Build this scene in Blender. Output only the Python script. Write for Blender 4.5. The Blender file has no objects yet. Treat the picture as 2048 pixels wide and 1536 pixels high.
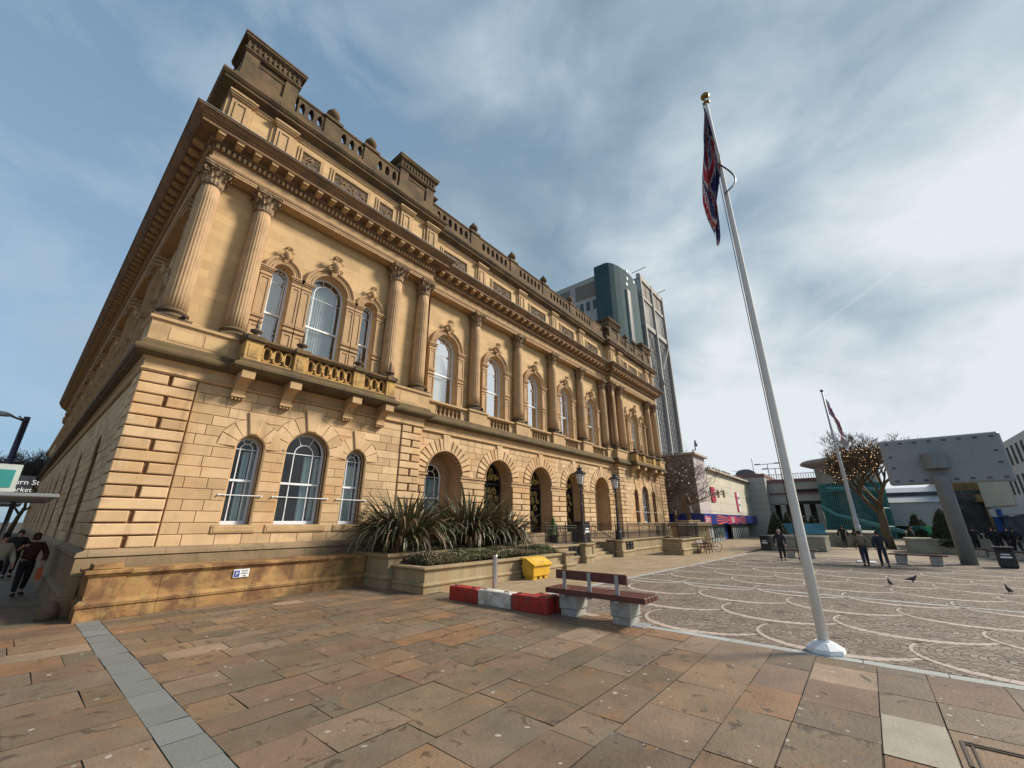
import bpy, math, random
import numpy as np
from mathutils import Vector, Matrix
S = bpy.context.scene
COL = S.collection
R = math.radians
PI = math.pi
# ---------------- camera ----------------
CAMH, YAW, PIT, FPX = 2.1, 50.1, 18.9, 802.0
cd = bpy.data.cameras.new('camera'); cam = bpy.data.objects.new('camera', cd); COL.objects.link(cam)
cam.location = (0, 0, CAMH); cam.rotation_euler = (R(90 + PIT), 0, R(-YAW))
cd.sensor_width = 36; cd.lens = 36 * FPX / 2048; cd.clip_end = 2000; cd.clip_start = 0.05
S.camera = cam
# ---------------- light ----------------
SUN_AZ, SUN_EL = 132.0, 36.0      # compass-like azimuth from +Y clockwise
su = bpy.data.lights.new('sun', 'SUN'); so = bpy.data.objects.new('sun', su); COL.objects.link(so)
su.energy = 4.7; su.angle = R(12); su.color = (1.0, 0.9, 0.76)
so.rotation_euler = (R(90 - SUN_EL), 0, R(180 - SUN_AZ))
so.location = (30, -30, 60)
S.view_settings.view_transform = 'Standard'; S.view_settings.look = 'None'
S.view_settings.exposure = 0.26; S.view_settings.gamma = 1.0

def nd(t, typ, x=0, y=0, **kw):
    n = t.nodes.new(typ); n.location = (x, y)
    for k, v in kw.items():
        setattr(n, k, v)
    return n
def mth(t, op, a, b=None, c=None, clamp=False):
    n = t.nodes.new('ShaderNodeMath'); n.operation = op; n.use_clamp = clamp
    for i, v in enumerate((a, b, c)):
        if v is None: continue
        if isinstance(v, (int, float)): n.inputs[i].default_value = v
        else: t.links.new(v, n.inputs[i])
    return n.outputs[0]
def mixc(t, f, a, b, mode='MIX'):
    n = t.nodes.new('ShaderNodeMix'); n.data_type = 'RGBA'; n.blend_type = mode
    for s, v in ((0, f), (6, a), (7, b)):
        if isinstance(v, (int, float)): n.inputs[s].default_value = v
        elif isinstance(v, (tuple, list)): n.inputs[s].default_value = (*v[:3], 1)
        else: t.links.new(v, n.inputs[s])
    return n.outputs[2]
def ramp(t, f, stops, interp='LINEAR'):
    n = t.nodes.new('ShaderNodeValToRGB'); n.color_ramp.interpolation = interp
    cr = n.color_ramp
    while len(cr.elements) < len(stops): cr.elements.new(0.5)
    for e, (p, c) in zip(cr.elements, stops):
        e.position = p; e.color = (*c[:3], 1) if isinstance(c, (tuple, list)) else (c, c, c, 1)
    t.links.new(f, n.inputs[0]); return n.outputs[0]
def noise(t, vec, scale, detail=4, rough=0.6, dist=0.0, dim='3D'):
    n = t.nodes.new('ShaderNodeTexNoise'); n.noise_dimensions = dim
    n.inputs['Scale'].default_value = scale; n.inputs['Detail'].default_value = detail
    n.inputs['Roughness'].default_value = rough; n.inputs['Distortion'].default_value = dist
    if vec is not None: t.links.new(vec, n.inputs['Vector'])
    return n.outputs[0]

# ---------------- survey helpers: photograph pixel (2048 x 1536) -> place in the square ----------------
_y, _p = R(YAW), R(PIT)
_f = np.array([math.sin(_y) * math.cos(_p), math.cos(_y) * math.cos(_p), math.sin(_p)])
_r = np.array([math.cos(_y), -math.sin(_y), 0.0]); _u = np.cross(_r, _f)
def ray(x, y): return _f + _r * ((x - 1024) / FPX) - _u * ((y - 768) / FPX)
def onz(x, y, z=0.0):
    d = ray(x, y); q = d * ((z - CAMH) / d[2]); return (q[0], q[1], z)
def ony(x, y, Y):
    d = ray(x, y); q = d * (Y / d[1]); return (q[0], Y, q[2] + CAMH)
def onx(x, y, X):
    d = ray(x, y); q = d * (X / d[0]); return (X, q[1], q[2] + CAMH)
def atd(x, y, D):
    d = ray(x, y); q = d * (D / math.hypot(d[0], d[1])); return (q[0], q[1], q[2] + CAMH)
def hgt(x, y, base): return atd(x, y, math.hypot(base[0], base[1]))[2]

# ---------------- sky ----------------
W = bpy.data.worlds.new('World'); S.world = W; W.use_nodes = True
t = W.node_tree; t.nodes.clear()
sky = nd(t, 'ShaderNodeTexSky', sky_type='NISHITA'); sky.sun_disc = False
sky.sun_elevation = R(SUN_EL); sky.sun_rotation = R(SUN_AZ)
sky.air_density = 1.0; sky.dust_density = 0.6; sky.ozone_density = 2.0
tc = nd(t, 'ShaderNodeTexCoord')
sep = nd(t, 'ShaderNodeSeparateXYZ'); t.links.new(tc.outputs['Generated'], sep.inputs[0])
X_, Y_, Z_ = sep.outputs
mp0 = nd(t, 'ShaderNodeMapping'); mp0.inputs['Scale'].default_value = (1.0, 1.0, 1.7); t.links.new(tc.outputs['Generated'], mp0.inputs[0]); dv = mp0.outputs[0]
big = noise(t, dv, 1.7, 3, 0.5, 0.3)
fine = noise(t, dv, 4.2, 6, 0.55, 0.35)
# cloud cover rises towards the bright side of the sky (+X, -Y)
side = mth(t, 'ADD', mth(t, 'MULTIPLY', X_, 0.50), mth(t, 'MULTIPLY', Y_, -0.42))
cover = mth(t, 'ADD', mth(t, 'ADD', mth(t, 'MULTIPLY', big, 0.9), mth(t, 'MULTIPLY', fine, 0.45)), mth(t, 'MULTIPLY', side, 0.9))
cloudf = ramp(t, cover, [(0.46, 0.0), (0.68, 0.6), (0.92, 1.0)])
low = mth(t, 'SUBTRACT', 1.0, mth(t, 'MULTIPLY', mth(t, 'MAXIMUM', Z_, 0.0), 1.45), clamp=True)
dens = mth(t, 'ADD', mth(t, 'MULTIPLY', mth(t, 'SUBTRACT', noise(t, dv, 2.3, 4, 0.5, 0.5), 0.5), 1.7), mth(t, 'MULTIPLY', mth(t, 'SUBTRACT', fine, 0.5), 0.9))
bright = mth(t, 'ADD', mth(t, 'ADD', mth(t, 'MULTIPLY', side, 0.85), mth(t, 'MULTIPLY', low, 0.52)), mth(t, 'ADD', dens, 0.16))
cloudc = ramp(t, bright, [(0.0, (2.0, 2.8, 3.5)), (0.34, (2.9, 3.8, 4.6)), (0.62, (4.5, 5.3, 5.9)), (0.95, (6.6, 7.1, 7.5))])
hz = ramp(t, Z_, [(0.0, (2.0, 3.6, 5.2)), (0.25, (3.1, 4.7, 6.3)), (0.7, (2.2, 3.5, 4.9)), (1.0, (1.5, 2.6, 3.7))])
bluec = mixc(t, 0.72, sky.outputs[0], hz)
bluec = mixc(t, mth(t, 'MULTIPLY', ramp(t, fine, [(0.42, 0.0), (0.62, 1.0)]), 0.45), bluec, (4.2, 5.2, 6.0))
allc = mixc(t, cloudf, bluec, cloudc)
puff = noise(t, dv, 6.0, 5, 0.5, 0.2)
pm = mth(t, 'MULTIPLY', ramp(t, puff, [(0.57, 0.0), (0.66, 1.0)]), ramp(t, Z_, [(0.03, 0.0), (0.09, 0.75), (0.20, 0.0)]))
allc = mixc(t, pm, allc, (2.4, 3.3, 3.9))
# faint contrail on the right
ca_, cb_ = ray(1730, 585), ray(2048, 345); cn_ = np.cross(ca_, cb_); cn_ /= np.linalg.norm(cn_)
dp = nd(t, 'ShaderNodeVectorMath', operation='DOT_PRODUCT'); t.links.new(tc.outputs['Generated'], dp.inputs[0]); dp.inputs[1].default_value = tuple(cn_)
tr_ = mth(t, 'MULTIPLY', ramp(t, mth(t, 'ABSOLUTE', dp.outputs['Value']), [(0.0005, 1.0), (0.0022, 0.0)]), ramp(t, Y_, [(0.0, 0.16), (0.05, 0.0)]))
allc = mixc(t, tr_, allc, (7.6, 7.9, 8.1))
bg = nd(t, 'ShaderNodeBackground'); t.links.new(allc, bg.inputs[0]); bg.inputs[1].default_value = 0.098
wo = nd(t, 'ShaderNodeOutputWorld'); t.links.new(bg.outputs[0], wo.inputs[0])

# ---------------- mesh builder ----------------
class MB:
    def __init__(s): s.v = []; s.f = []; s.m = []; s.cm = 0; s.marks = []
    def mark(s): s.marks.append((len(s.v), len(s.f)))
    def pieces(s):
        mk = s.marks + [(len(s.v), len(s.f))]
        for (v0, f0), (v1, f1) in zip(mk[:-1], mk[1:]):
            if f1 == f0: continue
            q = MB(); q.v = s.v[v0:v1]; q.f = [tuple(i - v0 for i in f) for f in s.f[f0:f1]]; q.m = s.m[f0:f1]; yield q
    def add(s, vs, fs):
        b = len(s.v); s.v.extend(vs)
        for f in fs: s.f.append(tuple(b + i for i in f)); s.m.append(s.cm)
        return s
    def quad(s, a, b, c, d): return s.add([a, b, c, d], [(0, 1, 2, 3)])
    def poly(s, pts): return s.add(list(pts), [tuple(range(len(pts)))])
    def box(s, x0, x1, y0, y1, z0, z1, ch=0.0):
        if ch <= 0:
            v = [(x, y, z) for z in (z0, z1) for y in (y0, y1) for x in (x0, x1)]
            return s.add(v, [(0, 2, 3, 1), (4, 5, 7, 6), (0, 1, 5, 4), (2, 6, 7, 3), (0, 4, 6, 2), (1, 3, 7, 5)])
        pl = [(x0 + ch, y0), (x1 - ch, y0), (x1, y0 + ch), (x1, y1 - ch), (x1 - ch, y1), (x0 + ch, y1), (x0, y1 - ch), (x0, y0 + ch)]
        pi = [(x0 + ch, y0 + ch), (x1 - ch, y0 + ch), (x1 - ch, y0 + ch), (x1 - ch, y1 - ch), (x1 - ch, y1 - ch), (x0 + ch, y1 - ch), (x0 + ch, y1 - ch), (x0 + ch, y0 + ch)]
        rows = [[(a, b, z0) for a, b in pi], [(a, b, z0 + ch) for a, b in pl], [(a, b, z1 - ch) for a, b in pl], [(a, b, z1) for a, b in pi]]
        s.loft(rows, closed=True, cap=True); return s
    def loft(s, rows, closed=True, cap=False):
        n = len(rows[0]); vs = [p for r in rows for p in r]; fs = []
        for i in range(len(rows) - 1):
            for j in range(n if closed else n - 1):
                k = (j + 1) % n
                fs.append((i * n + j, i * n + k, (i + 1) * n + k, (i + 1) * n + j))
        if cap:
            fs.append(tuple(range(n - 1, -1, -1))); fs.append(tuple((len(rows) - 1) * n + j for j in range(n)))
        return s.add(vs, fs)
    def lathe(s, prof, c=(0, 0, 0), n=16, cap=True, rot=0.0):
        rows = [[(c[0] + r * math.cos(2 * PI * j / n + rot), c[1] + r * math.sin(2 * PI * j / n + rot), c[2] + z) for j in range(n)] for r, z in prof]
        return s.loft(rows, True, cap)
    def tube(s, pts, rad, n=6, cap=True):
        pts = [Vector(p) for p in pts]
        if isinstance(rad, (int, float)): rad = [rad] * len(pts)
        rows = []; up = None
        for i, p in enumerate(pts):
            d = (pts[min(i + 1, len(pts) - 1)] - pts[max(i - 1, 0)])
            if d.length < 1e-9: d = Vector((0, 0, 1))
            d.normalize()
            if up is None:
                up = Vector((0, 0, 1)) if abs(d.z) < 0.9 else Vector((1, 0, 0))
            a = d.cross(up)
            if a.length < 1e-5: a = d.cross(Vector((0.3, 1, 0.2)))
            a.normalize(); b = d.cross(a); up = -b if False else a.cross(d)
            rows.append([tuple(p + rad[i] * (a * math.cos(2 * PI * j / n) + b * math.sin(2 * PI * j / n))) for j in range(n)])
        return s.loft(rows, True, cap)
    def bar(s, a, b, w=0.02, h=None): return s.tube([a, b], [w, w], 4)
    def prism(s, pts, depthvec):
        n = len(pts); d = depthvec
        v = list(pts) + [(p[0] + d[0], p[1] + d[1], p[2] + d[2]) for p in pts]
        fs = [tuple(range(n)), tuple(range(2 * n - 1, n - 1, -1))] + [(i, (i + 1) % n, n + (i + 1) % n, n + i) for i in range(n)]
        return s.add(v, fs)
    def mold(s, path, prof, cap=True):
        """profile (outward offset, z) swept along plan path, outward on the right-hand side, mitred"""
        P = [Vector((a, b)) for a, b in path]; N = []
        for i in range(len(P)):
            ns = []
            if i > 0: d = (P[i] - P[i - 1]).normalized(); ns.append(Vector((d.y, -d.x)))
            if i < len(P) - 1: d = (P[i + 1] - P[i]).normalized(); ns.append(Vector((d.y, -d.x)))
            if len(ns) == 1: N.append(ns[0])
            else:
                m = ns[0] + ns[1]; m /= (1 + ns[0].dot(ns[1])); N.append(m)
        rows = [[(p.x + n.x * o, p.y + n.y * o, z) for o, z in prof] for p, n in zip(P, N)]
        return s.loft(rows, closed=False, cap=cap)

def link(name, mb, mats, parent=None, smooth=False, root=None):
    me = bpy.data.meshes.new(name); me.from_pydata([tuple(map(float, v)) for v in mb.v], [], mb.f)
    if not isinstance(mats, (list, tuple)): mats = [mats]
    for m in mats: me.materials.append(m)
    if len(mats) > 1: me.polygons.foreach_set('material_index', mb.m)
    if smooth: me.polygons.foreach_set('use_smooth', [True] * len(me.polygons))
    me.update()
    o = bpy.data.objects.new(name, me); COL.objects.link(o)
    if parent is not None:
        o.parent = parent
        if root is not None: o.matrix_parent_inverse = Matrix.Translation(-Vector(root.location))
    return o
def tag(o, label, cat, group=None, kind=None):
    if label: o['label'] = label
    if cat: o['category'] = cat
    if group: o['group'] = group
    if kind: o['kind'] = kind
    return o
def empty(name, loc, label, cat, group=None, rz=0.0):
    o = bpy.data.objects.new(name, None); COL.objects.link(o); o.location = loc; o.rotation_euler = (0, 0, rz)
    o.empty_display_size = 0.3
    return tag(o, label, cat, group)
def copy_tree(o, parent=None, keep=False):
    c = o.copy(); COL.objects.link(c)
    if parent is not None: c.parent = parent
    for ch in [k for k in bpy.data.objects if k.parent == o]: copy_tree(ch, c)
    return c
def struct(name, mb, m, smooth=False):
    return tag(link(name, mb, m, smooth=smooth), None, None, kind='structure')

# ---------------- materials ----------------
MATS = {}
def mat(name, col, rough=0.8, var=0.15, vs=2.0, bump=0.0, bs=40.0, island=0.0, stain=None, metal=0.0, spec=0.5, extra=None):
    if name in MATS: return MATS[name]
    m = bpy.data.materials.new(name); m.use_nodes = True; t = m.node_tree; b = t.nodes['Principled BSDF']
    tc = nd(t, 'ShaderNodeTexCoord'); vec = tc.outputs['Object']
    g = nd(t, 'ShaderNodeNewGeometry'); pos = g.outputs['Position']
    c = None
    n1 = noise(t, pos, vs, 5, 0.6)
    lo = tuple(x * (1 - var) for x in col); hi = tuple(min(1, x * (1 + var)) for x in col)
    c = ramp(t, n1, [(0.3, lo), (0.7, hi)])
    if island > 0:
        rnd = g.outputs['Random Per Island']
        f = mth(t, 'ADD', mth(t, 'MULTIPLY', rnd, 2 * island), 1 - island)
        cc = nd(t, 'ShaderNodeCombineColor'); 
        t.links.new(f, cc.inputs[0]); t.links.new(mth(t, 'POWER', f, 1.15), cc.inputs[1]); t.links.new(mth(t, 'POWER', f, 1.4), cc.inputs[2])
        c = mixc(t, 1.0, c, cc.outputs[0], 'MULTIPLY')
    if stain:
        for (scol, ssc, lo_, hi_, amt) in stain:
            sv = pos
            if ssc < 0:   # streaks running down the face
                mp = nd(t, 'ShaderNodeMapping'); mp.inputs['Scale'].default_value = (3.0, 3.0, 0.35); t.links.new(pos, mp.inputs[0]); sv = mp.outputs[0]
            s_ = ramp(t, noise(t, sv, abs(ssc), 6, 0.65, 0.3), [(lo_, 0.0), (hi_, amt)])
            c = mixc(t, s_, c, scol)
    if extra: c = extra(t, c, pos, g)
    t.links.new(c, b.inputs['Base Color'])
    b.inputs['Roughness'].default_value = rough; b.inputs['Metallic'].default_value = metal
    b.inputs['Specular IOR Level'].default_value = spec
    if bump > 0:
        bp = nd(t, 'ShaderNodeBump'); bp.inputs['Strength'].default_value = bump; bp.inputs['Distance'].default_value = 0.02
        t.links.new(noise(t, pos, bs, 5, 0.65), bp.inputs['Height']); t.links.new(bp.outputs[0], b.inputs['Normal'])
    MATS[name] = m; return m

def brick_extra(sx, sz, msize=0.012, vary=0.25, axis='xz', dark=0.55):
    def f(t, c, pos, g):
        sp = nd(t, 'ShaderNodeSeparateXYZ'); t.links.new(pos, sp.inputs[0])
        cb = nd(t, 'ShaderNodeCombineXYZ')
        # use whichever horizontal axis the face runs along
        nsep = nd(t, 'ShaderNodeSeparateXYZ'); t.links.new(g.outputs['True Normal'], nsep.inputs[0])
        isx = mth(t, 'GREATER_THAN', mth(t, 'ABSOLUTE', nsep.outputs[0]), 0.7)
        hx = mth(t, 'ADD', mth(t, 'MULTIPLY', sp.outputs[1], isx), mth(t, 'MULTIPLY', sp.outputs[0], mth(t, 'SUBTRACT', 1.0, isx)))
        t.links.new(hx, cb.inputs[0]); t.links.new(sp.outputs[2], cb.inputs[1])
        br = nd(t, 'ShaderNodeTexBrick'); br.inputs['Scale'].default_value = 1.0
        br.inputs['Brick Width'].default_value = sx; br.inputs['Row Height'].default_value = sz
        br.inputs['Mortar Size'].default_value = msize; br.inputs['Mortar Smooth'].default_value = 0.3
        br.inputs['Color1'].default_value = (1 + vary, 1 + vary * 0.9, 1 + vary * 0.7, 1); br.inputs['Color2'].default_value = (1 - vary, 1 - vary * 1.1, 1 - vary * 1.25, 1)
        br.inputs['Mortar'].default_value = (dark, dark * 0.95, dark * 0.9, 1); br.inputs['Bias'].default_value = 0.0
        t.links.new(cb.outputs[0], br.inputs['Vector'])
        return mixc(t, 1.0, c, br.outputs[0], 'MULTIPLY')
    return f

SOOT = (0.045, 0.035, 0.028); MOSS = (0.10, 0.095, 0.03); RUST = (0.30, 0.13, 0.035)
M_block = mat('sandstone_blocks', (0.53, 0.365, 0.205), 0.85, 0.12, 1.3, 0.35, 50, island=0.17,
              stain=[((0.50, 0.26, 0.09), 0.42, 0.52, 0.70, 0.65), ((0.24, 0.16, 0.09), 1.6, 0.56, 0.76, 0.55), (SOOT, -0.9, 0.58, 0.76, 0.45)])
M_joint = mat('sandstone_joint', (0.19, 0.10, 0.045), 0.95, 0.15, 3)
M_wall = mat('sandstone_ashlar', (0.52, 0.36, 0.185), 0.85, 0.10, 0.8, 0.15, 50, extra=brick_extra(0.95, 0.33, 0.006, 0.11, dark=0.70),
             stain=[((0.30, 0.20, 0.10), 1.1, 0.60, 0.80, 0.35)])
M_trim = mat('sandstone_carved', (0.45, 0.30, 0.155), 0.85, 0.15, 1.8, 0.25, 60, stain=[(SOOT, 1.4, 0.54, 0.74, 0.45), (RUST, 0.7, 0.62, 0.8, 0.35)])
M_pink = mat('sandstone_pinkish', (0.42, 0.275, 0.15), 0.85, 0.14, 2.5, 0.2, 60, stain=[(SOOT, 1.2, 0.55, 0.76, 0.4)])
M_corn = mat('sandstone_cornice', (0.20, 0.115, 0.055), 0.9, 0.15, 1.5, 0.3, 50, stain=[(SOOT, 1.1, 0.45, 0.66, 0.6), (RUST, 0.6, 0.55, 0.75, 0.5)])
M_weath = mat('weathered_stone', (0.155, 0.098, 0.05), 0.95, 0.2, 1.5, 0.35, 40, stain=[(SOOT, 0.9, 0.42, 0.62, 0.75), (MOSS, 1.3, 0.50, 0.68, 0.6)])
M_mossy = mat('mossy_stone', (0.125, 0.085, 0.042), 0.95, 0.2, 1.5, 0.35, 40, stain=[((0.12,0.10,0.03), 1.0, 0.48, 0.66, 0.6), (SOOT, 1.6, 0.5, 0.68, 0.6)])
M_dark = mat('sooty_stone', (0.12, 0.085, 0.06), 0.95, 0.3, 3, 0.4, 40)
M_plinth = mat('plinth_stone', (0.25, 0.18, 0.11), 0.9, 0.15, 1.2, 0.3, 50, extra=brick_extra(1.5, 0.42, 0.008, 0.10, dark=0.5), stain=[(SOOT, 0.8, 0.5, 0.72, 0.5), (MOSS, 1.4, 0.55, 0.7, 0.4)])
M_low = mat('yard_wall_stone', (0.29, 0.165, 0.062), 0.8, 0.35, 1.4, 0.5, 30, extra=brick_extra(1.9, 3.0, 0.008, 0.10, dark=0.4), stain=[((0.12, 0.055, 0.025), 1.5, 0.46, 0.60, 0.85), ((0.34, 0.25, 0.09), 2.6, 0.56, 0.68, 0.6), (MOSS, 1.2, 0.56, 0.72, 0.7), (SOOT, -0.8, 0.54, 0.70, 0.6)])
M_plant = mat('planter_stone', (0.30, 0.235, 0.14), 0.85, 0.12, 1.4, 0.25, 50, extra=brick_extra(0.55, 3.0, 0.006, 0.10, dark=0.5), stain=[((0.30, 0.15, 0.06), -0.7, 0.52, 0.7, 0.6), (MOSS, -0.8, 0.55, 0.72, 0.6)])
M_white = mat('white_paint', (0.74, 0.76, 0.80), 0.45, 0.05, 6)
M_room = mat('dark_room', (0.035, 0.03, 0.028), 0.9, 0.3, 1)
M_iron = mat('black_iron', (0.016, 0.016, 0.02), 0.45, 0.2, 6)
M_gold = mat('gilding', (0.55, 0.40, 0.14), 0.4, 0.2, 8, metal=0.6)
M_blind = mat('window_blind', (0.62, 0.64, 0.64), 0.8, 0.06, 4)
M_net = mat('net_curtain', (0.36, 0.42, 0.43), 0.9, 0.1, 4)
M_blue_curt = mat('blue_curtain', (0.32, 0.44, 0.46), 0.9, 0.1, 4)
M_slate = mat('roof_slate', (0.09, 0.09, 0.1), 0.6, 0.2, 3)
def glass_mat(name, tint=(0.9, 0.95, 0.95), refl=0.10, boost=0.55):
    m = bpy.data.materials.new(name); m.use_nodes = True; t = m.node_tree; t.nodes.clear()
    o = nd(t, 'ShaderNodeOutputMaterial'); tr = nd(t, 'ShaderNodeBsdfTransparent'); tr.inputs[0].default_value = (*tint, 1)
    gl = nd(t, 'ShaderNodeBsdfGlossy'); gl.inputs['Roughness'].default_value = 0.02
    lw = nd(t, 'ShaderNodeLayerWeight'); lw.inputs[0].default_value = 0.3
    f = mth(t, 'ADD', refl, mth(t, 'MULTIPLY', lw.outputs['Fresnel'], boost), clamp=True)
    bp = nd(t, 'ShaderNodeBump'); bp.inputs['Strength'].default_value = 0.05; bp.inputs['Distance'].default_value = 0.05
    g = nd(t, 'ShaderNodeNewGeometry'); t.links.new(noise(t, g.outputs['Position'], 1.3, 2), bp.inputs['Height']); t.links.new(bp.outputs[0], gl.inputs['Normal'])
    mx = nd(t, 'ShaderNodeMixShader'); t.links.new(f, mx.inputs[0]); t.links.new(tr.outputs[0], mx.inputs[1]); t.links.new(gl.outputs[0], mx.inputs[2])
    t.links.new(mx.outputs[0], o.inputs[0]); return m
M_glass = glass_mat('window_glass', refl=0.06, boost=0.3); M_glass2 = glass_mat('upper_window_glass', refl=0.22, boost=0.8)
def emis(name, col, st):
    m = bpy.data.materials.new(name); m.use_nodes = True; b = m.node_tree.nodes['Principled BSDF']
    b.inputs['Base Color'].default_value = (*col, 1); b.inputs['Emission Color'].default_value = (*col, 1); b.inputs['Emission Strength'].default_value = st
    return m
# ================= GROUND =================
rnd = random.Random(7)
GZ = -0.006
M_base = mat('ground_base', (0.05, 0.038, 0.026), 0.95, 0.2, 2.0, 0.2, 30)
g = MB(); g.quad((-700, -700, GZ), (1200, -700, GZ), (1200, 1200, GZ), (-700, 1200, GZ)); struct('ground', g, M_base)
def flag_palette(t, c, pos, g):
    r1 = mth(t, 'FRACT', mth(t, 'MULTIPLY', g.outputs['Random Per Island'], 7.31))
    pal = ramp(t, r1, [(0.0, (0.80, 0.84, 0.86)), (0.22, (1.0, 1.0, 1.0)), (0.40, (0.86, 0.88, 0.82)), (0.58, (1.10, 1.0, 0.88)), (0.74, (0.92, 0.84, 0.84)), (0.88, (1.22, 0.98, 0.78)), (0.97, (1.55, 1.55, 1.6))], 'CONSTANT')
    c = mixc(t, 1.0, c, pal, 'MULTIPLY')
    w = nd(t, 'ShaderNodeTexNoise'); w.inputs['Scale'].default_value = 0.9; w.inputs['Detail'].default_value = 2; t.links.new(pos, w.inputs['Vector'])
    v4 = nd(t, 'ShaderNodeVectorMath', operation='ADD'); cb = nd(t, 'ShaderNodeCombineXYZ'); t.links.new(mth(t, 'MULTIPLY', g.outputs['Random Per Island'], 50), cb.inputs[2]); t.links.new(pos, v4.inputs[0]); t.links.new(cb.outputs[0], v4.inputs[1])
    rust = ramp(t, noise(t, v4.outputs[0], 1.5, 4, 0.6, 1.2), [(0.58, 0.0), (0.70, 0.6)]); c = mixc(t, rust, c, (0.24, 0.125, 0.055))
    damp = ramp(t, noise(t, v4.outputs[0], 2.3, 6, 0.65, 1.5), [(0.60, 0.0), (0.635, 0.75)]); c = mixc(t, damp, c, (0.055, 0.038, 0.026))
    vein = ramp(t, mth(t, 'ABSOLUTE', mth(t, 'SUBTRACT', noise(t, v4.outputs[0], 2.8, 3, 0.5, 2.5), 0.5)), [(0.0, 0.5), (0.018, 0.0)]); c = mixc(t, mth(t, 'MULTIPLY', vein, 0.7), c, (0.11, 0.075, 0.05))
    spots = ramp(t, noise(t, pos, 9.0, 1, 0.3), [(0.755, 0.0), (0.765, 0.9)]); return mixc(t, spots, c, (0.40, 0.37, 0.33))
M_flag = mat('flagstone', (0.195, 0.138, 0.092), 0.55, 0.22, 1.6, 0.5, 22, island=0.14, extra=flag_palette,
             stain=[((0.15, 0.14, 0.105), 0.55, 0.50, 0.66, 0.5), ((0.09, 0.065, 0.045), 0.30, 0.52, 0.70, 0.5)])
M_flag2 = mat('pale_flagstone', (0.30, 0.222, 0.14), 0.7, 0.10, 0.9, 0.2, 26, island=0.08, stain=[((0.25, 0.17, 0.10), 0.7, 0.52, 0.75, 0.5)])
M_gran = mat('granite_band', (0.165, 0.175, 0.168), 0.7, 0.15, 40, 0.2, 60, island=0.08, stain=[((0.12, 0.12, 0.11), 1.3, 0.55, 0.75, 0.5)])
M_kerb = mat('pale_granite', (0.34, 0.35, 0.345), 0.7, 0.12, 30, 0.1, 60, island=0.05, stain=[((0.25, 0.22, 0.18), 1.5, 0.55, 0.75, 0.5)])
M_sett = mat('setts', (0.20, 0.16, 0.128), 0.75, 0.12, 1.0, 0.35, 60, island=0.30, stain=[((0.13, 0.10, 0.07), 0.8, 0.5, 0.7, 0.5)])
M_pinkset = mat('pink_setts', (0.40, 0.33, 0.285), 0.75, 0.08, 3.0, 0.1, 60, island=0.06)
M_tarmac = mat('asphalt', (0.05, 0.05, 0.05), 0.9, 0.2, 5, 0.3, 80)
M_far = mat('far_paving', (0.29, 0.235, 0.17), 0.85, 0.12, 0.5, 0.1, 20, stain=[((0.2, 0.17, 0.12), 0.3, 0.5, 0.7, 0.4)])

def flag(mb, x0, x1, y0, y1, gap=0.011, r=rnd):
    g_ = gap / 2; z = [0.004 + r.uniform(-0.0025, 0.0035) for _ in range(4)]
    w = [r.uniform(-0.006, 0.006) for _ in range(8)]
    p = [(x0 + g_ + w[0], y0 + g_ + w[1], z[0]), (x1 - g_ + w[2], y0 + g_ + w[3], z[1]), (x1 - g_ + w[4], y1 - g_ + w[5], z[2]), (x0 + g_ + w[6], y1 - g_ + w[7], z[3])]
    mb.poly(p)
def rows(mb, x0, x1, y0, y1, hs, ws, clip=None, rr=rnd):
    y = y0
    while y < y1 - 0.05:
        h = min(rr.choice(hs), y1 - y)
        if y1 - y - h < 0.25: h = y1 - y
        x = x0
        first = rr.uniform(0.4, 1.0)
        while x < x1 - 0.01:
            w = rr.choice(ws) * (first if x == x0 else 1); 
            if x1 - x - w < 0.35: w = x1 - x
            if clip is None or clip(x + w / 2, y + h / 2): flag(mb, x, x + w, y, y + h)
            x += w
        y += h
# foreground flags, rows running along the front of the hall
m = MB()
XB0, XB1 = 1.52, 1.90      # granite band
KX = 9.12                  # kerb line beside the setts
ylist = [-9, -8.3, -7.5, -6.8, -6.0, -5.2, -4.5, -3.8, -3.0, -2.3, -1.7, -0.95, -0.20, 0.34, 1.09, 1.68, 2.50, 3.05, 3.83, 4.33, 5.06, 5.62, 6.08, 6.75, 7.2, 7.85, 8.4, 9.0, 9.55, 10.05, 10.6, 11.1, 11.7, 12.2, 12.75, 13.2, 13.75]
for a, b in zip(ylist[:-1], ylist[1:]):
    x1 = KX if b < 4.6 else (8.75 if b > 10.8 else 9.3)
    x = XB1 + 0.0; k = 0
    while x < x1 - 0.01:
        w = rnd.choice([0.62, 0.75, 0.88, 0.95, 1.1, 1.25])
        if k == 0: w *= rnd.uniform(0.45, 1)
        if x1 - x - w < 0.3: w = x1 - x
        flag(m, x, x + w, a, b); x += w; k += 1
# behind the barrier, towards the planter and the terrace steps
def flagclip(x, y):
    return y > (7.9 - (x - 9.3) * 0.045 if x < 60 else 0) 
rows(m, 9.3, 40, 4.33, 7.0, [0.55, 0.66, 0.5], [0.7, 0.9, 1.1], lambda x, y: x < 9.9)
struct('pavement', m, M_flag)
m = MB()
rows(m, 9.3, 60, 7.0, 13.5, [0.5, 0.62, 0.7], [0.7, 0.9, 1.1, 1.3], lambda x, y: y > 8.02 - (x - 9.3) * 0.056)
struct('pavement', m, M_flag2)
m = MB()
rows(m, -14, XB0, -9, 40, [0.55, 0.66, 0.72, 0.8], [0.8, 0.95, 1.2, 1.5])
struct('pavement', m, M_flag)
# road beyond the bus stop
m = MB(); m.quad((-6.2, 13, 0.0), (-2.6, 13, 0.0), (-2.6, 300, 0.0), (-6.2, 300, 0.0)); 
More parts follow.
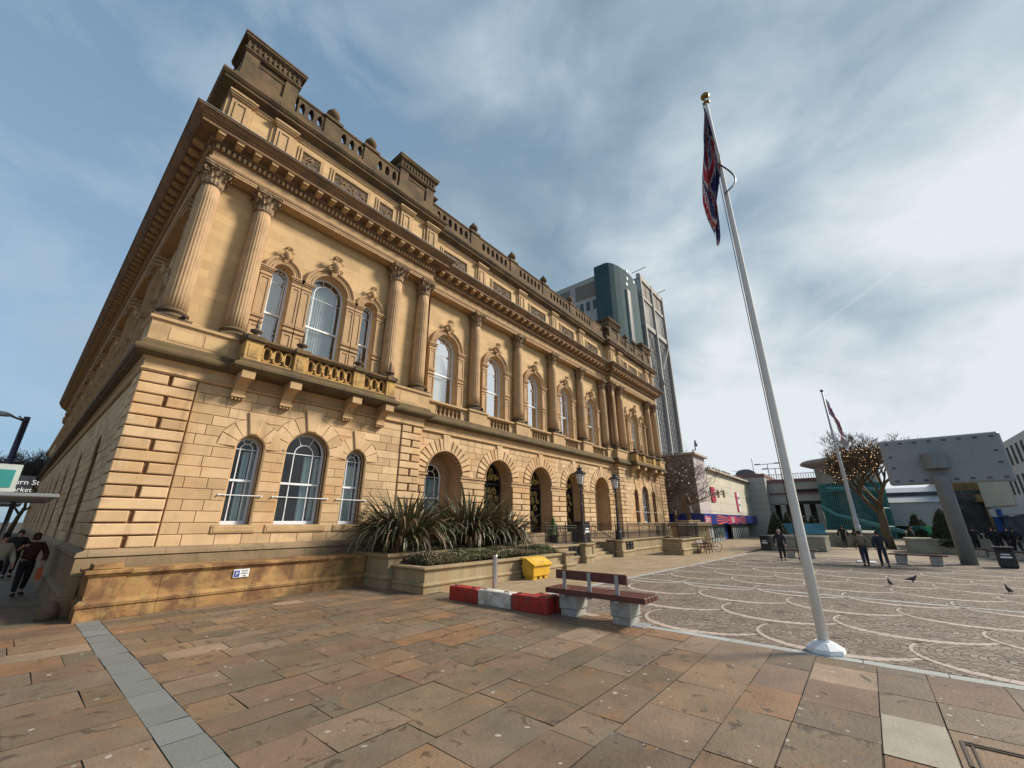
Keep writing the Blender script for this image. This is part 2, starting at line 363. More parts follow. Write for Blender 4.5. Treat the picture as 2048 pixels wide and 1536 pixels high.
# granite band towards the corner of the hall
m = MB(); y = -6.0
while y < 13.5:
    h = rnd.uniform(0.58, 0.66); flag(m, XB0, XB1, y, y + h, 0.006); y += h
struct('granite_band', m, M_gran)
# kerb line beside the setts, inner line
m = MB(); y = -9.0
while y < 4.0:
    h = 0.95; flag(m, KX, KX + 0.22, y, y + h, 0.008); y += h
struct('granite_kerb', m, M_kerb)
m = MB(); a_, b_ = onz(1835, 1445), onz(1845, 1530); m.poly([(b_[0], -0.19, 0.011), (a_[0], -0.19, 0.011), (a_[0], 0.33, 0.011), (b_[0], 0.33, 0.011)]); struct('pavement', m, mat('pale_slab', (0.30, 0.27, 0.215), 0.8, 0.12, 3, 0.3, 30))
m = MB(); c_ = onz(2003, 1502); 
for k_, e_ in ((0.0, 0.03), (0.06, 0.02)):
    m.box(c_[0] - 0.6 - 0, c_[0] + k_ * 0, c_[1] + 0.25 - k_, c_[1] + 0.25 - k_ + e_, 0.006, 0.014); m.box(c_[0] - k_ - e_, c_[0] - k_, c_[1] - 0.5, c_[1] + 0.25, 0.006, 0.014)
tag(struct('manhole_frame', m, mat('rusty_frame', (0.07, 0.05, 0.035), 0.8, 0.3, 10)), None, None)
m = MB(); y = -12.0
while y < 7.3:
    flag(m, 16.32, 16.52, y, y + 0.9, 0.008); y += 0.9
x = 9.4
while x < 34:       # line between flags and setts
    ya = 8.02 - (x - 9.3) * 0.056; yb = 8.02 - (x + 0.9 - 9.3) * 0.056
    m.poly([(x + 0.004, ya - 0.16, 0.005), (x + 0.896, yb - 0.16, 0.005), (x + 0.896, yb + 0.08, 0.005), (x + 0.004, ya + 0.08, 0.005)]); x += 0.9
struct('granite_line', m, M_kerb)
m = MB(); m.poly([(9.3, 7.95, 0.0012), (34, 6.56, 0.0012), (34, 7.4, 0.0012), (9.3, 8.7, 0.0012)]); struct('pavement', m, M_flag2)
m = MB(); m.poly([(9.36, -12, 0.0005), (33.4, -12, 0.0005), (33.4, 6.5, 0.0005), (9.36, 7.84, 0.0005)]); struct('sett_bed', m, mat('sett_mortar', (0.075, 0.055, 0.04), 0.95, 0.2, 3, 0.2, 50))
# ---- fish-scale setts ----
SX, SY, RR = 2.08, 2.33, 1.33
ms, mp = MB(), MB()
cents = {}
for i in range(-2, 12):
    for j in range(-9, 8):
        ax = 11.42 + SX * i; ay = 2.06 + SY * (j + (0.5 if i % 2 else 0)) 
        cents[(i, j)] = (ax + RR, ay)
def owner(x, y):
    best = None
    i0 = int(math.floor((x - 11.42 - RR) / SX)) + 3
    for i in range(i0, i0 - 6, -1):
        for j in range(int((y - 2.06) / SY) - 2, int((y - 2.06) / SY) + 3):
            c = cents.get((i, j))
            if c and (x - c[0]) ** 2 + (y - c[1]) ** 2 < RR * RR: return (i, j)
    return None
def insett(x, y): return 9.36 < x < 33.2 and y < 7.86 - (x - 9.3) * 0.056 and y > -10 and not (16.28 < x < 16.56)
for key, (cx, cy) in cents.items():
    # crescent: outer circle RR, inner circle shifted away from the apex
    n = 26
    for k in range(n):
        a0 = PI - 1.95 + 3.9 * k / n; a1 = PI - 1.95 + 3.9 * (k + 1) / n - 0.004
        am = (a0 + a1) / 2; w = 0.055 + 0.17 * max(0, math.cos(am - PI)) ** 2
        r0 = RR - w
        p = [(cx + r * math.cos(a), cy + r * math.sin(a), 0.0045) for r, a in ((RR, a0), (RR, a1), (r0, a1), (r0, a0))]
        qx, qy = cx + (RR - 0.03) * math.cos(am), cy + (RR - 0.03) * math.sin(am)
        if insett(qx, qy) and owner(qx, qy) == key and qy > -0.24 * qx - 3: mp.poly(p)
    ring = 0
    r = 0.10
    while r < RR + 0.9:
        nn = max(5, int(2 * PI * r / 0.105)); off = rnd.uniform(0, 1)
        for k in range(nn):
            a = 2 * PI * (k + off) / nn; rm = r + 0.05
            # setts follow circles centred on the scale, squeezed by the crescent at the apex
            qx, qy = cx + rm * math.cos(a), cy + rm * math.sin(a)
            if not insett(qx, qy) or qy < -0.24 * qx - 3: continue
            if owner(qx, qy) != key: continue
            dd = PI - abs((a % (2 * PI)) - PI); dm = abs((a % (2 * PI)) - PI)
            w = 0.055 + (0.17 * math.cos(dm) ** 2 if dm < PI / 2 else 0)
            if r > RR - w - 0.03: continue
            da = (2 * PI / nn) * 0.46; r0, r1 = r + 0.006, min(r + 0.094, RR - w - 0.006)
            z = 0.003 + rnd.uniform(-0.001, 0.004)
            ms.poly([(cx + q * math.cos(b), cy + q * math.sin(b), z) for q, b in ((r0, a - da), (r1, a - da), (r1, a + da), (r0, a + da))])
        r += 0.1
struct('sett_paving', ms, M_sett)
struct('sett_arcs', mp, M_pinkset)
# plain far paving
m = MB(); m.quad((33.4, -14.5, -0.001), (140, -14.5, -0.001), (140, 6.6, -0.001), (33.4, 6.6, -0.001)); m.quad((60.05, 6.6, -0.001), (140, 6.6, -0.001), (140, 60, -0.001), (60.05, 60, -0.001)); struct('far_pavement', m, M_far)
# ================= TOWN HALL =================
HX0, HX1, HY = 1.5, 42.1, 15.0
MX0, MX1, MY = 11.35, 31.7, 15.4
SIDE = 71.0
HALL = empty('town_hall', (21.5, 15.0, 0), 'ornate two storey sandstone town hall with fluted columns, round arched windows and roof balustrade', 'building')
def hall(name, mb, m, smooth=False, parent=None, label=None):
    if mb.marks and len(mb.marks) > 1:
        for q in mb.pieces(): o = hall(name, q, m, smooth, parent)
        return o
    if parent is None: o = link(name, mb, m, HALL, smooth, root=HALL)
    else: o = link(name, mb, m, parent, smooth)
    if label: o['label'] = label
    return o
OUT = [(HX0, SIDE), (HX0, HY), (MX0, HY), (MX0, MY), (MX1, MY), (MX1, HY), (HX1, HY), (HX1, 50)]
rnd = random.Random(3)
def F(y0):  # front transform: (u, d, z) with d going into the wall
    return lambda u, d, z: (u, y0 + d, z)
def SD(x0): # side transform
    return lambda u, d, z: (x0 + d, u, z)
def arcp(c, r, zs, n=16, a0=PI, a1=0.0):
    return [(c + r * math.cos(a0 + (a1 - a0) * k / n), zs + r * math.sin(a0 + (a1 - a0) * k / n)) for k in range(n + 1)]
def wallp(mb, T, u0, u1, z0, z1, d, ops, depth):
    ops = sorted(ops); u = u0
    for c, hw, zb, zs in ops:
        mb.quad(T(u, d, z0), T(c - hw, d, z0), T(c - hw, d, z1), T(u, d, z1))
        if zb > z0: mb.quad(T(c - hw, d, z0), T(c + hw, d, z0), T(c + hw, d, zb), T(c - hw, d, zb))
        ap = arcp(c, hw, zs)
        for (ua, za), (ub, zb_) in zip(ap[:-1], ap[1:]):
            mb.quad(T(ua, d, za), T(ub, d, zb_), T(ub, d, z1), T(ua, d, z1))
            mb.quad(T(ua, d, za), T(ub, d, zb_), T(ub, d + depth, zb_), T(ua, d + depth, za))
        for uu in (c - hw, c + hw): mb.quad(T(uu, d, zb), T(uu, d + depth, zb), T(uu, d + depth, zs), T(uu, d, zs))
        mb.quad(T(c - hw, d, zb), T(c + hw, d, zb), T(c + hw, d + depth, zb), T(c - hw, d + depth, zb))
        u = c + hw
    mb.quad(T(u, d, z0), T(u1, d, z0), T(u1, d, z1), T(u, d, z1))
def blockpoly(mb, T, pts, pr=0.03, g=0.006, ch=0.014, d=0.0):
    cu_ = sum(p[0] for p in pts) / len(pts); cz_ = sum(p[1] for p in pts) / len(pts)
    def ins(k):
        o = []
        for a, b in pts:
            du, dz = a - cu_, b - cz_
            o.append((a - math.copysign(min(k, abs(du)), du), b - math.copysign(min(k, abs(dz)), dz)))
        return o
    A, B = ins(g), ins(g + ch); n = len(pts)
    v = [T(a, d, b) for a, b in A] + [T(a, d - pr + ch * 0.6, b) for a, b in A] + [T(a, d - pr, b) for a, b in B]
    fs = [(i, (i + 1) % n, n + (i + 1) % n, n + i) for i in range(n)] + [(n + i, n + (i + 1) % n, 2 * n + (i + 1) % n, 2 * n + i) for i in range(n)] + [tuple(range(2 * n, 3 * n))]
    mb.add(v, fs)
def ring_blocks(mb, T, c, r0, r1, zs, n, pr, g=0.01, skip=(), d=0.0, rfun=None):
    for k in range(n):
        if k in skip: continue
        a0, a1 = PI - PI * k / n, PI - PI * (k + 1) / n
        ro = rfun(k) if rfun else r1
        pts = [(c + r0 * math.cos(a0), zs + r0 * math.sin(a0)), (c + ro * math.cos(a0), zs + ro * math.sin(a0)), (c + ro * math.cos(a1), zs + ro * math.sin(a1)), (c + r0 * math.cos(a1), zs + r0 * math.sin(a1))]
        # shrink along the arc for the joints
        sh = g / max(r0, 0.3)
        a0 -= sh; a1 += sh
        pts = [(c + r0 * math.cos(a0), zs + r0 * math.sin(a0)), (c + ro * math.cos(a0), zs + ro * math.sin(a0)), (c + ro * math.cos(a1), zs + ro * math.sin(a1)), (c + r0 * math.cos(a1), zs + r0 * math.sin(a1))]
        blockpoly(mb, T, pts, pr, 0.0, 0.016, d)
def courses(mb, T, u0, u1, z0, z1, nrow, obs, wl, wh, d=0.0, pr=0.03, g=0.007):
    """obs: (c, half width of jamb, z bottom, springing, outer ring radius)"""
    h = (z1 - z0) / nrow
    for k in range(nrow):
        za, zb = z0 + k * h, z0 + (k + 1) * h; act = []
        for c, hw, zo, zs, Ro in sorted(obs):
            top_ = zs + Ro
            if zb > zo + 0.01 and za < top_ - 0.01:
                def ext(z, hw=hw, zs=zs, Ro=Ro):
                    if z <= zs: return hw
                    q = Ro * Ro - (z - zs) ** 2
                    return math.sqrt(q) if q > 0 else 0.0
                act.append((c, ext))
        zz = [za + (zb - za) * j / 4 for j in range(5)]
        bounds = []; left = [(u0, z) for z in zz]
        for c, ext in act:
            bounds.append((left, [(c - ext(z), z) for z in zz])); left = [(c + ext(z), z) for z in zz]
        bounds.append((left, [(u1, z) for z in zz]))
        for L, Rr in bounds:
            if all(r[0] - l[0] < 0.03 for l, r in zip(L, Rr)): continue
            if any(r[0] < l[0] for l, r in zip(L, Rr)):
                L2, R2 = [], []
                for l, r in zip(L, Rr):
                    if r[0] < l[0]: mq = (l[0] + r[0]) / 2; L2.append((mq - 0.004, l[1])); R2.append((mq + 0.004, r[1]))
                    else: L2.append(l); R2.append(r)
                L, Rr = L2, R2
            lm = max(p[0] for p in L); rm = min(p[0] for p in Rr)
            js = []; u = lm + rnd.uniform(0.35, 1.0) * wh * (0.6 if k % 2 else 1)
            while u < rm - wl * 0.5: js.append(u); u += rnd.uniform(wl, wh)
            prev = [p for p in L] if max(p[0] for p in L) - min(p[0] for p in L) > 0.01 else [L[0], L[-1]]
            for j in js + [None]:
                nxt = ([p for p in Rr] if max(p[0] for p in Rr) - min(p[0] for p in Rr) > 0.01 else [Rr[0], Rr[-1]]) if j is None else [(j, za), (j, zb)]
                pts = prev + nxt[::-1]
                blockpoly(mb, T, pts, pr, g, 0.013, d); prev = nxt
def quoins(mb, T, u0, u1, z0, z1, nrow, pr=0.08, split=0.52, d=0.0):
    h = (z1 - z0) / nrow; w = u1 - u0
    for k in range(nrow):
        za, zb = z0 + k * h, z0 + (k + 1) * h
        if k % 2: blockpoly(mb, T, [(u0, za), (u0, zb), (u1, zb), (u1, za)], pr, 0.022, 0.022, d)
        else:
            m_ = u0 + w * split
            for a, b in ((u0, m_ - 0.03), (m_ + 0.03, u1)): blockpoly(mb, T, [(a, za), (a, zb), (b, zb), (b, za)], pr, 0.022, 0.022, d)
def keystone(mb, T, c, zb, zt, wb, wt, pr, d=0.0):
    blockpoly(mb, T, [(c - wb, zb), (c - wt, zt), (c + wt, zt), (c + wb, zb)], pr, 0.0, 0.03, d)

# ---- window joinery ----
def sash(T, c, hw, zb, zs, d, parent, style, mid, blind=None, curtains=None, name='window', glass=None):
    """white sash window with arched head, its glass, blind and the room behind"""
    f = MB(); fw = 0.055
    def path_bar(pts, w=0.014, dd=0.0, th=0.03):
        for (ua, za), (ub, zb_) in zip(pts[:-1], pts[1:]):
            L = math.hypot(ub - ua, zb_ - za) or 1; nx, nz = -(zb_ - za) / L * w, (ub - ua) / L * w
            q = [(ua + nx, za + nz), (ub + nx, zb_ + nz), (ub - nx, zb_ - nz), (ua - nx, za - nz)]
            n = len(q); v = [T(a, d + dd, b) for a, b in q] + [T(a, d + dd + th, b) for a, b in q]
            f.add(v, [(3, 2, 1, 0), (4, 5, 6, 7), (0, 1, 5, 4), (1, 2, 6, 5), (2, 3, 7, 6), (3, 0, 4, 7)])
    ap = arcp(c, hw - fw / 2, zs, 18)
    path_bar([(c - hw + fw / 2, zb), (c - hw + fw / 2, zs)], fw / 2 + 0.01, -0.03, 0.08); path_bar([(c + hw - fw / 2, zb), (c + hw - fw / 2, zs)], fw / 2 + 0.01, -0.03, 0.08)
    path_bar(ap, fw / 2 + 0.01, -0.03, 0.08)
    path_bar([(c - hw, zb + 0.05), (c + hw, zb + 0.05)], 0.06, -0.05, 0.1)
    path_bar([(c - hw, mid), (c + hw, mid)], 0.035, -0.045, 0.08)
    if style == 'ground':
        ri = hw * 0.46
        path_bar(arcp(c, ri, zs, 12), 0.014, -0.01); path_bar([(c - ri, zb), (c - ri, zs)], 0.014, -0.01); path_bar([(c + ri, zb), (c + ri, zs)], 0.014, -0.01)
        path_bar([(c - hw, zs - 0.01), (c + hw, zs - 0.01)], 0.013, -0.008)
        for a in (PI * 0.36, PI * 0.64):
            path_bar([(c + ri * math.cos(a), zs + ri * math.sin(a)), (c + hw * math.cos(a), zs + hw * math.sin(a))], 0.013, -0.008)
    elif style == 'upper':
        ri = hw * 0.66; rz = hw * 0.62
        ip = [(c + ri * math.cos(a), zs - 0.05 + rz * math.sin(a)) for a in [PI * k / 12 for k in range(13)]]
        path_bar(ip[::-1], 0.014, -0.01); path_bar([(c - ri, mid), (c - ri, zs - 0.05)], 0.014, -0.01); path_bar([(c + ri, mid), (c + ri, zs - 0.05)], 0.014, -0.01)
        path_bar([(c - ri, zb), (c - ri, mid)], 0.01, -0.01)
        path_bar([(c - hw, zs - 0.3), (c + hw, zs - 0.3)], 0.008, -0.008)
        for a in (PI * 0.2, PI * 0.4, PI * 0.6, PI * 0.8):
            path_bar([(c + ri * math.cos(a), zs - 0.05 + rz * math.sin(a)), (c + hw * math.cos(a), zs + hw * math.sin(a))], 0.008, -0.008)
    wo = hall(name, f, M_white, parent=None)
    p = MB(); ol = [(c - hw, zb)] + arcp(c, hw, zs, 18) + [(c + hw, zb)]
    p.poly([T(a, d + 0.02, b) for a, b in ol]); hall('pane', p, glass or M_glass, parent=wo)
    rm = MB(); dd = 0.9
    a_, b_, e_, g_ = c - hw - 0.25, c + hw + 0.25, zb - 0.3, zs + hw + 0.2
    rm.quad(T(a_, d + dd, e_), T(b_, d + dd, e_), T(b_, d + dd, g_), T(a_, d + dd, g_))
    rm.quad(T(a_, d + 0.06, e_), T(a_, d + dd, e_), T(a_, d + dd, g_), T(a_, d + 0.06, g_)); rm.quad(T(b_, d + 0.06, e_), T(b_, d + dd, e_), T(b_, d + dd, g_), T(b_, d + 0.06, g_))
    rm.quad(T(a_, d + 0.06, e_), T(b_, d + 0.06, e_), T(b_, d + dd, e_), T(a_, d + dd, e_)); rm.quad(T(a_, d + 0.06, g_), T(b_, d + 0.06, g_), T(b_, d + dd, g_), T(a_, d + dd, g_))
    hall('room_recess', rm, M_room, parent=wo)
    for (ua, ub, za, zt, mm, amp) in (curtains or []):
        cm = MB(); n = max(6, int((ub - ua) / 0.03)); row0, row1 = [], []
        for k in range(n + 1):
            u = ua + (ub - ua) * k / n; dv = d + 0.16 + amp * math.sin(k * 1.9 + ua * 7)
            row0.append(T(u, dv, za)); row1.append(T(u, dv, zt))
        cm.loft([row0, row1], closed=False); hall('curtain', cm, mm, parent=wo)
    return wo

# ---- outer walls ----
GZ0, GZ1, NR = 1.43, 6.19, 15
T0, TM = F(HY), F(MY)
cx = lambda u: HX1 - (u - HX0) * (HX1 - MX1) / (MX0 - HX0)      # mirror left pavilion to the right one
gw = [(4.56, 0.44, 2.0, 4.36), (6.42, 0.78, 2.0, 4.41), (8.30, 0.44, 2.0, 4.36)]
ARC = [13.2, 17.2, 21.2, 25.25, 29.3]; AR, AZ = 1.17, 4.25
wall = MB()
wallp(wall, T0, HX0, MX0, 0, GZ1, 0.0, gw, 0.34)
wallp(wall, T0, MX1, HX1, 0, GZ1, 0.0, [(cx(c), hw * 0.95, zb, zs) for c, hw, zb, zs in gw], 0.34)
wallp(wall, TM, MX0, MX1, 0, GZ1, 0.0, [(c, AR, 0.9, AZ) for c in ARC], 0.02)
SW = [20.6 + 5.9 * k for k in range(9)]
wallp(wall, SD(HX0), HY, SIDE, 0, GZ1, 0.0, [(u, 0.75, 1.9, 4.3) for u in SW], 0.5)
for xx in (MX0, MX1): wall.quad((xx, HY, 0), (xx, MY, 0), (xx, MY, 13.95), (xx, HY, 13.95))
wall.quad((HX1, HY, 0), (HX1, 50, 0), (HX1, 50, 17.5), (HX1, HY, 17.5))
hall('wall', wall, M_joint)
# ---- rusticated masonry ----
bk = MB(); bk.mark()
obsL = [(c, hw, zb - 0.245, zs, (hw + 0.52) if hw < 0.6 else hw + 0.55) for c, hw, zb, zs in gw]
rowh = (GZ1 - GZ0) / NR
courses(bk, T0, 2.78, 10.24, GZ0, GZ1, NR, obsL, 0.5, 1.05)
q = MB(); q.mark()
quoins(q, T0, HX0 - 0.10, 2.76, GZ0, GZ1, NR); q.mark(); quoins(q, T0, 10.26, MX0, GZ0, GZ1, NR)
q.mark(); quoins(q, SD(HX0), HY - 0.03, 16.2, GZ0, GZ1, NR)
obsR = [(cx(c), hw * 0.95, zb - 0.245, zs, (hw + 0.52) if hw < 0.6 else hw + 0.55) for c, hw, zb, zs in gw]
bk.mark(); courses(bk, T0, 32.9, 40.8, GZ0, GZ1, NR, obsR, 0.5, 1.05)
q.mark(); quoins(q, T0, MX1, 32.88, GZ0, GZ1, NR); q.mark(); quoins(q, T0, 40.82, HX1, GZ0, GZ1, NR)
for side_ in (0, 1):
  q.mark()
  for row in range(NR):   # returns of the pavilion quoins
    za = GZ0 + row * rowh
    if side_ == 0: q.box(MX0 - 0.02, MX0 + 0.06, HY + 0.01, MY, za + 0.022, za + rowh - 0.022)
    else: q.box(MX1 - 0.06, MX1 + 0.02, HY + 0.01, MY, za + 0.022, za + rowh - 0.022)
# voussoirs and keystones over the pavilion windows
vs = MB(); ky = MB()
for mirror in (False, True):
    for c, hw, zb, zs in gw:
        C = cx(c) if mirror else c; h_ = hw * 0.95 if mirror else hw
        Ro = hw + (0.52 if hw < 0.6 else 0.55); n = 7 if hw < 0.6 else 9
        vs.mark(); ky.mark()
        ring_blocks(vs, T0, C, h_ + 0.0, Ro, zs, n, 0.034 if hw < 0.6 else 0.038, 0.007, skip=(n // 2,))
        zt = 5.52 if hw < 0.6 else 5.98
        keystone(ky, T0, C, zs + h_ + 0.0, zt, 0.13 if hw < 0.6 else 0.17, 0.27 if hw < 0.6 else 0.33, 0.10)
# middle range
obsM = [(c, AR + 0.02, 0.9, AZ, AR + 0.58) for c in ARC]
bk.mark(); courses(bk, TM, MX0, MX1, AZ, GZ1, 6, obsM, 0.42, 0.6)
for k, c in enumerate(ARC):
    vs.mark(); ky.mark()
    ring_blocks(vs, TM, c, AR, AR + 0.58, AZ, 17, 0.085, 0.028, skip=(8,))
    keystone(ky, TM, c, AZ + AR, GZ1 + 0.0, 0.16, 0.24, 0.12)
edges = [MX0] + [e for c in ARC for e in (c - AR, c + AR)] + [MX1]
for a, b in zip(edges[::2], edges[1::2]):
    q.mark(); quoins(q, TM, a, b, GZ0, 3.98, 8, pr=0.085, split=0.5)
hall('rusticated_masonry', bk, M_block); hall('quoins', q, M_block); hall('voussoirs', vs, M_block)
hall('keystone', ky, M_block)
im = MB()
for a, b in zip(edges[::2], edges[1::2]):
    im.mark(); im.mold([(a, MY + 0.3), (a, MY), (b, MY), (b, MY + 0.3)] if a > MX0 else [(a, MY), (b, MY), (b, MY + 0.3)], [(0, 3.98), (0.05, 3.99), (0.05, 4.13), (0.11, 4.17), (0.11, 4.24), (0, 4.26)])
hall('impost_band', im, M_pink)
# side elevation masonry
sb = MB(); courses(sb, SD(HX0), 16.25, SIDE, GZ0, GZ1, NR, [(u, 0.75, 1.6, 4.3, 1.3) for u in SW], 0.8, 1.4)
for u in SW: ring_blocks(sb, SD(HX0), u, 0.75, 1.3, 4.3, 9, 0.05, 0.01)
hall('side_masonry', sb, M_block)
# plinth
pl = MB(); OP = OUT[:2] + OUT[2:]
pl.mold(OP, [(0.30, 0.0), (0.30, 0.46), (0.24, 0.50), (0.19, 0.52), (0.19, 1.22), (0.17, 1.25), (0.22, 1.27), (0.20, 1.35), (0.10, 1.40), (0.05, 1.44), (0.0, 1.44)]); hall('plinth', pl, M_plinth)
# recessed back walls of the middle arches
bw = MB(); TB = F(MY + 0.95)
for i, c in enumerate(ARC):
    vs_ = []; bw.mark()
    ap = [(c - AR, 0.9)] + arcp(c, AR, AZ) + [(c + AR, 0.9)]
    for (ua, za), (ub, zb_) in zip(ap[:-1], ap[1:]):
        bw.quad(TM(ua, 0.02, za), TM(ub, 0.02, zb_), TM(ub, 0.97 if i in (0, 4) else 1.0, zb_), TM(ua, 0.97 if i in (0, 4) else 1.0, za))
    if i in (0, 4): wallp(bw, TB, c - AR, c + AR, 0.9, 5.6, 0.0, [(c + 0.1, 0.66, 2.0, AZ - 0.02)], 0.25)
hall('arch_recess', bw, M_pink)
ar = MB()
for c in ARC:
    ar.mark()      # thin roll mould round each arch
    for r_, dd in ((AR - 0.01, -0.10), (AR - 0.05, 0.06)):
        pts = [TM(u, dd, z) for u, z in [(c - r_, 4.3)] + arcp(c, r_, AZ, 20) + [(c + r_, 4.3)]]
        ar.tube(pts, 0.035, 6)
for i in (0, 4): ar.tube([TB(u, -0.01, z) for u, z in [(ARC[i] + 0.1 - 0.70, 2.0)] + arcp(ARC[i] + 0.1, 0.70, AZ - 0.02, 18) + [(ARC[i] + 0.8, 2.0)]], 0.045, 6)
hall('roll_moulding', ar, M_pink)
# stepped mouldings and sills of the ground floor windows
mo = MB(); si = MB(); bars = MB()
for mirror in (False, True):
    for c, hw, zb, zs in gw:
        C = cx(c) if mirror else c; h_ = hw * 0.95 if mirror else hw
        mo.mark(); si.mark(); bars.mark()
        for k, (r_, dd, tr) in enumerate(((h_ - 0.00, 0.02, 0.045), (h_ - 0.06, 0.14, 0.03))):
            mo.tube([T0(u, dd, z) for u, z in [(C - r_, zb)] + arcp(C, r_, zs, 18) + [(C + r_, zb)]], tr, 6)
        e = 0.16 if hw < 0.6 else 0.22
        si.box(C - hw - e, C + hw + e, HY - 0.07, HY + 0.3, 1.755, 1.995, 0.012)
        si.box(C - hw - e + 0.05, C + hw + e - 0.05, HY - 0.085, HY, 1.79, 1.955, 0.012)
        if not mirror or hw > 0:
            a, b = C - hw - 0.16, C + hw + 0.14
            bars.tube([T0(a, -0.06, 2.87), T0(b, -0.06, 2.87)], 0.016, 6)
            for u in (a, b): bars.tube([T0(u, -0.10, 2.87), T0(u, 0.0, 2.87)], 0.028, 6)
hall('window_moulding', mo, M_trim); hall('sill', si, M_trim); hall('safety_bar', bars, M_white)
CU = 0.02
for k, (c, hw, zb, zs) in enumerate(gw):
    cur = [[(c - 0.02, c + 0.16, 2.05, 4.3, M_blue_curt, 0.02), (c + 0.22, c + 0.40, 2.05, 4.3, M_net, 0.02)], [(c + 0.12, c + 0.42, 2.05, 4.35, M_blue_curt, 0.03), (c + 0.48, c + 0.74, 2.05, 4.35, M_net, 0.03)], [(c - 0.42, c + 0.42, 2.05, 4.2, M_net, 0.02)]][k]
    sash(T0, c, hw - 0.06, zb, zs, 0.33, None, 'ground', 3.35, curtains=cur)
    if k == 1: sash(T0, cx(c), hw * 0.95 - 0.05, zb, zs, 0.33, None, 'ground', 3.35, curtains=[(cx(c) - 0.1, cx(c) + 0.6, 2.05, 4.3, M_net, 0.03)])
nf = MB()
for c in (gw[0], gw[2]):
    nf.mark(); C = cx(c[0]); nf.poly([T0(u, 0.33, z) for u, z in [(C - 0.42, 2.0)] + arcp(C, 0.42, 4.36, 14) + [(C + 0.42, 2.0)]])
hall('blind_niche', nf, M_trim)
for i in (0, 4):
    c = ARC[i] + 0.1
    sash(TB, c, 0.64, 2.0, AZ - 0.02, 0.2, None, 'ground', 3.2, curtains=[(c - 0.6, c - 0.05, 2.0, 4.15, M_net, 0.03), (c + 0.0, c + 0.6, 2.0, 4.15, M_blue_curt, 0.03)])
sf = MB()
for u in SW: sf.mark(); sf.poly([SD(HX0)(a, 0.5, b) for a, b in [(u - 0.75, 1.9)] + arcp(u, 0.75, 4.3, 14) + [(u + 0.75, 1.9)]])
hall('side_window', sf, M_room)
# ornate gates in the three middle arches
def spiral(c, z, r, turns, s, T, mb, rr=0.02, a0=0.0):
    pts = []
    for k in range(int(14 * turns) + 1):
        a = a0 + s * 2 * PI * k / 14; q_ = r * (1 - 0.75 * k / (14 * turns)); pts.append(T(c + q_ * math.cos(a), 0, z + q_ * math.sin(a)))
    mb.tube(pts, rr, 4)
def make_gate(c):
    TG = F(MY + 0.86); fr = MB()
    h = AR
    fr.box(c - h, c + h, MY + 0.84, MY + 0.92, 4.08, 4.20); fr.box(c - h, c + h, MY + 0.84, MY + 0.92, 0.9, 1.02)
    fr.box(c - 0.03, c + 0.03, MY + 0.83, MY + 0.93, 0.9, 4.1)
    for u in (c - h + 0.03, c + h - 0.03): fr.box(u - 0.03, u + 0.03, MY + 0.84, MY + 0.92, 0.9, 4.2)
    for k in range(9): u = c - h + (k + 0.5) * 2 * h / 9; fr.box(u - 0.012, u + 0.012, MY + 0.85, MY + 0.89, 1.0, 4.1)
    fr.box(c - h, c + h, MY + 0.87, MY + 0.88, 1.0, 1.75)
    pts = [TG(u, 0, z) for u, z in arcp(c, h - 0.04, 4.2, 18)]; fr.tube(pts, 0.035, 6)
    go = hall('gate', fr, M_iron)
    sc = MB()
    for sx_ in (-1, 1):
        for z, dx, r in ((4.5, 0.55, 0.22), (4.45, 0.2, 0.17), (4.85, 0.33, 0.20), (5.12, 0.13, 0.13), (3.75, 0.62, 0.22), (3.35, 0.3, 0.22), (3.75, 0.22, 0.15), (3.3, 0.85, 0.16), (2.9, 0.6, 0.2), (2.5, 0.3, 0.2), (2.1, 0.6, 0.2), (4.55, 0.9, 0.12)):
            spiral(c + sx_ * dx, z, r, 1.5, sx_, TG, sc, 0.021, a0=rnd.uniform(0, 6))
            spiral(c + sx_ * dx * 0.8 + 0.05, z + 0.14, r * 0.55, 1.2, -sx_, TG, sc, 0.018, a0=rnd.uniform(0, 6))
    hall('gilded_scrollwork', sc, M_gold, parent=go)
    rm = MB(); rm.box(c - h - 0.1, c + h + 0.1, MY + 2.6, MY + 2.7, 0.8, 5.7)
    for u in (c - h - 0.1, c + h + 0.1): rm.quad((u, MY + 1.0, 0.8), (u, MY + 2.6, 0.8), (u, MY + 2.6, 5.7), (u, MY + 1.0, 5.7))
    rm.quad((c - h - .1, MY + 1.0, 5.6), (c + h + .1, MY + 1.0, 5.6), (c + h + .1, MY + 2.6, 5.6), (c - h - .1, MY + 2.6, 5.6))
    hall('dark_lobby', rm, M_room, parent=go)
for i in (1, 2, 3): make_gate(ARC[i])
# ---- band, string course, pedestals ----
bd = MB(); bd.mold(OUT, [(0.0, 6.19), (0.10, 6.20), (0.14, 6.25), (0.10, 6.30), (0.08, 6.31), (0.08, 6.56), (0.14, 6.60), (0.14, 6.62)]); hall('frieze_band', bd, M_trim)
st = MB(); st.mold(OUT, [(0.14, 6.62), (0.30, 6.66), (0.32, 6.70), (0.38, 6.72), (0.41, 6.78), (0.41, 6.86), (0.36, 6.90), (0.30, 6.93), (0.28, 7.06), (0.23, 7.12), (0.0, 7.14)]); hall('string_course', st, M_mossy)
def pedestal(mb, path): mb.mold(path, [(0.2, 7.12), (0.2, 7.70), (0.22, 7.74), (0.27, 7.77), (0.27, 7.86), (0.0, 7.90)])
pd = MB(); pd.mark()
pedestal(pd, [(HX0, 16.2), (HX0, HY), (MX0, HY), (MX0, MY)]); pd.mark(); pedestal(pd, [(MX1, MY), (MX1, HY), (HX1, HY), (HX1, 20)])
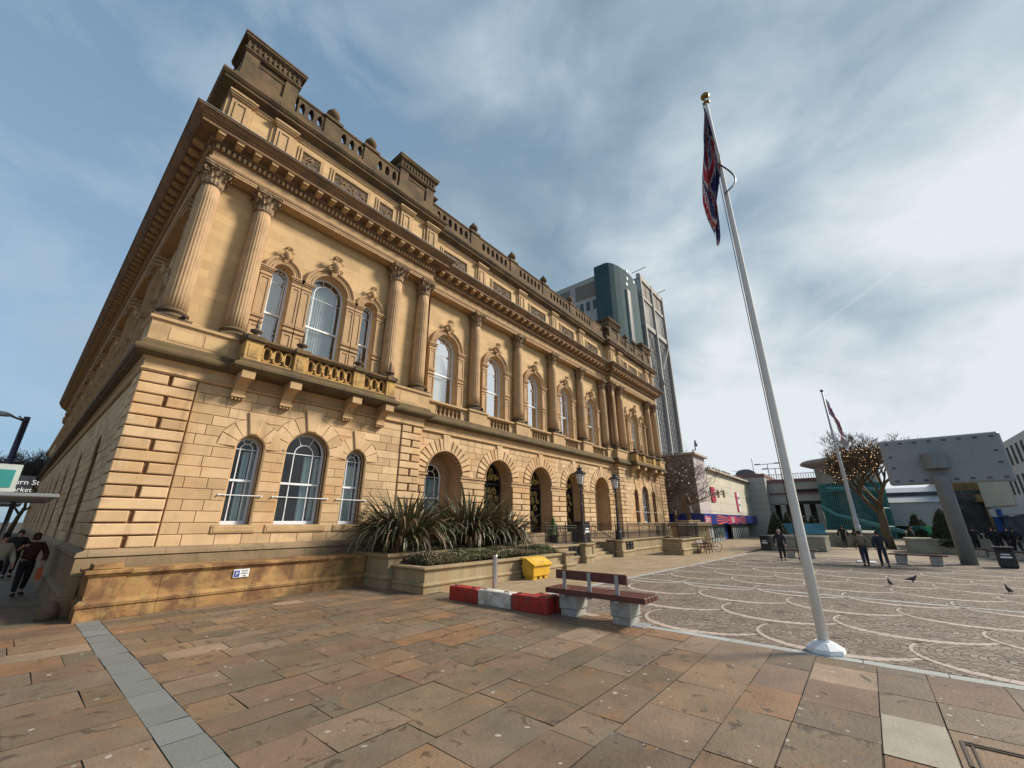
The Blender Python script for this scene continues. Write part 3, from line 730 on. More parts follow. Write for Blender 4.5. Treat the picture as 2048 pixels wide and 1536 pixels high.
pd.mold([(HX0 + 0.25, SIDE), (HX0 + 0.25, 16.2)], [(0.2, 7.12), (0.2, 7.70), (0.27, 7.77), (0.27, 7.86), (-0.2, 7.90)])
BAY = [13.3, 17.3, 21.3, 25.3, 29.3]
pcol = [15.3, 19.3, 23.3, 27.3]
for x in pcol: pd.mark(); pedestal(pd, [(x - 0.48, MY + 0.3), (x - 0.48, MY), (x + 0.48, MY), (x + 0.48, MY + 0.3)])
pd.mark(); pedestal(pd, [(30.75, MY + 0.3), (30.75, MY), (MX1 - 0.1, MY)])
eds = [MX0] + [e for x in pcol for e in (x - 0.48, x + 0.48)] + [30.75]
for (a, b), c in zip(zip(eds[::2], eds[1::2]), BAY):
    pd.mark()
    for u0, u1 in ((a, c - 0.86), (c + 0.86, b)): pd.box(u0, u1, MY, MY + 0.5, 7.0, 7.72)
    pd.mold([(a, MY), (b, MY)], [(0.0, 7.66), (0.06, 7.70), (0.12, 7.74), (0.12, 7.83), (-0.5, 7.88)])
    pd.box(c - 0.86, c + 0.86, MY + 0.42, MY + 0.5, 7.0, 7.88)
hall('pedestal_course', pd, M_trim)
# dark sunk panels on pedestal dies
sp = MB()
for a, b in ((1.75, 2.55), (2.62, 3.3), (9.9, 10.9)): sp.mark(); sp.box(a, b, HY - 0.215, HY - 0.19, 7.2, 7.62, 0.01)
hall('pedestal_panel', sp, M_wall)
# floor slabs behind
def baluster_prof(h, r):
    return [(r * 1.15, 0), (r * 1.15, 0.06 * h), (r * 0.75, 0.08 * h), (r * 0.95, 0.22 * h), (r * 0.5, 0.42 * h), (r * 0.42, 0.5 * h), (r * 0.55, 0.6 * h), (r * 0.95, 0.82 * h), (r * 0.7, 0.92 * h), (r * 1.15, 0.94 * h), (r * 1.15, h)]
bl = MB()
for c in BAY:
    bl.mark()
    for k in range(6): bl.lathe(baluster_prof(0.62, 0.105), (c - 0.70 + 0.28 * k, MY + 0.16, 7.06), 8)
hall('window_balusters', bl, M_pink)
# ---- upper storey walls ----
UY, UM = HY + 0.5, MY + 0.5
TU, TUM = F(UY), F(UM)
uw = [(4.54, 0.36, 7.0, 11.2), (6.42, 0.75, 7.0, 11.2), (8.29, 0.36, 7.0, 11.2)]
up = MB()
wallp(up, TU, HX0 + 0.45, MX0 + 0.0, 7.1, 14.0, 0.0, uw, 0.30)
wallp(up, TU, MX1 - 0.0, HX1 - 0.45, 7.1, 14.0, 0.0, [(cx(c), hw * 0.95, zb, zs) for c, hw, zb, zs in uw], 0.30)
wallp(up, TUM, MX0, MX1, 7.1, 14.0, 0.0, [(c, 0.80, 7.9, 11.1) for c in BAY], 0.30)
up.quad((MX0, UY, 7.1), (MX0, UM, 7.1), (MX0, UM, 14), (MX0, UY, 14)); up.quad((MX1, UY, 7.1), (MX1, UM, 7.1), (MX1, UM, 14), (MX1, UY, 14))
wallp(up, SD(HX0 + 0.45), UY, SIDE, 7.1, 14.0, 0.0, [(u + 0.4, 0.65, 7.9, 11.2) for u in SW], 0.3)
up.quad((HX1 - 0.45, UY, 7.1), (HX1 - 0.45, 50, 7.1), (HX1 - 0.45, 50, 14), (HX1 - 0.45, UY, 14))
hall('upper_wall', up, M_wall)
# ---- columns ----
def col_shaft():
    m = MB(); rows_ = []
    H0, H1 = 0.42, 5.30; nf = 22; per = 4
    for k in range(9):
        tt = k / 8; z = H0 + (H1 - H0) * tt; r = 0.335 - 0.055 * tt ** 1.6
        row = []
        for j in range(nf * per):
            ph = j % per; rr_ = r * (1.0 if ph == 0 else (0.955 if ph != 2 else 0.925))
            a = 2 * PI * j / (nf * per); row.append((rr_ * math.cos(a), rr_ * math.sin(a), z))
        rows_.append(row)
    m.loft(rows_, True, True); return m
def col_base():
    m = MB(); m.box(-0.46, 0.46, -0.46, 0.46, 0, 0.09)
    m.lathe([(0.44, 0.09), (0.47, 0.13), (0.44, 0.19), (0.38, 0.21), (0.36, 0.26), (0.39, 0.29), (0.42, 0.33), (0.39, 0.38), (0.345, 0.40), (0.34, 0.43)], n=24); return m
def col_cap():
    m = MB(); Z0 = 5.28
    m.lathe([(0.30, 0), (0.325, 0.03), (0.30, 0.06), (0.275, 0.08), (0.28, 0.40), (0.33, 0.56), (0.40, 0.66)], (0, 0, Z0), 20)
    def leaf(a, z, h, r, w, curl):
        ca, sa = math.cos(a), math.sin(a); rows_ = []
        prof = [(0, 0, 1.0), (0.35, 0.02, 1.15), (0.7, 0.05, 1.0), (0.93, 0.13, 0.8), (1.0, 0.22, 0.55), (0.92, 0.28, 0.35), (0.82, 0.26, 0.15)]
        for q, (tz, out, ww) in enumerate(prof):
            row = []
            for s_ in (-1, -0.45, 0, 0.45, 1):
                rr_ = r + out * curl + 0.03 * (1 - abs(s_)) - (0.02 if abs(s_) == 0.45 else 0); ww_ = w * ww * s_
                row.append((rr_ * ca - ww_ * sa, rr_ * sa + ww_ * ca, Z0 + z + h * tz))
            rows_.append(row)
        m.loft(rows_, False)
    for k in range(8): leaf(2 * PI * k / 8, 0.07, 0.27, 0.28, 0.10, 0.55)
    for k in range(8): leaf(2 * PI * (k + 0.5) / 8, 0.12, 0.42, 0.28, 0.10, 0.75)
    for k in range(4):
        a = PI / 4 + k * PI / 2; ca, sa = math.cos(a), math.sin(a); pts = []
        for q in range(12):
            b = q * 0.62; rr_ = 0.105 * (1 - q / 14)
            pts.append((0.47 + rr_ * math.cos(b + 2.5), rr_ * math.sin(b + 2.5)))
        m.tube([(0.28 * ca, 0.28 * sa, Z0 + 0.34), (0.40 * ca, 0.40 * sa, Z0 + 0.56)] + [(p * ca, p * sa, Z0 + 0.52 + z) for p, z in pts], 0.035, 5)
        b_ = k * PI / 2; m.lathe([(0.0, -0.06), (0.06, -0.03), (0.07, 0.02), (0.0, 0.07)], (0.40 * math.cos(b_), 0.40 * math.sin(b_), Z0 + 0.65), 6)
    pts = []
    for k in range(4):
        a = PI / 4 + k * PI / 2
        pts += [(0.60 * math.cos(a - 0.06), 0.60 * math.sin(a - 0.06)), (0.60 * math.cos(a + 0.06), 0.60 * math.sin(a + 0.06))]
        for q in (0.3, 0.5, 0.7):
            b = a + q * PI / 2; rr_ = 0.60 - 0.19 * math.sin(q * PI); pts.append((rr_ * math.cos(b), rr_ * math.sin(b)))
    rr2 = []
    for sc_, z in ((0.93, 0.66), (0.97, 0.70), (0.97, 0.735), (1.03, 0.74), (1.03, 0.79)): rr2.append([(x * sc_, y * sc_, Z0 + z) for x, y in pts])
    m.loft(rr2, True, True); return m
M_cap = mat('carved_capital', (0.37, 0.255, 0.15), 0.9, 0.25, 9, 0.4, 60, stain=[(SOOT, 4.0, 0.42, 0.60, 0.75)])
c_sh, c_ba, c_ca = col_shaft(), col_base(), col_cap()
colpos = [(1.74, HY + 0.22), (3.40, HY + 0.22), (9.38, HY + 0.22), (11.05, HY + 0.22)] + [(x, MY + 0.22) for x in pcol] + [(31.05, MY + 0.22)] + [(x, HY + 0.22) for x in (32.0, 33.72, 40.1, 41.85)]
base_col = None
for x, y in colpos:
    if base_col is None:
        base_col = link('column', c_sh, M_pink, HALL, True, root=HALL); base_col.location = (x, y, 7.86)
        link('column_base', c_ba, M_weath, base_col); link('capital', c_ca, M_cap, base_col)
        proto = base_col
        kids = [k for k in bpy.data.objects if k.parent == base_col]
    else:
        c = proto.copy(); COL.objects.link(c); c.location = (x, y, 7.86)
        for k in kids: q2 = k.copy(); COL.objects.link(q2); q2.parent = c
# ---- window surrounds upstairs ----
ws = MB(); crt = MB()
def pil(T, u0, u1, z0, zc, pr, d):
    """small panelled pilaster with cap"""
    def bx(a, b, e, f_, p): ws.prism([T(a, d, e), T(b, d, e), T(b, d, f_), T(a, d, f_)], tuple(np.array(T(0, -p, 0)) - np.array(T(0, 0, 0))))
    zm = z0 + (zc - z0) * 0.46
    bx(u0, u1, z0, zc - 0.02, pr)
    w = u1 - u0
    for za, zb in ((z0 + 0.1, zm - 0.1), (zm + 0.25, zc - 0.4)):
        e = 0.075; # raised border
        for (a, b, e0, e1) in ((u0 + 0.005, u0 + e, za, zb), (u1 - e, u1 - 0.005, za, zb), (u0 + e, u1 - e, zb - e, zb), (u0 + e, u1 - e, za, za + e)): bx(a, b, e0, e1, pr + 0.03)
    bx(u0 - 0.03, u1 + 0.03, zm - 0.02, zm + 0.03, pr + 0.055); bx(u0 - 0.03, u1 + 0.03, zm + 0.17, zm + 0.22, pr + 0.055)
    bx(u0 - 0.02, u1 + 0.02, zc - 0.36, zc - 0.31, pr + 0.05)
    for a_, b_, p_ in ((0.02, 0.18, 0.04), (0.05, 0.12, 0.08), (0.08, 0.06, 0.11)): bx(u0 - a_, u1 + a_, zc - b_, zc - b_ + 0.055, pr + p_)
def archivolt(T, c, r, zs, d, w=0.33):
    for rr_, dd, tr in ((r + 0.05, -0.13, 0.05), (r + 0.16, -0.11, 0.055), (r + w - 0.06, -0.15, 0.065)):
        ws.tube([T(u, d + dd, z) for u, z in arcp(c, rr_, zs, 20)], tr, 6)
    ring = arcp(c, r, zs, 20); ro = arcp(c, r + w, zs, 20)
    for k in range(20):
        ws.quad(T(ring[k][0], d - 0.12, ring[k][1]), T(ring[k + 1][0], d - 0.12, ring[k + 1][1]), T(ro[k + 1][0], d - 0.12, ro[k + 1][1]), T(ro[k][0], d - 0.12, ro[k][1]))
        for p_ in (ring, ro): ws.quad(T(p_[k][0], d, p_[k][1]), T(p_[k + 1][0], d, p_[k + 1][1]), T(p_[k + 1][0], d - 0.12, p_[k + 1][1]), T(p_[k][0], d - 0.12, p_[k][1]))
def cartouche(T, c, z, s, d):
    """carved keystone: scrolled shield with a shell on top"""
    def P(u, dd, v): return T(c + u * s, d - dd * s, z + v * s)
    n = 14
    rows_ = [[P(0.17 * k * math.cos(2 * PI * j / n), 0.34 + 0.12 * (1 - k * k), 0.05 + 0.23 * k * math.sin(2 * PI * j / n)) for j in range(n)] for k in (0.2, 0.6, 0.85, 1.0)]
    rows_.append([P(0.21 * math.cos(2 * PI * j / n), 0.0, 0.05 + 0.27 * math.sin(2 * PI * j / n)) for j in range(n)]); crt.loft(rows_, True, True)
    for sx_ in (-1, 1):
        for (cu_, cv_, r, a0, dr) in ((0.20, 0.24, 0.10, 0.0, 1), (0.22, -0.12, 0.09, 2.0, -1), (0.14, 0.40, 0.07, 1.0, 1)):
            pts = [P(sx_ * (cu_ + r * (1 - k / 14) * math.cos(a0 + dr * k * 0.55)), 0.32, cv_ + r * (1 - k / 14) * math.sin(a0 + dr * k * 0.55)) for k in range(11)]
            crt.tube(pts, 0.035 * s, 5)
    for k in range(5):
        a = PI * (0.15 + 0.7 * k / 4); crt.tube([P(0.03 * math.cos(a), 0.34, 0.30), P(0.16 * math.cos(a), 0.42, 0.34 + 0.14 * math.sin(a)), P(0.19 * math.cos(a), 0.36, 0.36 + 0.17 * math.sin(a))], [0.03 * s, 0.045 * s, 0.03 * s], 5)
    crt.add([P(-0.15, 0.12, -0.15), P(0.15, 0.12, -0.15), P(0.08, 0.14, -0.38), P(-0.08, 0.14, -0.38), P(-0.15, 0.30, -0.15), P(0.15, 0.30, -0.15), P(0.08, 0.24, -0.38), P(-0.08, 0.24, -0.38)], [(4, 5, 6, 7), (0, 4, 7, 3), (1, 2, 6, 5), (3, 7, 6, 2)])
for mirror in (False, True):
    g_ = (lambda u: cx(u)) if mirror else (lambda u: u)
    ws.mark()
    for a, b in ((3.78, 4.17), (4.90, 5.26), (5.29, 5.66), (7.18, 7.55), (7.58, 7.93), (8.65, 9.04)):
        p0, p1 = sorted((g_(a), g_(b))); pil(TU, p0, p1, 7.0, 11.2, 0.16, 0.0)
    for c, hw, zb, zs in uw:
        ws.mark(); crt.mark(); archivolt(TU, g_(c), hw, 11.2, 0.0, 0.34)
        cartouche(TU, g_(c), 11.2 + hw + 0.40, 0.75 if hw < 0.5 else 1.05, 0.0)
for c in BAY:
    ws.mark(); crt.mark(); pil(TUM, c - 1.24, c - 0.82, 7.88, 11.1, 0.16, 0.0); pil(TUM, c + 0.82, c + 1.24, 7.88, 11.1, 0.16, 0.0)
    archivolt(TUM, c, 0.80, 11.1, 0.0, 0.36); cartouche(TUM, c, 11.1 + 0.80 + 0.42, 0.9, 0.0)
TS = SD(HX0 + 0.45)
for u in SW:
    u += 0.4; ws.mark(); crt.mark()
    pil(TS, u - 1.05, u - 0.67, 7.88, 11.2, 0.14, 0.0); pil(TS, u + 0.67, u + 1.05, 7.88, 11.2, 0.14, 0.0); archivolt(TS, u, 0.65, 11.2, 0.0, 0.34)
    cartouche(TS, u, 12.3, 0.8, 0.0)
    for zz_ in (8.9, 10.3): ws.tube([TS(u - 1.1, -0.22, zz_), TS(u + 1.1, -0.22, zz_)], 0.015, 4)
# giant pilasters and rusticated strip of the side front
for k in range(10):
    u = 17.6 + 5.95 * k; ws.mark()
    for du in (-0.55, 0.55) if k else (0.0,):
        pil(TS, u + du - 0.3, u + du + 0.3, 7.88, 13.95, 0.30, 0.0)
        for zz_ in (13.25, 13.45, 13.65): ws.box(HX0 + 0.45 - 0.48 - (zz_ - 13.2) * 0.2, HX0 + 0.45, u + du - 0.38, u + du + 0.38, zz_, zz_ + 0.15)
for k in range(14): ws.box(HX0 + 0.06, HX0 + 0.45, 16.1, 16.9, 8.0 + k * 0.42, 8.0 + k * 0.42 + 0.33, 0.03)
hall('window_surround', ws, M_pink); hall('cartouche', crt, M_trim)
# sashes upstairs
for mirror in (False, True):
    for k, (c, hw, zb, zs) in enumerate(uw):
        C = cx(c) if mirror else c; h_ = hw * 0.95 if mirror else hw
        sash(TU, C, h_ - 0.01, 7.9, zs, 0.26, None, 'upper', 9.55, glass=M_glass2, curtains=[(C - h_, C + h_ * (0.55 if k != 1 else 0.8), 7.7, 11.2 + hw * (0.6), M_net, 0.03)])
for k, c in enumerate(BAY):
    cur = [[(c - 0.75, c + 0.45, 7.9, 11.3, M_blind, 0.0)], [(c - 0.75, c + 0.3, 7.9, 10.8, M_blind, 0.02), (c + 0.42, c + 0.6, 7.9, 11.2, M_net, 0.03)], [(c - 0.75, c + 0.4, 7.9, 11.2, M_blind, 0.02)], [(c - 0.75, c + 0.4, 7.9, 11.3, M_blind, 0.0)], [(c - 0.75, c + 0.4, 7.9, 11.0, M_net, 0.02)]][k]
    sash(TUM, c, 0.78, 7.9, 11.1, 0.26, None, 'upper', 9.6, glass=M_glass2, curtains=cur)
su_ = MB()
for u in SW: su_.mark(); su_.poly([TS(a, 0.28, b) for a, b in [(u + 0.4 - 0.65, 7.9)] + arcp(u + 0.4, 0.65, 11.2, 14) + [(u + 1.05, 7.9)]])
hall('side_upper_window', su_, M_net)
# spotlights on the column bases
sl = MB()
for x, y in colpos[:9]:
    sl.mark()
    sl.tube([(x + 0.22, y - 0.52, 7.97), (x + 0.22, y - 0.44, 8.06)], 0.055, 8)
hall('spotlight', sl, M_iron)
# ---- entablature ----
en = MB(); en.mold(OUT, [(-0.45, 13.93), (0.02, 13.93), (0.02, 14.0), (0.04, 14.01), (0.04, 14.09), (0.07, 14.10), (0.10, 14.17), (0.10, 14.20), (0.03, 14.21)])
hall('architrave', en, M_pink)
en = MB(); en.mold(OUT, [(0.03, 14.20), (0.03, 14.52)]); hall('frieze', en, M_trim)
co = MB(); co.mold(OUT, [(0.03, 14.52), (0.08, 14.56), (0.10, 14.58), (0.10, 14.76), (0.18, 14.78), (0.22, 14.84), (0.24, 14.86), (0.24, 15.0), (0.60, 15.01), (0.60, 15.13), (0.64, 15.15), (0.66, 15.19), (0.70, 15.22), (0.80, 15.34), (0.85, 15.39), (0.85, 15.46)])
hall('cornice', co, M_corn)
sfm = MB(); sfm.mold(OUT, [(0.245, 14.90), (0.25, 14.995), (0.575, 14.997), (0.575, 14.99)]); hall('soffit', sfm, mat('shaded_soffit_stone', (0.20, 0.125, 0.07), 0.95, 0.2, 2, 0.2, 50))  # separate soffit strip; shade under the cornice is put into its dark colour
lead = MB(); lead.mold(OUT, [(0.86, 15.455), (0.875, 15.455), (0.875, 15.475), (0.86, 15.485), (0.0, 15.58)]); M_lead = mat('lead_flashing', (0.22, 0.24, 0.27), 0.6, 0.2, 3); hall('lead_flashing', lead, M_lead)
dn = MB(); md = MB()
def along(a, b, step, fn, start=0.0):
    d = Vector((b[0] - a[0], b[1] - a[1])); L = d.length; d.normalize(); n = Vector((d.y, -d.x)); k = start
    while k < L - 0.02: fn(Vector(a) + d * k, d, n); k += step
def obox(mb, p, d, n, w, o0, o1, z0, z1):
    v = []
    for z in (z0, z1):
        for o in (o0, o1):
            for s_ in (-w / 2, w / 2): q2 = p + d * s_ + n * o; v.append((q2.x, q2.y, z))
    mb.add(v, [(0, 2, 3, 1), (4, 5, 7, 6), (0, 1, 5, 4), (2, 6, 7, 3), (0, 4, 6, 2), (1, 3, 7, 5)])
def dent(p, d, n): obox(dn, p, d, n, 0.10, 0.09, 0.175, 14.60, 14.755)
def modil(p, d, n):
    md.mark(); obox(md, p, d, n, 0.22, 0.23, 0.555, 14.90, 15.005); obox(md, p, d, n, 0.19, 0.23, 0.46, 14.84, 14.90); obox(md, p, d, n, 0.25, 0.23, 0.575, 14.975, 15.008)
OO = OUT
for a, b in zip(OO[:-1], OO[1:]):
    along(a, b, 0.168, dent, 0.04)
    L = math.hypot(b[0] - a[0], b[1] - a[1])
    if L > 1: n_ = round((L - 0.0) / 0.59); along(a, b, L / n_, modil, 0.0)
hall('dentils', dn, M_trim)['kind'] = 'stuff'
M_mod = mat('modillion_stone', (0.46, 0.30, 0.15), 0.9, 0.15, 3, 0.2, 60); 
mks = md.marks; md.marks = []
near = sorted(range(len(mks)), key=lambda i: (md.v[mks[i][0]][0] - 4) ** 2 + (md.v[mks[i][0]][1] - 10) ** 2)
rest = MB()
for r_i, i in enumerate(near):
    v0, f0 = mks[i]; v1, f1 = mks[i + 1] if i + 1 < len(mks) else (len(md.v), len(md.f)); q = MB(); q.v = md.v[v0:v1]; q.f = [tuple(k - v0 for k in f) for f in md.f[f0:f1]]; q.m = [0] * len(q.f)
    if r_i < 100: hall('modillion', q, M_mod)
    else: rest.add(q.v, q.f)
hall('modillions', rest, M_mod)['kind'] = 'stuff'
# ---- attic ----
AT = [(HX0, SIDE), (HX0, HY), (MX0 - 0.1, HY), (MX0 - 0.1, MY), (MX1, MY), (MX1, HY), (HX1, HY), (HX1, 50)]
aw = MB(); aw.mold(AT, [(0.02, 15.5), (0.02, 17.45)]); hall('attic_wall', aw, M_wall)
ab = MB(); ab.mold(AT, [(0.02, 17.18), (0.06, 17.20), (0.06, 17.26), (0.10, 17.30), (0.10, 17.40)]); hall('attic_band', ab, M_trim)
ac = MB(); ac.mold(AT, [(0.04, 17.40), (0.12, 17.45), (0.14, 17.50), (0.40, 17.58), (0.40, 17.68), (0.45, 17.70), (0.52, 17.80), (0.52, 17.88), (0.1, 17.92)]); hall('attic_cornice', ac, M_weath)
ap_ = MB(); apc = MB()
def attic_pil(x, y0):
    ap_.mark(); apc.mark()
    ap_.box(x - 0.32, x + 0.32, y0 - 0.16, y0, 15.5, 17.12); ap_.box(x - 0.20, x - 0.14, y0 - 0.20, y0 - 0.16, 15.85, 16.95); ap_.box(x + 0.14, x + 0.20, y0 - 0.20, y0 - 0.16, 15.85, 16.95); ap_.box(x - 0.14, x + 0.14, y0 - 0.20, y0 - 0.16, 16.89, 16.95)
    ap_.box(x - 0.46, x - 0.30, y0 - 0.07, y0, 15.5, 17.12); ap_.box(x + 0.30, x + 0.46, y0 - 0.07, y0, 15.5, 17.12)
    for o, z in ((0.04, 17.10), (0.09, 17.17), (0.13, 17.24)): apc.box(x - 0.34 - o, x + 0.34 + o, y0 - 0.18 - o, y0 + 0.0, z, z + 0.075)
    apc.box(x - 0.34, x + 0.34, y0 - 0.22, y0, 17.31, 17.44)
for x in (1.84, 3.40, 9.33, 10.98): attic_pil(x, HY - 0.02)
for x in (32.05, 33.75, 40.1, 41.75): attic_pil(x, HY - 0.02)
for x in pcol: attic_pil(x, MY - 0.02)
hall('attic_pilaster', ap_, M_trim); hall('attic_pilaster_cap', apc, M_trim)
pn = MB(); pf = MB()
def panel(c, y0, hw, z0=15.75, z1=16.98):
    pn.mark(); pf.mark()
    for (e, pr_) in ((0.0, 0.05), (0.10, 0.09)):
        a, b, c0, c1 = c - hw + e, c + hw - e, z0 + e, z1 - e; w = 0.07
        for bx_ in ((a, a + w, c0, c1), (b - w, b, c0, c1), (a + w, b - w, c1 - w, c1), (a + w, b - w, c0, c0 + w)): pn.box(bx_[0], bx_[1], y0 - pr_, y0, bx_[2], bx_[3])
    ii = hw - 0.22
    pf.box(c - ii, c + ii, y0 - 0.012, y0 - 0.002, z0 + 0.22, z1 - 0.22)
    # foliage relief
    r_ = random.Random(int(c * 100))
    for k in range(int(26 * hw)):
        u = c + r_.uniform(-ii, ii) * 0.93; v = (z0 + z1) / 2 + r_.uniform(-1, 1) * ((z1 - z0) / 2 - 0.27); q_ = r_.uniform(0.04, 0.085); a0 = r_.uniform(0, 6.28); s_ = r_.choice((-1, 1))
        pn.tube([(u + q_ * (1 - j / 9) * math.cos(a0 + s_ * j * 0.8), y0 - 0.05, v + q_ * (1 - j / 9) * math.sin(a0 + s_ * j * 0.8)) for j in range(7)], 0.02, 4)
for g_ in ((lambda u: u), cx):
    for c, hw in ((4.55, 0.55), (6.38, 0.98), (8.20, 0.55)): panel(g_(c), HY - 0.02, hw)
for c in (13.15, 17.3, 21.3, 25.3, 29.3): panel(c, MY - 0.02, 1.08)
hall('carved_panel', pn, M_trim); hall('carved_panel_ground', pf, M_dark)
# ---- parapet ----
BO = [(HX0, 60), (HX0, HY), (MX0 - 0.1, HY), (MX0 - 0.1, MY), (MX1, MY), (MX1, HY), (HX1, HY), (HX1, 40)]
pp = MB(); pp.mark(); pp.mold(BO, [(0.14, 17.88), (0.14, 18.40), (0.08, 18.48), (0.02, 18.50), (0.02, 18.56), (-0.5, 18.56)]); 
pp.mold(BO[1:7], [(-0.34, 19.36), (-0.02, 19.36), (0.02, 19.40), (0.06, 19.46), (0.06, 19.52), (-0.38, 19.54)], cap=True)
def pier(x, y0, w=0.36): 
    pp.mark()
    pp.box(x - w, x + w, y0 - 0.06, y0 + 0.42, 18.5, 19.37); pp.box(x - w - 0.05, x + w + 0.05, y0 - 0.12, y0 + 0.5, 19.42, 19.56)
def pierced(x0, x1, n, y0, z0=18.56, z1=19.36, th=0.30):
    """stone panel pierced by openings with a pinched outline"""
    pp.mark(); w = (x1 - x0) / n; hw = w * 0.29; zm = (z0 + z1) / 2
    prof = [(-0.36, 0.45), (-0.33, 0.75), (-0.26, 0.92), (-0.12, 1.0), (0.06, 1.0), (0.18, 0.92), (0.24, 0.70), (0.28, 0.52), (0.33, 0.50), (0.36, 0.40)]
    H = z1 - z0
    for k in range(n):
        c = x0 + (k + 0.5) * w
        L = [(c - hw * q2, zm + H * z) for z, q2 in prof]; R_ = [(c + hw * q2, zm + H * z) for z, q2 in prof]
        for y in (y0, y0 + th):
            e0, e1 = c - w / 2, c + w / 2
            pts = [(e0, z0)] + [(e0, z) for _, z in L] + [(e0, z1)]
            for i in range(len(L) - 1):
                pp.quad((e0, y, L[i][1]), (L[i][0], y, L[i][1]), (L[i + 1][0], y, L[i + 1][1]), (e0, y, L[i + 1][1]))
                pp.quad((R_[i][0], y, R_[i][1]), (e1, y, R_[i][1]), (e1, y, R_[i + 1][1]), (R_[i + 1][0], y, R_[i + 1][1]))
            pp.quad((e0, y, z0), (e1, y, z0), (e1, y, L[0][1]), (e0, y, L[0][1])); pp.quad((e0, y, L[-1][1]), (e1, y, L[-1][1]), (e1, y, z1), (e0, y, z1))
        loop = L + R_[::-1]
        for i in range(len(loop)):
            a, b = loop[i], loop[(i + 1) % len(loop)]; pp.quad((a[0], y0, a[1]), (b[0], y0, b[1]), (b[0], y0 + th, b[1]), (a[0], y0 + th, a[1]))
ur = MB(); urn_at = []
def balustrade():
    y0 = HY - 0.02
    for g_, s_ in (((lambda u: u), 1), (cx, -1)):
        for a, b in ((3.62, 4.76), (5.50, 6.72), (7.42, 8.66)):
            p0, p1 = sorted((g_(a), g_(b))); pierced(p0, p1, 3, y0)
        for x in (5.13, 7.07): pier(g_(x), y0); urn_at.append((g_(x), y0 + 0.16))
        for a, b in ((1.50, 3.50), (8.74, 10.95)):
            p0, p1 = sorted((g_(a), g_(b))); block(p0, p1, y0)
    y1 = MY - 0.02
    px_ = [11.0] + [14.7, 18.55, 22.4, 26.25] + [31.6]
    for k, (a, b) in enumerate(zip(px_[:-1], px_[1:])):
        a2 = a + (0.45 if k == 0 else 0.42); b2 = b - 0.42
        if k == 4: b2 = a2 + 3.0; pp.box(b2, 31.75, y1, y1 + 0.3, 18.5, 19.37)
        m0 = (a2 + b2) / 2; hw_ = min(1.32, (b2 - a2) / 2)
        pierced(m0 - hw_, m0 + hw_, 6, y1)
        for e0, e1 in ((a2 - 0.5, m0 - hw_), (m0 + hw_, b2 + 0.5)):
            if e1 - e0 > 0.02: pp.box(e0, e1, y1 + 0.001, y1 + 0.30, 18.5, 19.37)
    for x in px_[1:5]: pier(x, y1); urn_at.append((x, y1 + 0.16))
    pp.mark(); pp.box(HX0 + 0.05, HX0 + 0.35, 16.6, 60, 18.5, 19.5)
def block(a, b, y0):
    """attic block with a fluted cornice"""
    pp.mark(); yb = y0 + 1.5
    pp.box(a + 0.02, b - 0.02, y0 + 0.01, yb, 18.5, 19.8); w = 0.5
    for u0, u1 in ((a, a + w), (b - w, b)): pp.box(u0, u1, y0 - 0.07, yb - 0.3, 18.45, 19.78)
    for o, z, h in ((0.02, 18.40, 0.28), (0.04, 19.72, 0.07), (0.08, 19.78, 0.07), (0.03, 19.84, 0.40), (0.07, 20.22, 0.06), (0.12, 20.28, 0.07), (0.17, 20.34, 0.12), (0.20, 20.45, 0.07)):
        pp.box(a - o, b + o, y0 - 0.07 - o, yb + o * 0.3, z, z + h)
    u = a - 0.02
    while u < b:
        pp.box(u, u + 0.06, y0 - 0.07 - 0.10, y0 - 0.08, 19.88, 20.16); u += 0.19
    for u0, u1 in ((a - 0.12, a + 0.55), (b - 0.55, b + 0.12)): pp.box(u0, u1, y0 - 0.16, yb * 0 + y0 + 0.4, 20.49, 20.66)
balustrade()
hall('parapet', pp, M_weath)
up_ = [(0.20, 0), (0.20, 0.06), (0.10, 0.09), (0.07, 0.15), (0.12, 0.18), (0.25, 0.27), (0.30, 0.40), (0.28, 0.50), (0.22, 0.54), (0.24, 0.57), (0.20, 0.62), (0.10, 0.68), (0.07, 0.72), (0.09, 0.76), (0.05, 0.82), (0.02, 0.92)]
um = MB(); um.lathe(up_, n=14)
first = None
for x, y in urn_at:
    if first is None: first = link('urn', um, M_weath, HALL, True, root=HALL); first.location = (x, y, 19.55)
    else: c = first.copy(); COL.objects.link(c); c.location = (x, y, 19.55)
# vegetation tufts growing on the main cornice ledge
tf = MB(); r_ = random.Random(5)
for x, y in [(x, HY - 0.35) for x in (1.9, 3.45, 9.4, 11.05, 32.2, 33.5)] + [(x, MY - 0.35) for x in pcol]:
    tf.mark()
    for k in range(90):
        a = r_.uniform(0, 6.28); l = r_.uniform(0.1, 0.34); px, py = x + r_.uniform(-0.4, 0.4), y + r_.uniform(-0.12, 0.2)
        q2 = (px + l * 0.5 * math.cos(a), py + l * 0.4 * math.sin(a), 15.56 + l); tf.poly([(px - 0.02, py, 15.53), (px + 0.02, py, 15.53), q2])
hall('ledge_weeds', tf, mat('ledge_weed', (0.11, 0.10, 0.03), 0.9, 0.3, 10))
rf = MB(); rf.quad((HX0 + 0.5, HY + 0.5, 18.2), (HX1 - 0.3, HY + 0.5, 18.2), (HX1 - 0.3, 55, 18.2), (HX0 + 0.5, 60, 18.2)); rf.quad((HX0 + .5, SIDE, 15.5), (HX0 + .5, SIDE, 0), (25, SIDE, 0), (25, SIDE, 15.5)); hall('roof', rf, M_slate)
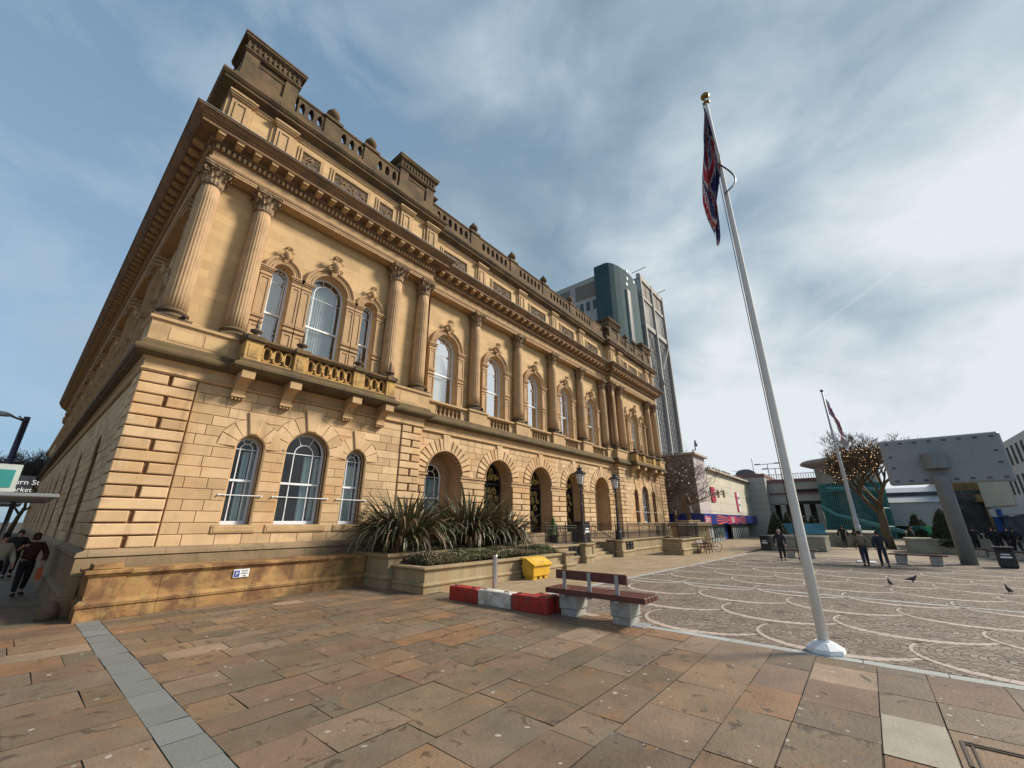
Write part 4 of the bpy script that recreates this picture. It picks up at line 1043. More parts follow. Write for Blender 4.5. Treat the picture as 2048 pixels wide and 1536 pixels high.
# ---- balconies ----
def balcony(g_, label=None):
    A = lambda a, b: tuple(sorted((g_(a), g_(b))))
    sl_ = MB(); x0, x1 = A(3.36, 9.46); yf, yw = HY - 0.95, HY - 0.35
    pth = [(x0, HY - 0.2), (x0, yf), (x1, yf), (x1, HY - 0.2)]
    sl_.mold(pth, [(-0.30, 6.66), (-0.12, 6.66), (-0.06, 6.70), (0.0, 6.76), (0.0, 6.86), (-0.10, 6.92), (-0.15, 6.96), (-0.15, 7.06), (-0.6, 7.07)])
    sl_.quad((x0 + 0.2, yf + 0.2, 6.668), (x1 - 0.2, yf + 0.2, 6.668), (x1 - 0.2, HY, 6.668), (x0 + 0.2, HY, 6.668)); sl_.quad((x0 + 0.2, yf + 0.2, 7.06), (x1 - 0.2, yf + 0.2, 7.06), (x1 - 0.2, UY, 7.06), (x0 + 0.2, UY, 7.06))
    bo = hall('balcony', sl_, M_mossy)
    r0, r1 = A(3.56, 9.26); yr = yf + 0.20
    rl = MB(); rl.mold([(r0, HY - 0.2), (r0, yr), (r1, yr), (r1, HY - 0.2)], [(-0.36, 7.70), (0.0, 7.70), (0.03, 7.74), (0.07, 7.78), (0.07, 7.85), (-0.40, 7.88)])
    pw = MB()
    for a, b in ((3.58, 4.10), (5.12, 5.58), (7.36, 7.82), (8.84, 9.25)):
        p0, p1 = A(a, b); pw.box(p0, p1, yr - 0.03, yr + 0.33, 7.05, 7.72, 0.01); rl.box(p0 - 0.04, p1 + 0.04, yr - 0.12, yr + 0.44, 7.72, 7.90, 0.02)
        pw.box(p0 + 0.09, p1 - 0.09, yr - 0.045, yr, 7.14, 7.62, 0.012)
    for xx in (r0 + 0.02, r1 - 0.32): pw.box(xx, xx + 0.30, yr + 0.33, HY - 0.2, 7.05, 7.72)
    # linked oval openings
    for (a, b, n) in ((4.10, 5.12, 3), (5.58, 7.36, 6), (7.82, 8.84, 3)):
        p0, p1 = A(a, b); w = (p1 - p0) / n; ys = yr + 0.05
        pw.box(p0, p1, yr + 0.02, yr + 0.28, 7.05, 7.12)
        for k in range(n):
            c = p0 + (k + 0.5) * w; pts = []
            for j in range(17):
                t_ = 2 * PI * j / 16; sx_, sz_ = math.cos(t_), math.sin(t_)
                pts.append((c + w * 0.36 * math.copysign(abs(sx_) ** 0.6, sx_), ys + 0.08, 7.41 + 0.235 * math.copysign(abs(sz_) ** 0.6, sz_)))
            pw.tube(pts, 0.042, 6)
            if k: pw.box(c - w / 2 - 0.05, c - w / 2 + 0.05, ys, ys + 0.16, 7.30, 7.50)
            pw.lathe([(0.05, 0), (0.04, 0.06)], (c, ys + 0.08, 7.64), 6)
    hall('balcony_rail', rl, M_weath, parent=bo); hall('balcony_balustrade', pw, M_low2, parent=bo)
    br = MB(); 
    for xx in (3.83, 5.30, 7.60, 9.06):
        br.mark(); x = g_(xx); w = 0.17; yw2 = HY
        sd = [(yw2 - 0.10, 5.98), (yw2 - 0.22, 6.0), (yw2 - 0.25, 6.12), (yw2 - 0.42, 6.30), (yw2 - 0.62, 6.38), (yw2 - 0.80, 6.42), (yw2 - 0.80, 6.66), (yw2, 6.66), (yw2, 5.98)]
        br.prism([(x - w, a, b) for a, b in sd], (2 * w, 0, 0))
        br.box(x - 0.2, x + 0.2, yw2 - 0.28, yw2, 5.90, 5.99)
        for k in range(4): br.box(x - 0.17 + 0.1 * k, x - 0.12 + 0.1 * k, yw2 - 0.24, yw2, 5.82, 5.90)
        br.box(x - 0.19, x + 0.19, yw2 - 0.84, yw2 - 0.5, 6.42, 6.665)
    hall('bracket', br, M_trim, parent=bo)
    fi = MB()
    for xx in (3.84, 5.35, 7.59, 9.05):
        fi.mark()
        fi.lathe([(0.16, 0), (0.16, 0.04), (0.07, 0.10), (0.05, 0.14), (0.17, 0.20), (0.20, 0.25), (0.15, 0.28), (0.06, 0.32), (0.045, 0.38), (0.06, 0.40), (0.035, 0.44), (0.05, 0.50), (0.03, 0.56), (0.04, 0.62), (0.02, 0.70), (0.005, 0.80)], (g_(xx), yr + 0.15, 7.89), 10)
    hall('finial', fi, M_dark, parent=bo, smooth=True)
M_low2 = mat('balcony_stone', (0.47, 0.29, 0.10), 0.85, 0.2, 2, 0.3, 60, stain=[(SOOT, 2.2, 0.52, 0.68, 0.6), (MOSS, 3.0, 0.56, 0.7, 0.6)])
balcony(lambda u: u); balcony(cx)
# rear range beyond the long side
rr = MB(); rr.box(HX0 + 0.5, 20, SIDE, 112, 0, 13.6); rr.mold([(HX0 + 0.5, 112), (HX0 + 0.5, SIDE)], [(0, 13.2), (0.3, 13.4), (0.3, 13.62), (-0.3, 13.7)]); rr.mold([(HX0 + 0.3, 112), (HX0 + 0.3, SIDE)], [(0, 6.2), (0.1, 6.3), (0.4, 6.7), (0.4, 6.9), (0, 7.0)])
for k in range(7):
    for z0, z1 in ((1.9, 5.0), (8.2, 11.8)): rr.box(HX0 + 0.44, HX0 + 0.5, 73 + k * 5.5, 74.4 + k * 5.5, z0, z1)
hall('rear_range', rr, M_wall)
# ================= YARD WALL, PLANTERS, TERRACE =================
PROFW = [(0.07, 0.0), (0.07, 0.25), (0.10, 0.28), (0.11, 0.34), (0.06, 0.40), (0.0, 0.42), (0.0, 0.86), (0.03, 0.88), (0.05, 0.92), (0.09, 0.94), (0.09, 1.0), (-0.06, 1.02)]
def scaled(pf, h, k=1.0): return [(o * k, z * h / 1.02) for o, z in pf]
YW = empty('yard_wall', (1.5, 13.8, 0), 'low rust stained sandstone wall with square end pier below the near windows', 'wall')
m = MB(); m.mold([(2.14, 13.76), (8.46, 13.76)], PROFW); m.box(2.1, 8.46, 13.80, 14.72, 0.0, 1.005)
link('wall_panel', m, M_low, YW, root=YW)
m = MB(); m.mold([(1.53, 14.70), (1.53, 13.70), (2.16, 13.70), (2.16, 13.9)], scaled(PROFW, 1.05)); m.box(1.56, 2.14, 13.73, 14.7, 0.4, 1.045); m.box(1.55, 2.08, 13.70, 14.3, 1.05, 1.16, 0.012)
link('end_pier', m, M_low, YW, root=YW)
def text(s, size, loc, rot, m, parent=None, root=None, name='lettering', ext=0.002, align='CENTER'):
    c = bpy.data.curves.new(name, 'FONT'); c.body = s; c.size = size; c.extrude = ext; c.align_x = align; c.align_y = 'CENTER'
    to = bpy.data.objects.new(name, c); COL.objects.link(to); dg = bpy.context.evaluated_depsgraph_get()
    me = bpy.data.meshes.new_from_object(to.evaluated_get(dg)); bpy.data.objects.remove(to); bpy.data.curves.remove(c); me.materials.clear(); me.materials.append(m); me.name = name
    o = bpy.data.objects.new(name, me); COL.objects.link(o); o.location = loc; o.rotation_euler = rot
    if parent: 
        o.parent = parent
        if root: o.matrix_parent_inverse = Matrix.Translation(-Vector(root.location))
    return o
M_signw = mat('sign_white', (0.72, 0.74, 0.76), 0.5, 0.03, 5); M_signb = mat('sign_blue', (0.02, 0.05, 0.30), 0.5, 0.05, 5); M_ink = mat('sign_ink', (0.03, 0.03, 0.04), 0.6, 0.05, 5)
sg = empty('parking_sign', (4.6, 13.74, 0.72), 'small white parking sign with blue P fixed to the low stone wall', 'sign')
m = MB(); m.box(4.41, 4.80, 13.725, 13.755, 0.62, 0.83, 0.004); link('sign_plate', m, M_signw, sg, root=sg)
m = MB(); m.box(4.43, 4.56, 13.72, 13.727, 0.64, 0.80); link('blue_square', m, M_signb, sg, root=sg)
text('P', 0.14, (4.495, 13.717, 0.715), (R(90), 0, 0), M_signw, sg, sg)
for i, s_ in enumerate(('Permit', 'holders', 'only')): text(s_, 0.055, (4.68, 13.722, 0.785 - i * 0.062), (R(90), 0, 0), M_ink, sg, sg)
m = MB(); m.lathe([(0.18, 0), (0.19, 0.15), (0.15, 0.30), (0.08, 0.38), (0, 0.40)], (1.12, 14.6, 0), 12); tag(link('guard_stone', m, M_dark, smooth=True), 'dark rounded guard stone at the foot of the hall corner', 'stone')

PL = empty('stone_planter', (13, 12, 0), 'two level sandstone planter full of spiky bushes against the hall front', 'planter')
m = MB(); PU = scaled(PROFW, 1.06); m.mold([(8.50, 14.7), (8.50, 12.45), (17.3, 12.45)], PU); link('upper_wall', m, M_plant, PL, root=PL)
m = MB(); m.mold([(8.72, 12.5), (8.72, 10.80), (16.45, 10.80)], scaled(PROFW, 0.74, 1.1)); m.mold([(16.45, 10.9), (16.45, 10.62), (17.1, 10.62), (17.1, 12.5)], scaled(PROFW, 0.80, 1.1)); m.box(16.5, 17.05, 10.7, 11.3, 0.4, 0.79)
m.mold([(8.50, 12.47), (8.50, 10.95)], scaled(PROFW, 0.0001)); link('lower_wall', m, M_plant, PL, root=PL)
M_soil = mat('soil', (0.05, 0.035, 0.022), 0.95, 0.3, 4, 0.6, 30)
m = MB(); m.box(8.56, 17.2, 12.5, 14.7, 0.3, 0.95); m.box(8.78, 16.6, 10.86, 12.5, 0.2, 0.66); link('soil', m, M_soil, PL, root=PL)
# coping inner surfaces
m = MB(); m.box(8.45, 8.85, 12.45, 14.7, 1.0, 1.063); m.box(8.45, 17.3, 12.42, 12.75, 1.0, 1.062); m.box(8.70, 16.5, 10.76, 11.06, 0.69, 0.743); m.box(8.68, 8.98, 10.8, 12.42, 0.69, 0.742)
link('coping', m, M_plant, PL, root=PL)
# bedding shrubs
M_hebe = mat('hebe_leaf', (0.20, 0.20, 0.105), 0.8, 0.35, 3.0, island=0.35)
M_hebe2 = mat('hebe_leaf_brown', (0.24, 0.17, 0.11), 0.8, 0.3, 3.0, island=0.3)
def bedding(x0, x1, y0, y1, z, h, n, mats_, seed, rag=0.1):
    r_ = random.Random(seed); m = MB()
    for k in range(n):
        x, y = r_.uniform(x0, x1), r_.uniform(y0, y1)
        e = min(1, min(x - x0, x1 - x, (y - y0) * 1.6, (y1 - y) * 1.6) / 0.35)
        hh = h * (0.45 + 0.55 * math.sqrt(max(0, e))) * (0.75 + 0.25 * math.sin(x * 2.1 + y * 3) * math.cos(y * 2.7 - x)) + r_.uniform(-0.1, rag) * h
        a = r_.uniform(0, 6.28); ca, sa = math.cos(a), math.sin(a); l = r_.uniform(0.035, 0.065); w = l * 0.4; t_ = r_.uniform(-0.3, 1.0)
        zz = z + hh - abs(r_.gauss(0, 0.05)); m.cm = 1 if (math.sin(x * 1.3 + 2) + r_.uniform(-0.8, 0.8)) > 0.75 else 0
        m.add([(x, y, zz), (x + l * 0.5 * ca - w * sa, y + l * 0.5 * sa + w * ca, zz + l * 0.5 * t_), (x + l * ca, y + l * sa, zz + l * t_), (x + l * 0.5 * ca + w * sa, y + l * 0.5 * sa - w * ca, zz + l * 0.5 * t_)], [(0, 1, 2, 3)])
    return m
m = bedding(9.05, 16.5, 11.05, 12.5, 0.68, 0.42, 60000, None, 4); tag(link('bedding_shrubs', m, [M_hebe, M_hebe2]), None, None, kind='stuff')
m = bedding(8.9, 17.0, 12.75, 14.5, 0.95, 0.26, 26000, None, 9, 0.3); tag(link('bedding_shrubs', m, [M_hebe, M_hebe2]), None, None, kind='stuff')
# New Zealand flax
M_flax = mat('flax_leaf', (0.085, 0.082, 0.038), 0.5, 0.3, 2.0, island=0.45, spec=0.6); M_flax2 = mat('flax_leaf_bronze', (0.20, 0.13, 0.07), 0.6, 0.3, 2.0, island=0.4)
def flax(x, y, z, n, Lm, seed, label, spread=0.5, droop=1.0):
    r_ = random.Random(seed); m = MB()
    for k in range(n):
        a = r_.uniform(0, 6.28); q0 = r_.random() ** 0.6
        bx_, by_ = x + spread * q0 * math.cos(a + r_.uniform(-1, 1)), y + spread * 0.7 * q0 * math.sin(a + r_.uniform(-1, 1))
        L = Lm * r_.uniform(0.55, 1.08); el = R(r_.uniform(58, 90) - 10 * q0); w = r_.uniform(0.026, 0.048); curl = droop * r_.uniform(0.7, 3.0)
        if r_.random() < 0.3: curl *= 0.3
        tw = r_.uniform(-0.5, 0.5); p = Vector((bx_, by_, z)); rows_ = []; ns = 9
        for j in range(ns):
            t_ = j / (ns - 1); e = el - curl * t_ ** 1.9
            if j: p = p + Vector((math.cos(e) * math.cos(a), math.cos(e) * math.sin(a), math.sin(e))) * (L / (ns - 1))
            ww = w * (0.7 + 0.5 * math.sin(min(1, t_ * 1.6) * PI / 1.6)) * (1 - max(0, t_ - 0.55) / 0.45) ** 0.7 + 0.002
            s_ = Vector((-math.sin(a + tw * t_ * 2), math.cos(a + tw * t_ * 2), 0.25 * tw)).normalized()
            up_ = Vector((0, 0, 1)); rows_.append([tuple(p - s_ * ww + up_ * ww * 0.5), tuple(p), tuple(p + s_ * ww + up_ * ww * 0.5)])
        m.cm = 1 if r_.random() < 0.16 else 0
        m.loft(rows_, False)
    o = link('flax_bush', m, [M_flax, M_flax2]); return tag(o, label, 'plant', 'spiky flax bushes in the planter')
b1 = onz(800, 1088, 0.98); b2 = onz(985, 1092, 0.98); b3 = onz(1030, 1090, 0.95)
flax(9.75, 13.35, 0.95, 620, 2.55, 1, 'large spiky dark green flax bush at the near end of the planter', 0.62)
flax(13.15, 13.35, 0.95, 620, 2.7, 2, 'widest spiky flax bush in the middle of the planter', 0.7)
flax(14.65, 12.7, 0.9, 330, 2.1, 3, 'drooping spiky flax bush at the far end of the planter', 0.45, 1.3)
flax(11.5, 13.9, 0.95, 60, 1.5, 5, 'thin young flax bush between the two big bushes', 0.25, 1.2)
# ---- terrace with steps ----
TE = empty('terrace', (21, 12.5, 0), 'raised stone terrace with steps before the arched entrances', 'terrace')
M_step = mat('step_stone', (0.33, 0.25, 0.15), 0.85, 0.15, 1.5, 0.2, 40)
m = MB(); m.box(17.2, 21.1, 12.3, 15.0, 0, 0.86); m.box(24.8, 43, 12.5, 15.0, 0, 0.86); m.box(21.1, 24.8, 13.9, 15.5, 0, 0.86); m.box(12, 31.7, 15.0, 18.6, 0, 0.9); link('deck', m, M_step, TE, root=TE)
m = MB()
for k in range(5): m.box(21.1, 24.8, 12.4 + 0.3 * k, 14.0, 0.172 * k, 0.172 * (k + 1) - (0.003 if k < 4 else 0.004), 0.01)
link('steps', m, M_step, TE, root=TE)
m = MB(); m.mold([(17.15, 12.12), (20.25, 12.12)], scaled(PROFW, 0.95)); m.box(17.1, 20.3, 12.15, 12.4, 0.3, 0.94); link('front_wall', m, M_plant, TE, root=TE)
m = MB(); m.mold([(20.22, 12.5), (20.22, 11.80), (20.90, 11.80), (20.90, 12.5)], scaled(PROFW, 1.0, 1.3)); m.box(20.25, 20.87, 11.85, 12.5, 0.3, 0.985); link('gate_pier', m, M_plant, TE, root=TE)
m = MB(); m.mold([(24.95, 13.0), (24.95, 11.95), (26.6, 11.95), (26.6, 12.2), (33.6, 12.2)], scaled(PROFW, 1.0)); m.box(24.98, 33.6, 12.25, 12.6, 0.3, 0.985); link('front_wall', m, M_plant, TE, root=TE)
m = MB()
def grille(x, w, y, z0, z1):
    m.box(x, x + w, y - 0.02, y + 0.02, z0, z0 + 0.04); m.box(x, x + w, y - 0.02, y + 0.02, z1 - 0.04, z1); m.box(x, x + 0.03, y - 0.02, y + 0.02, z0, z1); m.box(x + w - 0.03, x + w, y - 0.02, y + 0.02, z0, z1)
    c = x + w / 2; m.tube([(c + w * 0.36 * math.cos(PI * k / 8), y, z0 + 0.25 + w * 0.36 * math.sin(PI * k / 8)) for k in range(9)], 0.02, 4); m.tube([(c + w * 0.16 * math.cos(2 * PI * k / 8), y, z0 + 0.28 + w * 0.16 * math.sin(2 * PI * k / 8)) for k in range(9)], 0.02, 4)
    for s_ in (-1, 1): m.box(c + s_ * w * 0.36 - 0.015, c + s_ * w * 0.36 + 0.015, y - 0.015, y + 0.015, z0, z0 + 0.25)
for x in (19.1, 19.62): grille(x, 0.46, 12.08, 0.42, 0.84)
for x in (25.55, 26.05): grille(x, 0.44, 11.91, 0.40, 0.86)
link('iron_grille', m, M_iron, TE, root=TE)
m = MB()
for x0, x1, y in ((19.1, 20.08, 12.09), (25.55, 26.49, 11.92)): m.box(x0, x1, y, y + 0.01, 0.42, 0.86)
link('vent_recess', m, M_room, TE, root=TE)
def railing(segs, label, h=0.95, step=0.115, hoops=False, posts=1.8):
    m = MB()
    for (a, b, z) in segs:
        A_, B_ = Vector((*a, z)), Vector((*b, z)); L = (B_ - A_).length; d = (B_ - A_) / L
        za = Vector((0, 0, 1))
        for hh in (0.08, h - 0.14, h - 0.02) : m.tube([A_ + za * hh, B_ + za * hh], 0.018, 4)
        n = int(L / step)
        for k in range(n + 1):
            p = A_ + d * (k * L / max(1, n)); m.tube([p, p + za * (h + 0.04)], 0.012, 4)
            if k % 16 == 0: m.tube([p, p + za * (h + 0.10)], 0.026, 6); m.lathe([(0.0, 0), (0.04, 0.03), (0.0, 0.09)], tuple(p + za * (h + 0.08)), 6)
        if hoops:
            for k in range(0, n, 3):
                p = A_ + d * ((k + 0.5) * L / n) + za * 0.35; q_ = [p + d * (0.09 * math.cos(j * 0.8)) + za * (0.16 * math.sin(j * 0.8)) for j in range(9)]; m.tube(q_, 0.012, 4)
    o = link('iron_railing', m, M_iron); return tag(o, label, 'railing')
railing([((17.3, 12.3), (20.3, 12.3), 0.95)], 'black iron railing on the terrace wall behind the planter')
railing([((25.1, 12.4), (33.5, 12.4), 1.0), ((25.1, 12.4), (25.1, 14.6), 1.0)], 'long black iron railing right of the entrance steps', hoops=True)
railing([((21.1, 14.2), (24.8, 14.2), 0.86)], 'black iron railing across the top of the entrance steps')
railing([((34, 13.2), (45, 13.2), 0.86)], 'black iron railing at the far end of the terrace')
m = MB()
for x in (21.9,): 
    pts = [(x, 12.3, 0.0), (x, 12.3, 1.0), (x, 13.8, 1.86)]; m.tube(pts, 0.025, 6)
    for k in range(8): m.tube([(x, 12.35 + 0.2 * k, 0.1 * k), (x, 12.35 + 0.2 * k, 1.0 + 0.115 * k)], 0.011, 4)
m.tube([(24.7, 12.3, 0.0), (24.7, 12.3, 1.0), (24.7, 13.8, 1.86)], 0.025, 6)
for k in range(12): m.tube([(24.7, 12.3 + 0.13 * k, 0.07 * k), (24.7, 12.3 + 0.13 * k, 1.0 + 0.075 * k)], 0.011, 4)
tag(link('handrail', m, M_iron), 'black iron handrails sloping up the entrance steps', 'handrail')
# statue enclosure
EN = empty('statue_enclosure', (31, 10, 0), 'sandstone wall enclosure topped by black railings around the statue', 'wall')
m = MB(); m.mold([(28.9, 10.9), (28.9, 9.62), (33.5, 9.62), (33.5, 10.9)], scaled(PROFW, 1.0, 1.3)); m.box(28.95, 33.45, 9.7, 10.9, 0.3, 0.985); link('low_wall', m, M_plant, EN, root=EN)
rl = railing([((29.05, 9.8), (33.35, 9.8), 1.0), ((29.05, 9.8), (29.05, 10.9), 1.0), ((33.35, 9.8), (33.35, 10.9), 1.0)], None); rl.parent = EN; rl.matrix_parent_inverse = Matrix.Translation(-Vector(EN.location))
if 'category' in rl: del rl['category']
# lamps
def lamp(x, y, z, H, label):
    L = empty('lamp_post', (x, y, z), label, 'street lamp', 'lanterns beside the entrance steps')
    s = H / 4.9; m = MB()
    m.lathe([(0.26, 0), (0.26, 0.08), (0.2, 0.12), (0.17, 0.5), (0.19, 0.55), (0.14, 0.62), (0.10, 1.1), (0.12, 1.15), (0.075, 1.2), (0.06, 2.4), (0.075, 2.45), (0.05, 2.5), (0.042, 3.55), (0.08, 3.6), (0.04, 3.66), (0.05, 3.75)], n=12); m.tube([(-0.3, 0, 3.45), (0.3, 0, 3.45)], 0.02, 5)
    for v in range(len(m.v)): m.v[v] = tuple(q * (s if i == 2 else 1) for i, q in enumerate(m.v[v]))
    link('post', m, M_iron, L)
    z0 = 3.75 * s; m = MB(); hb, ht, hh = 0.15, 0.27, 0.62
    for k in range(6):
        a = 2 * PI * k / 6; m.tube([(hb * math.cos(a), hb * math.sin(a), z0), (ht * math.cos(a), ht * math.sin(a), z0 + hh)], 0.014, 4)
    m.lathe([(0.17, 0), (0.17, 0.03)], (0, 0, z0 - 0.02), 6); m.lathe([(0.37, hh - 0.02), (0.38, hh + 0.02), (0.20, hh + 0.17), (0.13, hh + 0.20), (0.13, hh + 0.28), (0.16, hh + 0.30), (0.06, hh + 0.37), (0.04, hh + 0.42), (0.06, hh + 0.46), (0.01, hh + 0.56)], (0, 0, z0), 6)
    lf = link('lantern', m, M_iron, L); m = MB(); m.lathe([(hb - 0.005, 0.02), (ht - 0.01, hh - 0.01)], (0, 0, z0), 6, cap=False); link('lantern_glass', m, M_lglass, lf)
M_lglass = mat('frosted_glass', (0.55, 0.55, 0.55), 0.25, 0.05, 4)
lh = hgt(1160, 936, (20.55, 12.1)); lamp(20.55, 12.1, 0.99, lh - 0.99, 'black cast iron lantern post on the pier left of the entrance steps')
lh = hgt(1234, 948, (25.35, 12.3)); lamp(25.35, 12.3, 1.0, lh - 1.0, 'black cast iron lantern post on the pier right of the entrance steps')
# dark bin on terrace
def litter_bin(x, y, z, rz, label, h=1.0, w=0.55, grp=None):
    b = empty('litter_bin', (x, y, z), label, 'bin', grp, rz=rz); m = MB()
    m.box(-w / 2, w / 2, -w / 2, w / 2, 0.05, h - 0.17, 0.03); m.box(-w / 2 + 0.04, w / 2 - 0.04, -w / 2 + 0.04, w / 2 - 0.04, 0, 0.06)
    for sx_ in (-1, 1):
        for sy in (-1, 1): m.box(sx_ * w * 0.44 - 0.03, sx_ * w * 0.44 + 0.03, sy * w * 0.44 - 0.03, sy * w * 0.44 + 0.03, h - 0.18, h - 0.05)
    link('bin_body', m, M_binblack, b); m = MB(); m.box(-w / 2 - 0.03, w / 2 + 0.03, -w / 2 - 0.03, w / 2 + 0.03, h - 0.06, h, 0.02); link('bin_lid', m, M_binblack, b)
    m = MB(); m.box(-w * 0.3, w * 0.3, -w / 2 - 0.012, -w / 2, h * 0.48, h * 0.56); m.box(-w * 0.22, w * 0.22, -w / 2 - 0.012, -w / 2, h * 0.62, h * 0.68); link('bin_badge', m, M_signw, b)
    m = MB(); m.box(-w * 0.4, w * 0.4, -w * 0.4, w * 0.4, h - 0.17, h - 0.07); link('bin_mouth', m, M_room, b)
M_binblack = mat('black_plastic', (0.018, 0.018, 0.022), 0.4, 0.2, 5)
litter_bin(22.9, 13.6, 0.86, 0, 'dark square bin standing on the terrace behind the railing', 1.25, 0.85)
# phormium-lit planter plant by door: small conifer
m = MB(); r_ = random.Random(11)
for k in range(1500):
    h = r_.random() ** 0.8; rr_ = 0.28 * (1 - h) + 0.03; a = r_.uniform(0, 6.28); z = 1.25 + 1.0 * h; x = 22.0 + rr_ * math.cos(a); y = 15.0 + rr_ * math.sin(a)
    m.poly([(x, y, z), (x + 0.05, y + 0.02, z + 0.05), (x + 0.01, y + 0.05, z + 0.08)])
PT = empty('potted_conifer', (22, 15.0, 0.86), 'small bright green conifer in a pot beside the middle arch', 'plant')
link('foliage', m, mat('conifer_leaf', (0.12, 0.17, 0.04), 0.8, 0.3, 6), PT, root=PT); m = MB(); m.lathe([(0.2, 0.86), (0.26, 1.3), (0.22, 1.3)], (22, 15.0, 0), 12); link('pot', m, M_iron, PT, root=PT)
# ================= STREET FURNITURE =================
M_yel = mat('yellow_plastic', (0.62, 0.36, 0.02), 0.5, 0.08, 3, stain=[((0.25, 0.15, 0.04), 2.5, 0.5, 0.72, 0.6), ((0.8, 0.6, 0.2), 1.2, 0.55, 0.7, 0.3)])
SB = empty('salt_bin', (13.8, 10.3, 0), 'bright yellow plastic salt bin standing against the planter', 'bin')
m = MB(); x0, x1, y0, y1 = 13.22, 14.40, 9.98, 10.62
def frus(m, x0, x1, y0, y1, z0, z1, i0, i1):
    m.loft([[(x0 + i, y0 + i, z), (x1 - i, y0 + i, z), (x1 - i, y1 - i, z), (x0 + i, y1 - i, z)] for i, z in ((i0, z0), (i1, z1))], True, True)
frus(m, x0, x1, y0, y1, 0.12, 0.44, 0.07, 0.04)
for a, b in ((x0 + 0.11, x0 + 0.34), (x0 + 0.50, x0 + 0.68), (x1 - 0.34, x1 - 0.11)): m.box(a, b, y0 + 0.11, y1 - 0.11, 0, 0.13)
m.box(x0 + 0.02, x1 - 0.02, y0 + 0.01, y1 - 0.01, 0.43, 0.48, 0.01)
m.prism([(x0 + 0.05, y0 + 0.05, 0.47), (x0 + 0.05, y1 - 0.05, 0.47), (x0 + 0.05, y1 - 0.05, 0.70), (x0 + 0.05, y1 - 0.30, 0.70), (x0 + 0.05, y0 + 0.05, 0.50)], (x1 - x0 - 0.1, 0, 0)); link('bin_body', m, M_yel, SB, root=SB)
m = MB(); m.prism([(x0 - 0.01, y0 - 0.03, 0.485), (x0 - 0.01, y0 - 0.03, 0.53), (x0 - 0.01, y0 + 0.04, 0.565), (x0 - 0.01, y1 - 0.30, 0.735), (x0 - 0.01, y1 + 0.02, 0.76), (x0 - 0.01, y1 + 0.02, 0.70), (x0 - 0.01, y1 - 0.3, 0.69)], (x1 - x0 + 0.02, 0, 0))
m.prism([(x0 + 0.2, y0 + 0.05, 0.575), (x0 + 0.2, y1 - 0.3, 0.75), (x0 + 0.2, y1 - 0.3, 0.70), (x0 + 0.2, y0 + 0.05, 0.53)], (0.78, 0, 0)); link('lid', m, M_yel, SB, root=SB)
# concrete barrier
M_red = mat('red_painted_concrete', (0.33, 0.018, 0.012), 0.6, 0.25, 4, 0.5, 20, stain=[((0.07, 0.02, 0.015), 2.6, 0.50, 0.68, 0.7), ((0.38, 0.17, 0.13), 9, 0.62, 0.70, 0.6), ((0.12, 0.10, 0.08), -2.0, 0.56, 0.68, 0.5)])
M_wcon = mat('white_painted_concrete', (0.62, 0.60, 0.55), 0.7, 0.1, 3, 0.3, 30, stain=[((0.20, 0.16, 0.10), 2.2, 0.42, 0.64, 0.75), ((0.08, 0.06, 0.05), 5, 0.60, 0.72, 0.6)])
hb = hgt(894, 1171.5, (8.57, 9.56))
def barrier(y0, y1, m_, label, x=8.62, h=None, w=0.36):
    h = h or hb; m = MB(); m.box(x, x + w, y0 + 0.006, y1 - 0.006, 0.0, h, 0.02); o = link('barrier_block', m, m_); o2 = tag(o, label, 'barrier')
    m = MB()
    for y in (y0 + 0.2, y1 - 0.2): m.tube([(x + 0.1, y - 0.06, h), (x + 0.1, y - 0.06, h + 0.025), (x + 0.1, y + 0.06, h + 0.025), (x + 0.1, y + 0.06, h)], 0.012, 5)
    link('lifting_loop', m, M_iron, o)
barrier(8.46, 9.56, M_red, 'red concrete barrier block at the end nearest the planter')
barrier(7.31, 8.46, M_wcon, 'dirty white concrete barrier block between the two red ones', 8.66)
barrier(6.20, 7.31, M_red, 'red concrete barrier block next to the wooden bench', 8.70)
barrier(6.12, 6.9, M_red, 'short red block tucked behind the barrier beside the bench', 9.08, hb * 0.98, 0.26)
M_steel = mat('stainless_steel', (0.55, 0.55, 0.55), 0.3, 0.05, 3, metal=0.9)
bh = hgt(988, 1110.5, (9.75, 8.82)); m = MB(); m.lathe([(0.075, 0), (0.075, bh - 0.01), (0.07, bh)], (9.75, 8.82, 0), 20); tag(link('bollard', m, M_steel, smooth=False), 'brushed steel bollard rising behind the white barrier block', 'bollard')
# near bench
M_slat = mat('bench_timber', (0.095, 0.028, 0.022), 0.5, 0.25, 6, 0.15, 80); M_conc = mat('bench_concrete', (0.34, 0.335, 0.31), 0.85, 0.15, 4, 0.4, 40, stain=[((0.16, 0.15, 0.14), 5, 0.5, 0.68, 0.6)]); M_strap = mat('galvanised_strap', (0.33, 0.35, 0.37), 0.5, 0.1, 5, metal=0.4)
BN = empty('bench', (9.2, 5.1, 0), 'dark red slatted bench with backrest on two concrete blocks, nearest the camera', 'bench')
for yc in (5.80, 4.47):
    m = MB(); m.box(9.00, 9.46, yc - 0.20, yc + 0.20, 0.0, 0.15); m.box(8.97, 9.50, yc - 0.235, yc + 0.235, 0.145, 0.475, 0.02); link('leg', m, M_conc, BN, root=BN)
yL = onx(1091, 1172, 8.86)[1]; yR = onx(1291, 1207, 8.86)[1]
zt = 0.5 * (onx(1091, 1172, 8.86)[2] + onx(1291, 1193, 8.86)[2]); 
for k in range(4):
    m = MB(); m.box(8.84 + 0.185 * k, 8.84 + 0.185 * k + 0.165, yR, yL, 0.475, 0.585, 0.012); link('seat_slat', m, M_slat, BN, root=BN)
q0 = onx(1109.6, 1142, 8.90); q1 = onx(1250, 1151, 8.90); q2 = onx(1250, 1171, 8.90)
